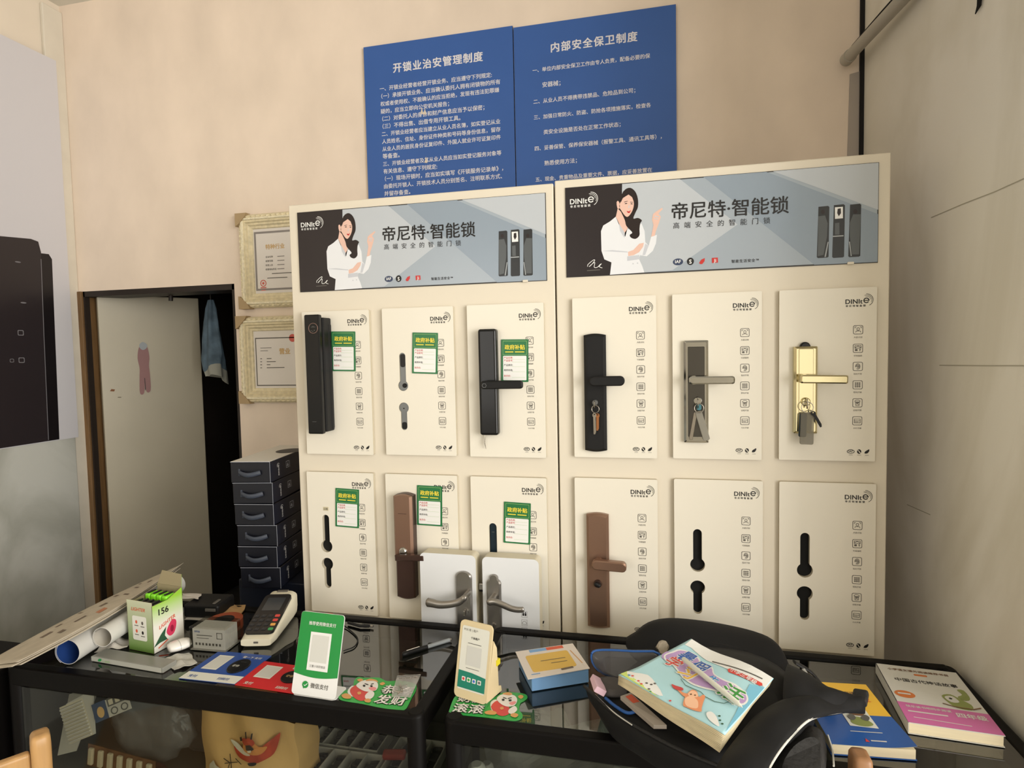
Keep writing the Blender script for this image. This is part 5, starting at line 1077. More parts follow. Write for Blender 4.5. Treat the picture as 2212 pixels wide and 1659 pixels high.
def crumple(name, lab, cat, pix, z, m, amp, seed, sol=.0005):
    P = [pz(u, v, z) for u, v in pix]; rnd = random.Random(seed); ph = [rnd.uniform(0, 6.3) for _ in range(4)]
    b = MB(); b.grid(lambda u, v: P[0].lerp(P[1], u).lerp(P[3].lerp(P[2], u), v) + V((.002 * math.sin(9 * v + ph[0]), .002 * math.sin(8 * u + ph[1]), amp * (1 + math.sin(7 * u + 5 * v + ph[2]) * math.sin(6 * v - 3 * u + ph[3])) * (.4 + .6 * math.sin(PI * u)))), 14, 14, m, False)
    return tag(b.build(name, solid=sol), lab, cat)
crumple('crumpled_pouch', 'crumpled white plastic pouch between the card box and the flat pack', 'pouch', [(374, 1450), (424, 1434), (408, 1411), (354, 1426)], .802, mat('crumpled_white_plastic', (186, 184, 176), .25, bump=.4, bscale=60), .0042, 4)
m_env = mat('kraft_envelope', (186, 150, 102), .7, noise=.05, scale=20)
crumple('kraft_envelope', 'brown kraft envelope behind the card box, by the card terminal', 'envelope', [(453, 1343), (512, 1344), (531, 1309), (471, 1306)], .803, m_env, .003, 8, .003)
crumple('receipt_slip', 'pale paper slip under the brown kraft envelope', 'slip', [(398, 1338), (500, 1347), (508, 1340), (410, 1331)], .8005, m_cardb, .0006, 2)
crumple('plastic_wrap', 'pale crumpled plastic wrap under the thinner white roll, left of the tulip carton', 'plastic wrap', [(206, 1412), (276, 1402), (280, 1380), (228, 1384)], .803, m_cardb, .008, 6)
q = pz(432, 1337, .801); t = thing('label_printer', 'small black printer behind the tulip carton', 'printer', (q.x - .005, q.y + .045, .80)); fr = F((q.x - .005, q.y + .045, .80), (1, .12, 0), (-.12, 1, 0))
b = MB(); b.box(fr, (0, 0, .020), (.105, .085, .038), m_bk2, .008, 3); b.build('printer_body', t); b = MB(); b.box(fr, (.03, -.043, .026), (.03, .004, .008), m_inkg, .001); b.box(fr, (.035, -.02, .0405), (.008, .03, .003), m_inkg, .001); b.build('latch', t)
crumple('folded_leaflet', 'white folded leaflet lying on the black printer', 'leaflet', [(392, 1293), (428, 1294), (437, 1283), (395, 1282)], .844, m_cardb, .001, 3)
b = MB(); q = pz(449, 1380, .801); q = V((q.x, q.y + .062, .8005)); b.lathe(F(q), [(.026, 0), (.047, 0), (.047, .024), (.026, .024), (.026, .0)], mat('brown_orange_tape', (150, 72, 44), .4), 36, False); b.lathe(F(q), [(.024, .0005), (.0262, .0005), (.0262, .0245), (.024, .0245)], m_bk2, 30, False); tag(b.build('tape_roll'), 'orange tape roll mostly hidden behind the clear card box', 'tape')

# card terminal
A0, B0 = pz(553, 1399, .801), pz(628, 1312, .801); d = (B0 - A0); d.z = 0; L = .205; fr = F(A0, (d.y, -d.x, 0), d); W = .080
t = thing('card_terminal', 'cream card payment terminal with black keypad face', 'card terminal', tuple(A0))
m_pw = mat('terminal_cream', (222, 216, 194), .35); m_pk = mat('terminal_black', (22, 22, 23), .25); m_scr = mat('terminal_screen', (54, 57, 60), .12); m_kk = mat('terminal_key', (40, 40, 42), .4)
prof = [(0, .004, .022, .47), (.03, .0, .030, .5), (.10, 0, .047, .5), (.155, 0, .064, .5), (.185, 0, .070, .47), (L, .010, .060, .40)]
b = MB(); b.loft([[fr(x * W * (wk / .5), y, z) for x, z in [(p[0], z0 + (z1 - z0) * (p[1] + .5)) for p in rrect(1, 1, .22, 4)]] for y, z0, z1, wk in prof], m_pw, True); b.build('terminal_body', t)
sl = math.atan2(.064 - .022, .155); ff_ = F(fr(0, .010, .0285), fr.X, fr.Y * math.cos(sl) + fr.N * math.sin(sl))
b = MB(); b.plate(ff_, rrect(W * .90, .152, .012, 5, 0, .080), m_pk, -.006, .0015); b.build('face_plate', t)
b = MB(); b.plate(ff_, rrect(W * .60, .052, .002, 2, .0, .115), m_scr, .0016, .0020); b.build('screen', t)
for r in range(4):
    for c in range(4):
        m = {(0, 3): mat('key_green', (66, 150, 84), .4), (1, 3): mat('key_yellow', (226, 164, 84), .4), (2, 3): mat('key_red', (206, 74, 66), .4), (3, 3): mat('key_red', (206, 74, 66), .4)}.get((r, c), m_kk)
        b = MB(); b.plate(ff_, rrect(.0125, .0085, .002, 3, -.027 + .018 * c, .018 + .0165 * r), m, .0015, .0032, cham=.0006)
        if c < 3: b.line(ff_, [(-.029 + .018 * c, .0175 + .0165 * r), (-.026 + .018 * c, .0195 + .0165 * r)], .0008, m_gry, .0036)
        b.build('key', t)
b = MB(); b.box(fr, (0, .0008, .013), (.012, .003, .005), m_inkg, .0008); b.box(fr, (0, L - .02, .0695), (.03, .012, .003), m_inkg, .001); b.build('card_slot', t)

# blue and red payment cards
m_cb = mat('card_blue', (40, 78, 156), .3); m_cr = mat('card_red', (206, 44, 48), .3); m_cg = mat('qr_blank', (206, 206, 200), .4); m_cy = mat('gold_print', (216, 180, 120), .4)
def paycard(lab, P, blue):
    O = pz(*P[0], .8012); X = pz(*P[1], .8012) - O; Y = pz(*P[3], .8012) - O; fr = F(O, X, Y); w, h = X.length, fr.loc(pz(*P[3], .8012))[1]; sk = fr.loc(pz(*P[3], .8012))[0] / h
    S = lambda pts: [(x * w + sk * y * h, y * h) for x, y in pts]; t = thing('payment_card', lab, 'payment card', tuple(fr(w / 2, h / 2)), group='payment cards at the front rail')
    b = MB(); m = m_cb if blue else m_cr; b.plate(fr, S([(.0, 0), (1, 0), (1, 1), (0, 1)]), m, 0, .0012); z = .0015
    if blue: b.poly(fr, S([(0, 0), (1, 0), (1, .24), (0, .24)]), m_lw, z)
    b.poly(fr, S([(.12, .36), (.40, .36), (.40, .86), (.12, .86)]), m_lw, z); b.poly(fr, S([(.14, .40), (.38, .40), (.38, .82), (.14, .82)]), m_cg, z + .0003)
    cx, cy = S([(.70, .54)])[0]; b.plate(fr, ell(cx, cy, w * .165, h * .24, 30), m_bk, .0012, .004, cham=.001)
    c1 = S([(.66, .50)])[0]; b.text(fr, '((•))', c1[0], c1[1], .010, m_lw if blue else m_cy, .0045, anchor='c', bold=.02); b.line(fr, S([(.66, .66), (.76, .66)]), .001, m_gry, .0045)
    c2 = S([(.56, .84)])[0]; b.text(fr, '碰一下 支付', c2[0], c2[1], 0, m_lw, z, width=w * .34, bold=.02)
    c3 = S([(.10, .08)])[0]; b.text(fr, '支付', c3[0], c3[1], .011, m_cb if blue else m_lw, z + .0003, bold=.02); c4 = S([(.62, .08)])[0]; b.text(fr, '支付宝' if False else '扫码付', c4[0], c4[1], .010, m_cb if blue else m_lw, z + .0003, bold=.02)
    b.build('card', t)
paycard('blue payment card with a white strip, left of the red one', [(386, 1466), (507, 1479), (569, 1428), (474, 1407)], True)
paycard('red payment card tucked behind the green stand', [(507, 1480), (640, 1500), (690, 1446), (571, 1429)], False)

# green payment stand
m_gn = mat('stand_green', (28, 140, 62), .25); m_gnw = mat('stand_white', (228, 228, 226), .3)
b0, b1 = pz(629, 1497, .8045), pz(724, 1512, .8045); lean = math.radians(17); X = (b1 - b0).normalized(); bk = V((-X.y, X.x, 0)); fr = F(b0, X, V((0, 0, 1)) * math.cos(lean) + bk * math.sin(lean)); w = (b1 - b0).length; h = w * 1.56
t = thing('payment_stand', 'green and white upright payment stand at the front rail', 'payment stand', tuple(fr(w / 2, 0)))
b = MB(); b.plate(fr, rrect(w, h, .007, 5, w / 2, h / 2), m_gnw, -.002, 0)
o = [(.0005, h * .25)] + [(w * i / 12, h * (.25 - .035 * math.sin(PI * i / 12))) for i in range(1, 12)] + [(w - .0005, h * .25), (w - .0005, h - .007)] + [(w - .007 + .0065 * math.cos(a), h - .007 + .0065 * math.sin(a)) for a in [PI / 2 * i / 5 for i in range(6)]] + [(.007 - .0065 * math.sin(a), h - .007 + .0065 * math.cos(a)) for a in [PI / 2 * i / 5 for i in range(6)]]
b.poly(fr, o, m_gn, .0005); b.poly(fr, [(w * .28, h * .30), (w * .76, h * .30), (w * .76, h * .76), (w * .28, h * .76)], m_gnw, .0009); b.poly(fr, [(w * .33, h * .40), (w * .71, h * .40), (w * .71, h * .725), (w * .33, h * .725)], m_cg, .0013)
b.text(fr, '推荐使用微信支付', w * .52, h * .845, 0, m_gnw, .0009, width=w * .62, anchor='c', bold=.012); b.text(fr, '江夏小刘开锁店', w * .52, h * .34, 0, m_inkg, .0013, width=w * .36, anchor='c')
b.poly(fr, ell(w * .30, h * .125, .0075, .0070, 24), m_gn, .0009); b.poly(fr, [(w * .25, h * .09), (w * .27, h * .075), (w * .30, h * .10)], m_gn, .0009); b.line(fr, [(w * .27, h * .12), (w * .295, h * .112), (w * .345, h * .14)], .0014, m_gnw, .0013)
b.text(fr, '微信支付', w * .42, h * .10, .0, m_inkg, .0009, width=w * .40, bold=.01); b.build('stand_face', t)
b = MB(); fo = F(V((b0.x, b0.y, .8005)), X, bk); b.plate(fo, rrect(w * .96, .052, .008, 4, w / 2, .026), m_gnw, 0, .002); b.build('foot', t)

# grey reader with its cable, dark round tin
t = thing('grey_reader', 'flat grey reader with a cable, behind the green stand', 'card reader', tuple(pz(700, 1345, .80))); q0, q1 = pz(672, 1351, .803), pz(730, 1352, .803); fr = F(q0, q1 - q0, (0, 0, 1)); w = (q1 - q0).length
b = MB(); b.box(fr, (w / 2, .008, -.012), (w, .020, .036), mat('grey_plastic', (96, 98, 98), .4), .004, 2); b.box(fr, (w * .42, .0187, -.012), (w * .7, .002, .026), mat('grey_plastic_dark', (70, 72, 74), .3), .0005); b.build('reader_body', t)
b = MB(); b.tube(smooth_open([fr(w, .004, -.012), pz(752, 1358, .803), pz(772, 1378, .803), pz(766, 1396, .803), pz(742, 1406, .803)], 6), .0016, m_bk2, 8); b.build('cable', t)
b = MB(); b.tube([pz(752, 1345, .806), pz(778, 1352, .806), pz(800, 1352, .806)], [.0035, .004, .0035], m_bk2, 8); b.tube([pz(800, 1352, .806), pz(806, 1353, .806)], .003, m_stl, 8); tag(b.build('usb_plug'), 'short black cable with a steel plug lying by the back rail', 'cable')
b = MB(); q = pz(647, 1402, .801); b.lathe(F((q.x + .008, q.y + .01, .80)), [(.016, 0), (.019, .004), (.020, .018), (.018, .026), (.010, .030)], mat('dark_red_gloss', (50, 22, 24), .12, coat=.6), 28); b.lathe(F((q.x + .008, q.y + .01, .83)), [(.008, 0), (.008, .010), (.005, .013)], m_stl, 20); tag(b.build('dark_bottle'), 'small dark red glossy bottle half hidden behind the green stand', 'bottle')
b = MB(); b.plate(F(pz(690, 1330, .803), (1, .1, 0), (0, 1, .3)), [(0, 0), (.04, .003), (.035, .012), (.005, .010)], mat('torn_kraft', (176, 128, 96), .8), 0, .001); tag(b.build('kraft_scrap'), 'torn brown paper scrap by the back rail, behind the grey reader', 'paper scrap')

# fortune stickers (generic white animal in a red coat)
m_sg = mat('sticker_green', (52, 166, 74), .3); m_sr = mat('sticker_red', (212, 70, 66), .35); m_sy = mat('sticker_gold', (216, 158, 92), .35); m_sp = mat('sticker_pink', (236, 150, 150), .35); m_sw2 = mat('sticker_white', (234, 230, 224), .35)
def fsticker(name, lab, outline, T, conv, fig, words):
    pts = [pz(*conv(*p), .8012) for p in outline]; fr = F(T(0, 0), (1, 0, 0), (0, 1, 0)); fr = FZ(.8012); q = lambda p: tuple(pz(*conv(*p), .8012))[:2]
    t = thing(name, lab, 'sticker', tuple(pz(*conv(*fig['c']), .8)), group='green fortune stickers'); b = MB(); b.plate(fr, smooth_closed([tuple(p)[:2] for p in pts], 4), m_sg, 0, .001)
    A = lambda pts, m, k, sm=3: b.poly(fr, [q(p) for p in (smooth_closed(pts, sm) if sm else pts)], m, .0012 + .0003 * k)
    for pts, m, k in fig['shapes']: A(pts, m, k)
    b.build('sticker_sheet', t); b = MB()
    for s, p0, p1, ht_, bt in words:
        a, c = V(q(p0)), V(q(p1)); d = c - a; b.text(FZ(.8012), s, a.x, a.y, 0, m_ink, .0016, width=d.length, rot=math.atan2(d.y, d.x), bold=.065); b.text(FZ(.8012), s, a.x, a.y, 0, m_sw2, .0024, width=d.length, rot=math.atan2(d.y, d.x), bold=.02)
    b.build('lettering', t); return t
cv1 = lambda x, y: (460 + x / 3.959, 1240 + y / 3.959); T1 = lambda x, y: pz(*cv1(1400, 1000), .8012)
fig1 = {'c': (1400, 1020), 'shapes': [([(1150, 1010), (1190, 960), (1240, 985), (1230, 1050), (1180, 1050)], m_sw2, 1), ([(1185, 980), (1250, 950), (1330, 1000), (1320, 1070), (1270, 1092), (1215, 1070), (1175, 1020)], m_sr, 2), ([(1300, 1050), (1340, 1010), (1378, 1020), (1370, 1060), (1320, 1085)], m_sw2, 3),
    ([(1225, 960), (1270, 925), (1340, 912), (1400, 930), (1412, 970), (1390, 1005), (1320, 1015), (1262, 995)], m_sw2, 4), ([(1305, 925), (1340, 905), (1395, 915), (1412, 935), (1370, 922)], m_sy, 5), ([(1330, 985), (1375, 975), (1400, 990), (1370, 1010)], m_sp, 5), ([(1282, 962), (1298, 958), (1304, 970), (1290, 976)], m_ink, 6), ([(1345, 965), (1362, 962), (1366, 974), (1352, 978)], m_ink, 6), ([(1300, 945), (1330, 955), (1326, 960), (1300, 951)], m_ink, 6), ([(1352, 950), (1375, 945), (1374, 950), (1354, 956)], m_ink, 6),
    ([(1235, 1020), (1262, 1015), (1266, 1034), (1242, 1040)], m_sy, 4), ([(1100, 1045), (1140, 1030), (1180, 1050), (1175, 1075), (1120, 1072)], m_sy, 5), ([(1295, 1085), (1330, 1075), (1352, 1088), (1340, 1108), (1305, 1105)], m_sy, 5), ([(1232, 912), (1262, 900), (1285, 912), (1262, 930)], m_sy, 2), ([(1425, 945), (1455, 930), (1472, 945), (1445, 958)], m_sy, 2)]}
fsticker('fortune_sticker', 'green fortune sticker right of the green stand, under the screw bag', [(1208, 915), (1240, 885), (1300, 890), (1420, 890), (1490, 920), (1600, 915), (1725, 940), (1738, 990), (1700, 1060), (1650, 1155), (1600, 1165), (1450, 1150), (1280, 1115), (1110, 1085), (1072, 1055), (1090, 1010), (1160, 990), (1200, 955)], T1, cv1, fig1,
    [('恭喜', (1430, 1020), (1690, 1045), 1, 1), ('发财', (1375, 1105), (1630, 1128), 1, 1)])
cv2 = lambda x, y: (880 + x / 4.096, 1300 + y / 4.096); T2 = lambda x, y: pz(*cv2(700, 930), .8012)
fig2 = {'c': (720, 930), 'shapes': [([(735, 900), (780, 870), (830, 900), (800, 985), (750, 975)], m_sw2, 1), ([(740, 935), (800, 880), (890, 925), (905, 990), (850, 1018), (790, 1000)], m_sr, 2), ([(900, 960), (950, 930), (972, 965), (930, 1000), (895, 990)], m_sw2, 3),
    ([(790, 870), (820, 835), (880, 825), (950, 840), (972, 880), (950, 925), (890, 938), (830, 915)], m_sw2, 4), ([(840, 825), (890, 810), (930, 825), (900, 838)], m_sy, 5), ([(900, 905), (950, 890), (960, 905), (925, 925)], m_sp, 5), ([(836, 874), (856, 870), (860, 884), (842, 888)], m_ink, 6), ([(896, 878), (920, 876), (920, 890), (902, 892)], m_ink, 6), ([(848, 855), (878, 865), (876, 870), (850, 862)], m_ink, 6), ([(890, 864), (922, 858), (922, 863), (892, 870)], m_ink, 6),
    ([(820, 945), (846, 938), (852, 958), (828, 964)], m_sy, 4), ([(685, 985), (740, 970), (790, 990), (770, 1010), (700, 1005)], m_sy, 5), ([(915, 1005), (955, 995), (982, 1012), (960, 1034), (920, 1025)], m_sy, 5), ([(978, 845), (1005, 830), (1028, 845), (1005, 866)], m_sy, 2)]}
fsticker('fortune_sticker', 'green fortune sticker under the beige stand on the right counter', [(420, 845), (480, 838), (600, 850), (720, 870), (800, 830), (850, 805), (940, 805), (1040, 820), (1062, 850), (1030, 880), (1000, 900), (990, 960), (1018, 1000), (1010, 1035), (950, 1056), (850, 1045), (700, 1025), (500, 1005), (380, 985), (375, 950)], T2, cv2, fig2,
    [('滚滚', (395, 975), (665, 995), 1, 1), ('财源', (440, 885), (690, 905), 1, 1)])
# zip bag of screws
m_zip = mat('zip_bag_plastic', (206, 204, 200), .15, alpha=.38)
P = [pz(*cv1(*p), .807) for p in ((1525, 1045), (1690, 1050), (1780, 850), (1575, 862))]; t = thing('zip_bag', 'small clear zip bag of screws lying on the green sticker', 'zip bag', tuple(pz(*cv1(1640, 960), .80)))
b = MB(); f = lambda u, v, s: P[0].lerp(P[1], u).lerp(P[3].lerp(P[2], u), v) + V((0, 0, s * .004 * math.sin(PI * u) * math.sin(PI * min(1, v * 1.2)) * (1 + .3 * math.sin(11 * u + 7 * v)) - .0015))
b.grid(lambda u, v: f(u, v, 1), 12, 12, m_zip, False); b.grid(lambda u, v: f(1 - u, v, -.7), 12, 12, m_zip, False); b.build('bag_film', t)
b = MB(); b.tube([f(i / 8, .93, 1) + V((0, 0, .0004)) for i in range(9)], .0005, m_gry, 6); b.build('zip_seal', t)
for i in range(6):
    u, v = .3 + .09 * (i % 4), .2 + .13 * (i // 2); c = f(u, v, .0) + V((0, 0, .0015)); a = i * 1.3; e = V((math.cos(a), math.sin(a), 0)) * .009
    o = MB(); o.cyl(c - e, c + e, .0013, m_key, 8); o.lathe(F(c + e, (e.y, -e.x, 0), (0, 0, 1)), [(.003, -.0007), (.0034, .0005), (.002, .0015)], m_key, 12)
    tag(o.build('screw'), 'small steel screw inside the clear zip bag', 'screw', 'screws in the zip bag')
# pen
p0, p1 = pz(869, 1414, .8055), pz(975, 1381, .8055); d = p1 - p0; t = thing('ballpoint_pen', 'clear barrel ballpoint pen with black cap on the left counter', 'pen', tuple(p0))
b = MB(); b.tube([p0 + d * .50, p0 + d * .96], .0048, mat('pen_clear_barrel', (150, 156, 160), .15, alpha=.85), 14); b.build('barrel', t); b = MB(); b.tube([p0, p0 + d * .02, p0 + d * .10, p0 + d * .11, p0 + d * .50], [.0035, .0055, .0058, .0052, .0052], m_bk2, 14); b.build('cap', t)
b = MB(); b.tube([p0 + d * .08 + V((0, 0, .0065)), p0 + d * .34 + V((0, 0, .0068))], .0012, m_key, 8); b.tube([p0 + d * .96, p0 + d], [.0046, .003], m_stl, 12); b.build('clip', t)

# ------------------------------------------------------------------ things on the right counter
m_bei = mat('beige_mdf', (218, 200, 160), .55); m_teal = mat('teal_print', (30, 128, 106), .3)
b0, b1 = pz(980, 1502, .806), pz(1050, 1524, .806); X = (b1 - b0).normalized(); X.z = 0; bk = V((-X.y, X.x, 0)); lean = math.radians(13); fr = F(b0, X, V((0, 0, 1)) * math.cos(lean) + bk * math.sin(lean)); w = (b1 - b0).length
h = .155; t = thing('phone_shaped_stand', 'beige phone-shaped payment stand at the left of the right counter', 'payment stand', tuple(fr(w / 2, 0)))
b = MB(); b.plate(fr, rrect(w, h, .010, 5, w / 2, h / 2), m_bei, -.004, 0); b.build('stand_frame', t)
b = MB(); b.poly(fr, rrect(w * .84, h * .82, .004, 4, w / 2, h * .52), m_lw, .0004); b.poly(fr, [(w * .082, h * .13), (w * .918, h * .13), (w * .918, h * .32), (w * .5, h * .345), (w * .082, h * .35)], m_teal, .0007)
b.text(fr, 'POS 收 | 商户', w * .14, h * .87, 0, m_inkg, .0007, width=w * .42); b.text(fr, '个体商户', w * .5, h * .775, 0, m_ink, .0007, width=w * .26, anchor='c', bold=.02); b.line(fr, [(w * .30, h * .715), (w * .7, h * .715)], .0012, m_inkg, .0007)
b.poly(fr, [(w * .28, h * .43), (w * .73, h * .43), (w * .73, h * .68), (w * .28, h * .68)], m_cg, .0007); b.line(fr, [(w * .3, h * .395), (w * .7, h * .395)], .001, m_inkg, .0007)
for i, m in enumerate((m_sr, m_sg, mat('app_blue', (60, 110, 200), .4), m_sw2)): b.plate(fr, rrect(w * .11, w * .11, .001, 2, w * (.26 + .16 * i), h * .25), m_sw2, .0008, .0009); b.poly(fr, ell(w * (.26 + .16 * i), h * .25, w * .036, None, 12), m if i < 3 else m_gry, .0012)
b.build('printed_front', t)
b = MB(); sd = F(fr(w - .003, .002, -.004), bk, (0, 0, 1)); b.plate(sd, [(0, 0), (.062, -.004), (.060, .008), (.050, .012), (.046, h * .62), (.034, h * .75)], m_bei, -.0015, .0015); b.build('side_support', t)
b = MB(); sd2 = F(fr(.004, .002, -.004), bk, (0, 0, 1)); b.plate(sd2, [(0, 0), (.062, -.004), (.060, .008), (.050, .012), (.046, h * .62), (.034, h * .75)], m_bei, -.0015, .0015); b.build('side_support', t)
b = MB(); b.box(sd, (.048, h * .42, 0), (.014, .012, .008), mat('yellow_tab', (222, 206, 40), .4), .0006); b.build('yellow_tab', t)
# flat carton
m_bx = mat('carton_blue', (122, 166, 214), .4); m_bx2 = mat('carton_blue_dark', (64, 96, 150), .4); m_yl = mat('panel_yellow', (222, 182, 84), .4)
O = pz(1149, 1494, .802); fr = F(O, pz(1272, 1474, .802) - O, (0, 0, 1)); w = (pz(1272, 1474, .802) - O).length; dp = .110
t = thing('flat_carton', 'flat blue carton with a white lid and yellow panel, left of the backpack', 'carton', tuple(fr(w / 2, 0, -dp / 2)))
b = MB(); b.box(fr, (w / 2, .015, -dp / 2), (w, .030, dp), m_bx, .001, 1); b.build('carton_body', t)
tl = F(fr(-.004, .0315, .006), fr.X, fr.N * -1 + V((0, 0, .03))); b = MB(); lw, ld = w + .006, dp + .004
b.plate(tl, [(-.006, .0), (lw, .004), (lw, ld), (-.004, ld)], mat('lid_white', (224, 214, 206), .4), -.0005, .0008); b.plate(tl, rrect(lw * .74, ld * .60, .006, 4, lw * .46, ld * .48), m_yl, .0008, .0012)
b.line(tl, [(lw * .30, ld * .52), (lw * .72, ld * .52)], .0018, m_inkg, .0016); b.line(tl, [(lw * .45, ld * .40), (lw * .72, ld * .40)], .0018, m_inkg, .0016); b.line(tl, [(lw * .88, ld * .75), (lw * .94, ld * .25)], .002, m_sy, .0012); b.line(tl, [(lw * .56, ld * .14), (lw * .74, ld * .16)], .006, m_newsp, .0016); b.line(tl, [(lw * .05, ld * .12), (lw * .18, ld * .12)], .003, m_bx, .0012)
b.plate(tl, [(lw * .2, ld * .88), (lw * .5, ld * .88), (lw * .5, ld * .98), (lw * .2, ld * .98)], m_bx, .0008, .0012); b.plate(tl, [(lw * .5, ld * .88), (lw * .8, ld * .88), (lw * .8, ld * .98), (lw * .5, ld * .98)], m_or, .0008, .0012); b.build('lid', t)
# two books at the right end
def book(name, lab, P, z0, th, cover, pages):
    O = pz(*P[0], z0 + th); X = pz(*P[1], z0 + th) - O; Y = pz(*P[3], z0 + th) - O; O.z = z0; fr = F(O, X, (-X.y, X.x, 0)); w, h = X.length, fr.loc(pz(*P[3], z0 + th))[1]; sk = 0
    t = thing(name, lab, 'book', tuple(fr(w / 2, h / 2))); b = MB(); b.box(fr, (w / 2, h / 2, th / 2), (w - .004, h - .003, th - .003), pages, 0); b.build('page_block', t)
    return t, fr, w, h
m_pg = mat('book_pages', (232, 218, 184), .7, noise=.04, scale=200, stretch=(.05, .05, 1)); m_bw = mat('book_cover_white', (216, 214, 206), .3); m_bp = mat('book_pink', (206, 110, 166), .3); m_by = mat('book_yellow', (236, 188, 62), .3); m_bb = mat('book_blue', (44, 92, 166), .3); m_bo = mat('badge_orange', (210, 122, 66), .4); m_bg = mat('beast_green', (140, 150, 84), .45); m_brn = mat('beast_brown', (120, 84, 56), .45)
t, fr, w, h = book('story_book', 'white and pink paperback by the right wall', [(1962, 1560), (2172, 1590), (2050, 1440), (1871, 1430)], .8015, .022, m_bw, m_pg)
fr = F(fr.O, fr.X, fr.Y); b = MB(); b.plate(fr, [(0, 0), (w, 0), (w, h), (0, h)], m_bw, .0205, .022); b.plate(fr, [(0, 0), (w, 0), (w, h), (0, h)], m_bw, 0, .001); b.box(fr, (.0006, h / 2, .011), (.0012, h, .022), m_bw); z = .0224
b.poly(fr, [(0, 0), (w, 0), (w, h * .30), (0, h * .32)], m_bp, z)
b.text(fr, '中国古代神话故事', w * .14, h * .70, 0, m_ink, z, width=w * .74, bold=.012, hscale=1); b.text(fr, '小学语文课外阅读推荐书目', w * .12, h * .90, 0, m_brn, z, width=w * .74, bold=.02); b.plate(fr, rrect(w * .16, h * .03, .002, 3, w * .5, h * .85), m_bo, .0222, z + .0002)
b.poly(fr, ell(w * .15, h * .46, w * .12, h * .062, 26), m_bo, z); b.line(fr, [(w * .08, h * .465), (w * .21, h * .465)], .005, m_bw, z + .0004)
b.poly(fr, smooth_closed([(w * .60, h * .52), (w * .72, h * .56), (w * .82, h * .48), (w * .92, h * .52), (w * .92, h * .66), (w * .84, h * .66), (w * .86, h * .58), (w * .78, h * .52), (w * .88, h * .42), (w * .84, h * .33), (w * .68, h * .34), (w * .62, h * .42)], 3), m_bg, z); b.poly(fr, smooth_closed([(w * .62, h * .50), (w * .72, h * .53), (w * .76, h * .44), (w * .66, h * .42)], 3), m_bw, z + .0004); b.poly(fr, ell(w * .68, h * .48, w * .02, None, 10), m_ink, z + .0008); b.line(fr, [(w * .55, h * .38), (w * .66, h * .35), (w * .86, h * .34), (w * .96, h * .38)], .003, m_brn, z + .0006)
b.text(fr, '快乐读书吧同步阅读', w * .08, h * .245, 0, m_bw, z + .0003, width=w * .50, bold=.02); b.text(fr, '四年级', w * .62, h * .19, 0, m_bw, z + .0003, width=w * .32, bold=.03); b.line(fr, [(w * .08, h * .18), (w * .5, h * .18)], .004, m_bw, z + .0003); b.line(fr, [(w * .1, h * .09), (w * .7, h * .07)], .002, m_bw, z + .0003)
b.build('cover', t)
t, fr, w, h = book('exercise_book', 'yellow and blue paperback with a lifted corner, beside the backpack strap', [(1796, 1607), (1982, 1620), (1915, 1484), (1752, 1472)], .8015, .020, m_by, m_pg)
cov = lambda x, y: fr(x * w, y * h, .020 + .016 * max(0, x - .55) * max(0, .5 - y) * 4 * max(0, x - .55))
b = MB(); b.grid(lambda u, v: cov(u, v * .46), 20, 10, m_bb); b.grid(lambda u, v: cov(u, .46 + v * .54), 20, 10, m_by); b.grid(lambda u, v: cov(1 - u, v) - V((0, 0, .0006)), 20, 20, m_lw); b.plate(fr, [(0, 0), (w, 0), (w, h), (0, h)], m_bb, 0, .001); z = .0206
b.poly(fr, [(w * .38, h * .28), (w * .72, h * .26), (w * .72, h * .58), (w * .38, h * .60)], m_lw, z)
for pts, m, k in (([(.42, .50), (.5, .58), (.62, .56), (.66, .46), (.56, .44), (.48, .46)], m_brn, 1), ([(.42, .34), (.5, .42), (.62, .40), (.69, .32), (.6, .28), (.48, .29)], m_bg, 1), ([(.58, .40), (.66, .46), (.7, .42), (.64, .36)], m_gry, 2), ([(.42, .42), (.5, .46), (.52, .4), (.45, .36)], m_gry, 2)): b.poly(fr, smooth_closed([(x * w, y * h) for x, y in pts], 3), m, z + .0004 * k)
b.text(fr, '识字课本', w * .52, h * .80, 0, m_brn, z, width=w * .30, bold=.02); b.text(fr, '故事作业', w * .44, h * .685, 0, m_or, z, width=w * .44, bold=.02); b.line(fr, [(w * .34, h * .20), (w * .72, h * .20)], .002, m_bw, z); b.poly(fr, [(w * .44, h * .06), (w * .49, h * .06), (w * .465, h * .11)], m_sr, z); b.line(fr, [(w * .52, h * .08), (w * .74, h * .08)], .003, m_bw, z)
b.build('cover', t)

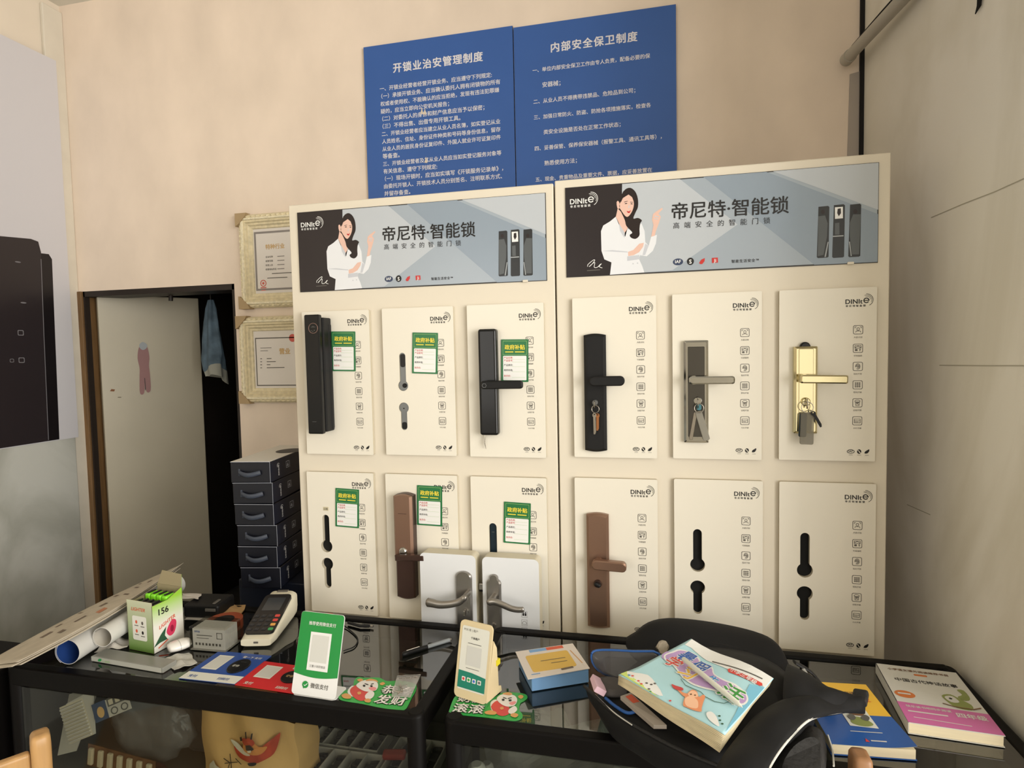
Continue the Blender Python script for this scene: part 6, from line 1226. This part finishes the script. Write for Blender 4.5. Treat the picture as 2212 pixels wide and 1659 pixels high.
# wooden chairs in front of the counters
m_ch = mat('light_wood', (182, 142, 92), .4, noise=.12, scale=9, stretch=(6, 6, .5)); m_ch2 = mat('brown_wood', (146, 106, 72), .4, noise=.12, scale=9, stretch=(6, 6, .5))
def chair(lab, p, rz, m, H):
    t = thing('wooden_chair', lab, 'chair', (p[0], p[1], 0), rz, 'wooden chairs in front of the counters'); M = WM[t.name]; L = F(M @ V((0, 0, 0)), M.to_3x3() @ V((1, 0, 0)), M.to_3x3() @ V((0, 1, 0))); w, d = .36, .36
    for sx in (0, 1):
        b = MB(); c = (sx * w, 0); b.loft([[L(c[0] + (q[0]), q[1] + y, z) for q in rrect(.030 * k, .040 * k, .009 * k, 4)] for z, y, k in ((0, -.03, .9), (.43, 0, 1), (H - .02, .012, 1), (H - .006, .0125, .95), (H - .001, .0125, .8), (H, .0125, .45))], m, True); b.build('back_post', t)
        b = MB(); b.loft([[L(c[0] + q[0], -d + q[1], z) for q in rrect(.030, .034, .006, 3)] for z in (0, .42)], m, True); b.build('front_leg', t)
    b = MB(); b.box(L, (w / 2, -d / 2, .435), (w + .04, d + .05, .022), m, .008, 3); b.build('seat', t)
    for z, hh in ((H - .055, .052), (H - .20, .04)): b = MB(); b.box(L, (w / 2, .010, z), (w - .03, .018, hh), m, .006, 3); b.build('back_rail', t)
chair('light wooden chair at the bottom left corner of the photo', (-.062, -.757), math.radians(235), m_ch, .858)
chair('brown wooden chair at the bottom right, its post before the yellow book', (1.352, -.575), 0, m_ch2, .872)
# ------------------------------------------------------------------ black backpack lying open on the right counter
m_bag = mat('black_nylon', (19, 19, 20), .68, spec=.3, noise=.10, scale=7, bump=.25, bscale=10); m_bag2 = mat('black_nylon_lining', (22, 22, 23), .8); m_web = mat('black_webbing', (26, 26, 27), .6, bump=.3, bscale=120); m_pip = mat('pale_piping', (206, 204, 196), .5); m_mesh = mat('charcoal_panel', (40, 39, 38), .7, bump=.3, bscale=90)
t = thing('backpack', 'black backpack lying open on the right counter, workbook on top', 'backpack', (1.15, -.35, .80))
def ringpx(pts, k=3): return smooth_closed([tuple(pz(u, v, z)) for u, v, z in pts], k)
def blob(rings, m, k=3): return MB().loft([[V(p) for p in ringpx(r, k)] for r in rings], m, True)
# main body: a low lumpy sack; rings from the counter upwards
base = [(1300, 1530, .806), (1352, 1470, .806), (1430, 1420, .806), (1540, 1420, .806), (1640, 1440, .806), (1710, 1490, .806), (1740, 1550, .806), (1690, 1600, .806), (1560, 1618, .806), (1400, 1600, .806)]
mid = [(1285, 1520, .835), (1345, 1455, .845), (1430, 1400, .85), (1540, 1395, .86), (1650, 1420, .86), (1725, 1480, .85), (1760, 1560, .845), (1700, 1635, .84), (1560, 1665, .845), (1390, 1625, .84)]
top = [(1310, 1520, .868), (1362, 1462, .875), (1440, 1412, .885), (1540, 1405, .895), (1640, 1430, .90), (1708, 1485, .895), (1730, 1560, .885), (1675, 1620, .875), (1555, 1640, .872), (1410, 1600, .868)]
inn = [(1370, 1525, .872), (1400, 1480, .88), (1455, 1440, .89), (1535, 1432, .90), (1620, 1450, .905), (1670, 1490, .90), (1685, 1550, .89), (1640, 1592, .88), (1545, 1605, .876), (1440, 1575, .872)]
b = blob([base, mid, top, inn], m_bag); b.build('main_compartment', t)
# front side wall hanging over the counter edge, with pale piping
def ribbon(a, c, m, n=1, th=.004, name='panel', parent=t, amp=.0):
    a = smooth_open(a, 5); c = smooth_open(c, 5); N = len(a); b = MB()
    b.loft([[p.lerp(q, j / 8) + V((0, 0, amp * math.sin(PI * j / 8) * (1 + .3 * math.sin(i * .7)))) for j in range(9)] for i, (p, q) in enumerate(zip(a, c))], m, False, True, False)
    return b.build(name, parent, solid=th)
lip = [pz(1268, 1486, .862), pz(1330, 1545, .866), pz(1420, 1598, .870), pz(1490, 1632, .872), pz(1560, 1660, .874), pz(1600, 1690, .874)]
low = [pz(1300, 1540, .815), pz(1325, 1590, .815), pz(1385, 1632, .815), pz(1445, 1672, .815), pz(1510, 1705, .815), pz(1560, 1735, .815)]
mdl = [p.lerp(q, .5) + V((-.010, -.014, .004)) for p, q in zip(lip, low)]
A, M_, C_ = smooth_open(lip, 5), smooth_open(mdl, 5), smooth_open(low, 5); b = MB()
b.loft([[(p * (1 - j / 10) ** 2 + m * 2 * (j / 10) * (1 - j / 10) + q * (j / 10) ** 2) for j in range(11)] for p, m, q in zip(A, M_, C_)], m_bag, False, True, False); b.build('side_pocket', t, solid=.005)
b = MB(); b.tube([p + V((0, 0, .001)) for p in smooth_open(low, 5)], .0018, m_pip, 8); b.build('piping', t)
b = MB(); b.tube([p + V((0, 0, .002)) for p in smooth_open([pz(1262, 1484, .864)] + lip[1:5], 5)], .0030, m_web, 8); b.tube(smooth_open([pz(1285, 1500, .868), pz(1325, 1538, .870), pz(1365, 1566, .872)], 5), .0011, m_pip, 6); b.build('zip_edge', t)
# raised back flap
o1 = [(1352, 1392), (1372, 1370), (1400, 1349), (1440, 1340), (1500, 1344), (1560, 1353), (1620, 1366), (1660, 1380), (1685, 1400), (1702, 1430), (1712, 1470), (1704, 1520), (1660, 1540), (1580, 1530), (1480, 1500), (1400, 1460)]
def flapP(u, v, off): s = (v - 1340) / 190.0; p = py(u, v, -.165 - .13 * max(s, 0) + .012 * math.sin(u / 60.0) + off); p.z = max(p.z, .822); return p
fr_ = [flapP(u, v, 0) for u, v in smooth_closed(o1, 3)]; c = sum(fr_, V()) / len(fr_)
ringsF = []
for k_, off in ((.55, -.030), (.80, -.026), (.94, -.018), (1.0, -.006), (1.0, .012), (.94, .022), (.7, .028)):
    ringsF.append([c + (p - c) * k_ + V((0, off, .0)) for p in fr_])
b = MB(); b.loft(ringsF, m_bag, True); b.build('back_flap', t)
# shoulder straps at the right, wide one with pale piping
up = [pz(1700, 1440, .905), pz(1745, 1462, .90), pz(1790, 1492, .885), pz(1835, 1505, .865), pz(1866, 1520, .845)]
lo_ = [pz(1690, 1535, .90), pz(1730, 1535, .90), pz(1775, 1535, .885), pz(1815, 1540, .865), pz(1862, 1541, .845)]
ribbon(up, lo_, m_bag, th=.012, name='shoulder_strap', amp=.012)
s1 = [pz(1862, 1537, .848), pz(1820, 1541, .866), pz(1780, 1548, .888), pz(1745, 1560, .902), pz(1712, 1590, .905), pz(1680, 1630, .905), pz(1655, 1672, .905), pz(1640, 1710, .905)]
s0 = [pz(1840, 1515, .852), pz(1790, 1512, .875), pz(1740, 1512, .900), pz(1690, 1520, .908), pz(1640, 1550, .908), pz(1595, 1600, .906), pz(1555, 1660, .905), pz(1540, 1710, .905)]
ribbon(s0, s1, m_bag, th=.012, name='strap_pad', amp=.010)
b = MB(); b.tube([p + V((.001, -.001, .004)) for p in smooth_open(s1, 6)], .0022, m_pip, 8); b.build('piping', t)
b = MB(); b.tube(smooth_open([pz(1716, 1430, .88), pz(1752, 1452, .86), pz(1776, 1480, .845), pz(1800, 1500, .85)], 5), 1, m_web, 8, True, (.010, .003)); b.build('webbing', t)
q = pz(1858, 1507, .858); b = MB(); b.box(F(q, (1, -.5, .2), (.5, 1, .3)), (0, 0, 0), (.026, .036, .014), m_web, .005, 3); b.box(F(q, (1, -.5, .2), (.5, 1, .3)), (.004, -.014, .004), (.018, .008, .012), mat('buckle_dark', (40, 39, 38), .35), .002); b.build('buckle', t)
b = MB(); b.tube(smooth_open([pz(1735, 1445, .87), pz(1746, 1462, .862), pz(1752, 1478, .855)], 5), 1, mat('grey_ladder_lock', (150, 148, 140), .35), 8, True, (.004, .002)); b.build('strap_slider', t)
# bottom right pocket under the strap
pk = [[(1646, 1660, .815), (1686, 1610, .815), (1736, 1585, .815), (1771, 1590, .815), (1776, 1640, .815), (1761, 1700, .815), (1700, 1720, .815)], [(1655, 1655, .85), (1700, 1598, .86), (1738, 1568, .86), (1776, 1580, .85), (1786, 1640, .845), (1766, 1700, .845), (1695, 1720, .845)], [(1690, 1655, .868), (1715, 1612, .875), (1750, 1592, .875), (1772, 1604, .868), (1776, 1645, .862), (1758, 1690, .862), (1705, 1700, .862)]]
blob(pk, m_mesh).build('bottom_pocket', t)
b = MB(); b.tube(smooth_open([pz(1788, 1588, .853), pz(1798, 1620, .85), pz(1801, 1655, .848)], 4), .0016, m_pip, 6); b.build('zip_pull', t)

# pencil case in the pocket: clear top, blue zip edge
m_cl2 = mat('smoky_vinyl', (84, 84, 86), .2, alpha=.62); m_bz = mat('blue_zip', (36, 84, 150), .5)
t = thing('pencil_case', 'smoky clear pencil case with a blue zip, standing in the backpack pocket', 'pencil case', tuple(pz(1340, 1440, .86)))
P = [pz(1278, 1412, .925), pz(1300, 1404, .93), pz(1370, 1407, .935), pz(1424, 1412, .935), pz(1412, 1462, .892), pz(1370, 1470, .882), pz(1318, 1462, .885), pz(1285, 1440, .90)]
c = sum(P, V()) / len(P); sc = smooth_closed([tuple(p) for p in P], 3); n_ = V((-.2, .75, .5)).normalized()
b = MB(); b.loft([[c + (V(p) - c) * k + n_ * o for p in sc] for k, o in ((.7, -.006), (.95, -.005), (1, 0), (.95, .005), (.7, .006))], m_cl2, True); b.build('vinyl_body', t)
b = MB(); b.tube([V(p) for p in sc] + [V(sc[0])], .0022, m_bz, 8, False); b.tube(smooth_open([pz(1308, 1508, .872), pz(1330, 1526, .873), pz(1356, 1540, .874), pz(1380, 1534, .876)], 5), .0030, m_bz, 8); b.build('zip', t)
t = thing('eraser', 'pink-lilac eraser at the edge of the backpack pocket', 'eraser', tuple(pz(1292, 1480, .87))); q = pz(1292, 1480, .885); fr = F(q, pz(1300, 1503, .885) - pz(1286, 1462, .885), V((.5, .5, 1)))
b = MB(); b.box(fr, (0, 0, 0), (.045, .012, .022), mat('pink_eraser', (226, 190, 204), .6), .0012); b.build('eraser_body', t)
t = thing('grey_pouch_case', 'dark grey flat pouch beside the pink eraser in the backpack', 'pouch', tuple(pz(1320, 1478, .86)))
P = [pz(1296, 1466, .885), pz(1345, 1470, .888), pz(1352, 1500, .878), pz(1306, 1500, .876)]; c = sum(P, V()) / 4; sc = smooth_closed([tuple(p) for p in P], 3)
b = MB(); b.loft([[c + (V(p) - c) * k + V((0, .002, o)) for p in sc] for k, o in ((.6, -.010), (1, -.004), (1, .002), (.7, .006))], mat('grey_fabric', (78, 74, 72), .8), True); b.build('pouch_body', t)
b = MB(); P = [pz(1416, 1398, .94), pz(1430, 1390, .945), pz(1446, 1396, .94), pz(1436, 1408, .935)]; sc = smooth_closed([tuple(p) for p in P], 3); c = sum(P, V()) / 4; b.loft([[c + (V(p) - c) * k + V((0, .01 * o, .005 * o)) for p in sc] for k, o in ((.5, -1), (1, 0), (.6, 1))], mat('crumpled_tissue', (150, 140, 124), .9, bump=.8, bscale=90), True)
tag(b.build('crumpled_tissue'), 'beige crumpled tissue behind the top corner of the workbook', 'tissue')

# workbook with curled worn pages
m_wk = mat('workbook_sky', (176, 218, 226), .35); m_wk2 = mat('workbook_sky_deep', (126, 190, 216), .35); m_wkw = mat('workbook_white', (232, 232, 228), .4); m_wkg = mat('workbook_lime', (206, 224, 120), .4); m_pur = mat('title_purple', (184, 152, 200), .4); m_t1 = mat('title_blue', (44, 92, 170), .4); m_t2 = mat('title_red', (214, 74, 66), .4); m_t3 = mat('title_yellow', (240, 190, 70), .4); m_t4 = mat('title_green', (70, 150, 70), .4); m_t5 = mat('title_sky', (60, 140, 210), .4); m_sl = mat('sloth_orange', (230, 150, 106), .4); m_sl2 = mat('sloth_peach', (246, 196, 160), .4); m_mel = mat('melon_red', (200, 70, 70), .4); m_pgs = mat('worn_pages', (214, 200, 166), .8, noise=.10, scale=120, stretch=(.2, .2, 2))
TLp, TRp, BRp, BLp = pz(1493, 1380, .955), pz(1671, 1466, .945), pz(1566, 1588, .925), pz(1336, 1464, .930)
def wsurf(u, v, dz=0.0):                                 # u along the spine-to-right edge, v from bottom (near) to top
    p = BLp.lerp(BRp, u).lerp(TLp.lerp(TRp, u), v)
    return p + V((0, 0, dz + .006 * math.sin(PI * u) * (1 - v) - .004 * math.sin(2 * PI * u) * v + .010 * (1 - u) * max(0, .25 - v) * 2 - .012 * max(0, .3 - v) * math.sin(PI * u) ** 2 * 2))
t = thing('workbook', 'worn light blue school workbook with a sloth picture on the backpack', 'book', tuple((TLp + BRp) / 2 - V((0, 0, .03))))
b = MB(); b.grid(lambda u, v: wsurf(u, v), 30, 30, m_wk); b.build('cover', t, solid=.0010)
rnd = random.Random(5); b = MB()
for k in range(13):
    d = -.0010 * (k + 1); fan = .0010 * k
    b.grid(lambda u, v, d=d, fan=fan, k=k: wsurf(u * (.995 - .002 * k), v * (.995 - .002 * k), d) + V((-.30, -.80, -.9)) * (fan * (.25 + .85 * u) * max(0, 1 - v * 1.6)) + V((0, 0, -.0004 * (1 + math.sin(4 * u + k)) * (1 - v))), 14, 8, m_pgs)
b.build('pages', t, solid=.0010)
b = MB()
def W(pts, m, k, sm=0):
    P = smooth_closed(pts, sm) if sm else pts; tri = tessellate_polygon([[V((p[0], p[1], 0)) for p in P]])
    # refine so that the print follows the curl of the cover
    bm = bmesh.new(); vs = [bm.verts.new((p[0], p[1], 0)) for p in P]
    for f in tri:
        try: bm.faces.new([vs[i] for i in f])
        except ValueError: pass
    for _ in range(3):
        le = [e for e in bm.edges if e.calc_length() > .09]
        if not le: break
        bmesh.ops.subdivide_edges(bm, edges=le, cuts=1); bmesh.ops.triangulate(bm, faces=bm.faces[:])
    bmesh.ops.recalc_face_normals(bm, faces=bm.faces[:])
    for v in bm.verts: v.co = wsurf(v.co.x, v.co.y, .0010 + .00025 * k)
    b.bm(bm, m)
def wp(zx, zy):                                          # close-up pixel -> cover coordinates, by inverting the bilinear map
    u_, v_ = 1240 + zx / 3.95, 1320 + zy / 3.95; x, y = .5, .5
    def sc(x, y):
        p = BLp.lerp(BRp, x).lerp(TLp.lerp(TRp, x), y) - CAM; dd = p.dot(FW); return 1106 + FPX * p.dot(RT) / dd, 829.5 - FPX * p.dot(UP) / dd
    for _ in range(12):
        a = sc(x, y); bx = sc(x + .01, y); by = sc(x, y + .01); J = ((bx[0] - a[0]) / .01, (by[0] - a[0]) / .01, (bx[1] - a[1]) / .01, (by[1] - a[1]) / .01); det = J[0] * J[3] - J[1] * J[2]; du, dv = u_ - a[0], v_ - a[1]
        x += (du * J[3] - dv * J[1]) / det; y += (dv * J[0] - du * J[2]) / det
    return min(max(x, .004), .996), min(max(y, .004), .996)
WP = lambda pts: [wp(*p) for p in pts]
W(WP([(1010, 240), (1703, 572), (1640, 665), (1540, 600), (1300, 510), (1130, 420), (1000, 310), (945, 290)]), m_wkw, 1); W(WP([(1500, 640), (1650, 670), (1460, 890), (1290, 1040), (1380, 880)]), m_wk2, 1)
W(WP([(380, 555), (440, 520), (470, 570), (700, 780), (760, 850), (640, 790), (470, 660)]), m_wkg, 2); W(WP([(450, 530), (520, 545), (630, 560), (700, 640), (760, 740), (680, 720), (560, 650), (470, 590)]), m_wkw, 2, 2)
W(WP([(770, 380), (840, 350), (900, 330), (1010, 350), (1070, 400), (1090, 450), (1180, 490), (1200, 560), (1280, 610), (1380, 650), (1470, 720), (1485, 780), (1430, 820), (1340, 790), (1220, 720), (1100, 690), (1000, 650), (920, 580), (850, 480), (780, 430)]), m_wkw, 3, 3)
W(WP([(785, 385), (850, 360), (910, 340), (1000, 360), (1055, 405), (1080, 460), (1170, 500), (1190, 565), (1275, 622), (1370, 662), (1455, 725), (1470, 775), (1425, 805), (1345, 775), (1230, 708), (1110, 678), (1010, 638), (930, 570), (865, 475), (795, 425)]), m_pur, 4, 3)
W(WP([(750, 380), (790, 350), (830, 360), (840, 400), (790, 420), (755, 410)]), m_pur, 2, 3)
def wtext(s, zx, zy, size, rot, m, k, bold):
    x0, y0 = wp(zx, zy); vs, fs = glyphs(s, 0, 1, 2); U = (BRp - BLp).length; Vv = (TLp - BLp).length; cx = sum(p[0] for p in vs) / len(vs); cy = sum(p[1] for p in vs) / len(vs); c_, s_ = math.cos(rot), math.sin(rot)
    for i, (bx, by) in enumerate(((-1, -.5), (1, -.5), (0, 1), (0, -1))):
        P = []
        for p in vs: a, e = (p[0] - cx + bx * bold) * size, (p[1] - cy + by * bold) * size; P.append(wsurf(x0 + (a * c_ - e * s_) / U, y0 + (a * s_ + e * c_) / Vv, .0010 + .00025 * k + i * 2e-5))
        b.add(P, fs, m)
for s, x, y, sz, m in (('暑', 962, 398, .036, m_t1), ('假', 1075, 498, .038, m_t1), ('学', 862, 440, .034, m_t2), ('习', 975, 560, .040, m_t3), ('生', 1180, 610, .024, m_t5), ('活', 1345, 722, .044, m_t4)):
    wtext(s, x, y, sz, -.05, m_wkw, 5, .075); wtext(s, x, y, sz, -.05, m, 7, .015)
W(WP([(1310, 520), (1330, 512), (1605, 628), (1608, 645), (1590, 652), (1318, 545)]), m_t2, 3); wtext('小学三年级', 1460, 585, .012, -.02, m_wkw, 5, .02)
W(WP([(1180, 430), (1610, 590), (1606, 598), (1178, 440)]), m_inkg, 3)
# sloth with a melon slice on a vine
for pts, m, k in (([(930, 820), (945, 760), (975, 720), (1010, 700), (1050, 720), (1065, 760), (1100, 745), (1120, 760), (1105, 800), (1090, 850), (1085, 880), (1030, 870), (960, 840)], m_sl, 4), ([(945, 775), (980, 752), (1030, 768), (1058, 800), (1055, 850), (1010, 850), (955, 825)], m_sl2, 5), ([(975, 725), (1010, 708), (1050, 728), (1058, 758), (1020, 765), (980, 750)], m_sl2, 5), ([(965, 760), (930, 745), (895, 710), (870, 680), (885, 672), (925, 715), (975, 735)], m_sl, 4), ([(832, 645), (870, 660), (925, 680), (930, 700), (890, 700), (850, 680)], m_mel, 5),
                  ([(990, 735), (1002, 732), (1006, 742), (992, 744)], m_brn, 6), ([(1026, 742), (1040, 744), (1038, 752), (1026, 750)], m_brn, 6), ([(1130, 890), (1170, 880), (1215, 920), (1240, 1000), (1180, 970), (1140, 930)], m_wkw, 3)):
    W(WP(pts), m, k, 3)
for st in ([(910, 600), (950, 660), (1010, 690), (1080, 720), (1120, 760), (1200, 800), (1280, 812), (1340, 790)],):
    for i in range(len(st) - 1):
        a, c = V(st[i]), V(st[i + 1]); n = (c - a).normalized(); n = V((-n.y, n.x)) * 2.2; W(WP([tuple(a - n), tuple(c - n), tuple(c + n), tuple(a + n)]), m_leaf, 4)
for (x, y, m) in ((500, 580, m_t2), (550, 625, m_t2), (575, 650, m_t2), (650, 710, m_t4), (620, 640, m_inkg), (660, 650, m_inkg), (690, 640, m_inkg), (640, 690, m_inkg), (1240, 915, m_leaf), (1245, 950, m_leaf), (1265, 978, m_leaf), (820, 782, m_t2), (470, 575, m_t5)): W(WP(ell(x, y, 12, 7, 8)), m, 4)
b.build('cover_print', t)
# white stylus pen
p0, p1 = wsurf(*wp(932, 455), .0115), wsurf(*wp(1455, 890), .0115); d = p1 - p0; t = thing('stylus_pen', 'white stylus pen lying across the blue workbook', 'pen', tuple(p0))
b = MB(); b.tube([p0, p0 + d * .01, p0 + d * .92, p0 + d * .97], [.0035, .0045, .0045, .0026], mat('white_plastic', (226, 226, 214), .3), 16); b.build('barrel', t); b = MB(); b.tube([p0 + d * .97, p0 + d], [.0024, .0006], m_lw, 12); b.build('tip', t)
# notebook edges in the bag, right of the pencil case
t = thing('exercise_pad', 'grey-white pad with orange print under the near edge of the workbook', 'pad', tuple(pz(1400, 1520, .88))); P = [pz(1340, 1498, .893), pz(1362, 1490, .897), pz(1440, 1560, .89), pz(1412, 1560, .885)]
b = MB(); b.loft([[p + V((0, 0, z)) for p in P] for z in (-.012, -.005)], mat('pad_cover', (170, 160, 148), .5), True, False); b.build('pad_body', t); b = MB(); b.add([P[0].lerp(P[3], a).lerp(P[1].lerp(P[2], a), c) + V((0, 0, -.0044)) for a, c in ((.06, .3), (.06, .9), (.3, .9), (.3, .3))], [(0, 1, 2, 3)], m_or); b.build('print', t)
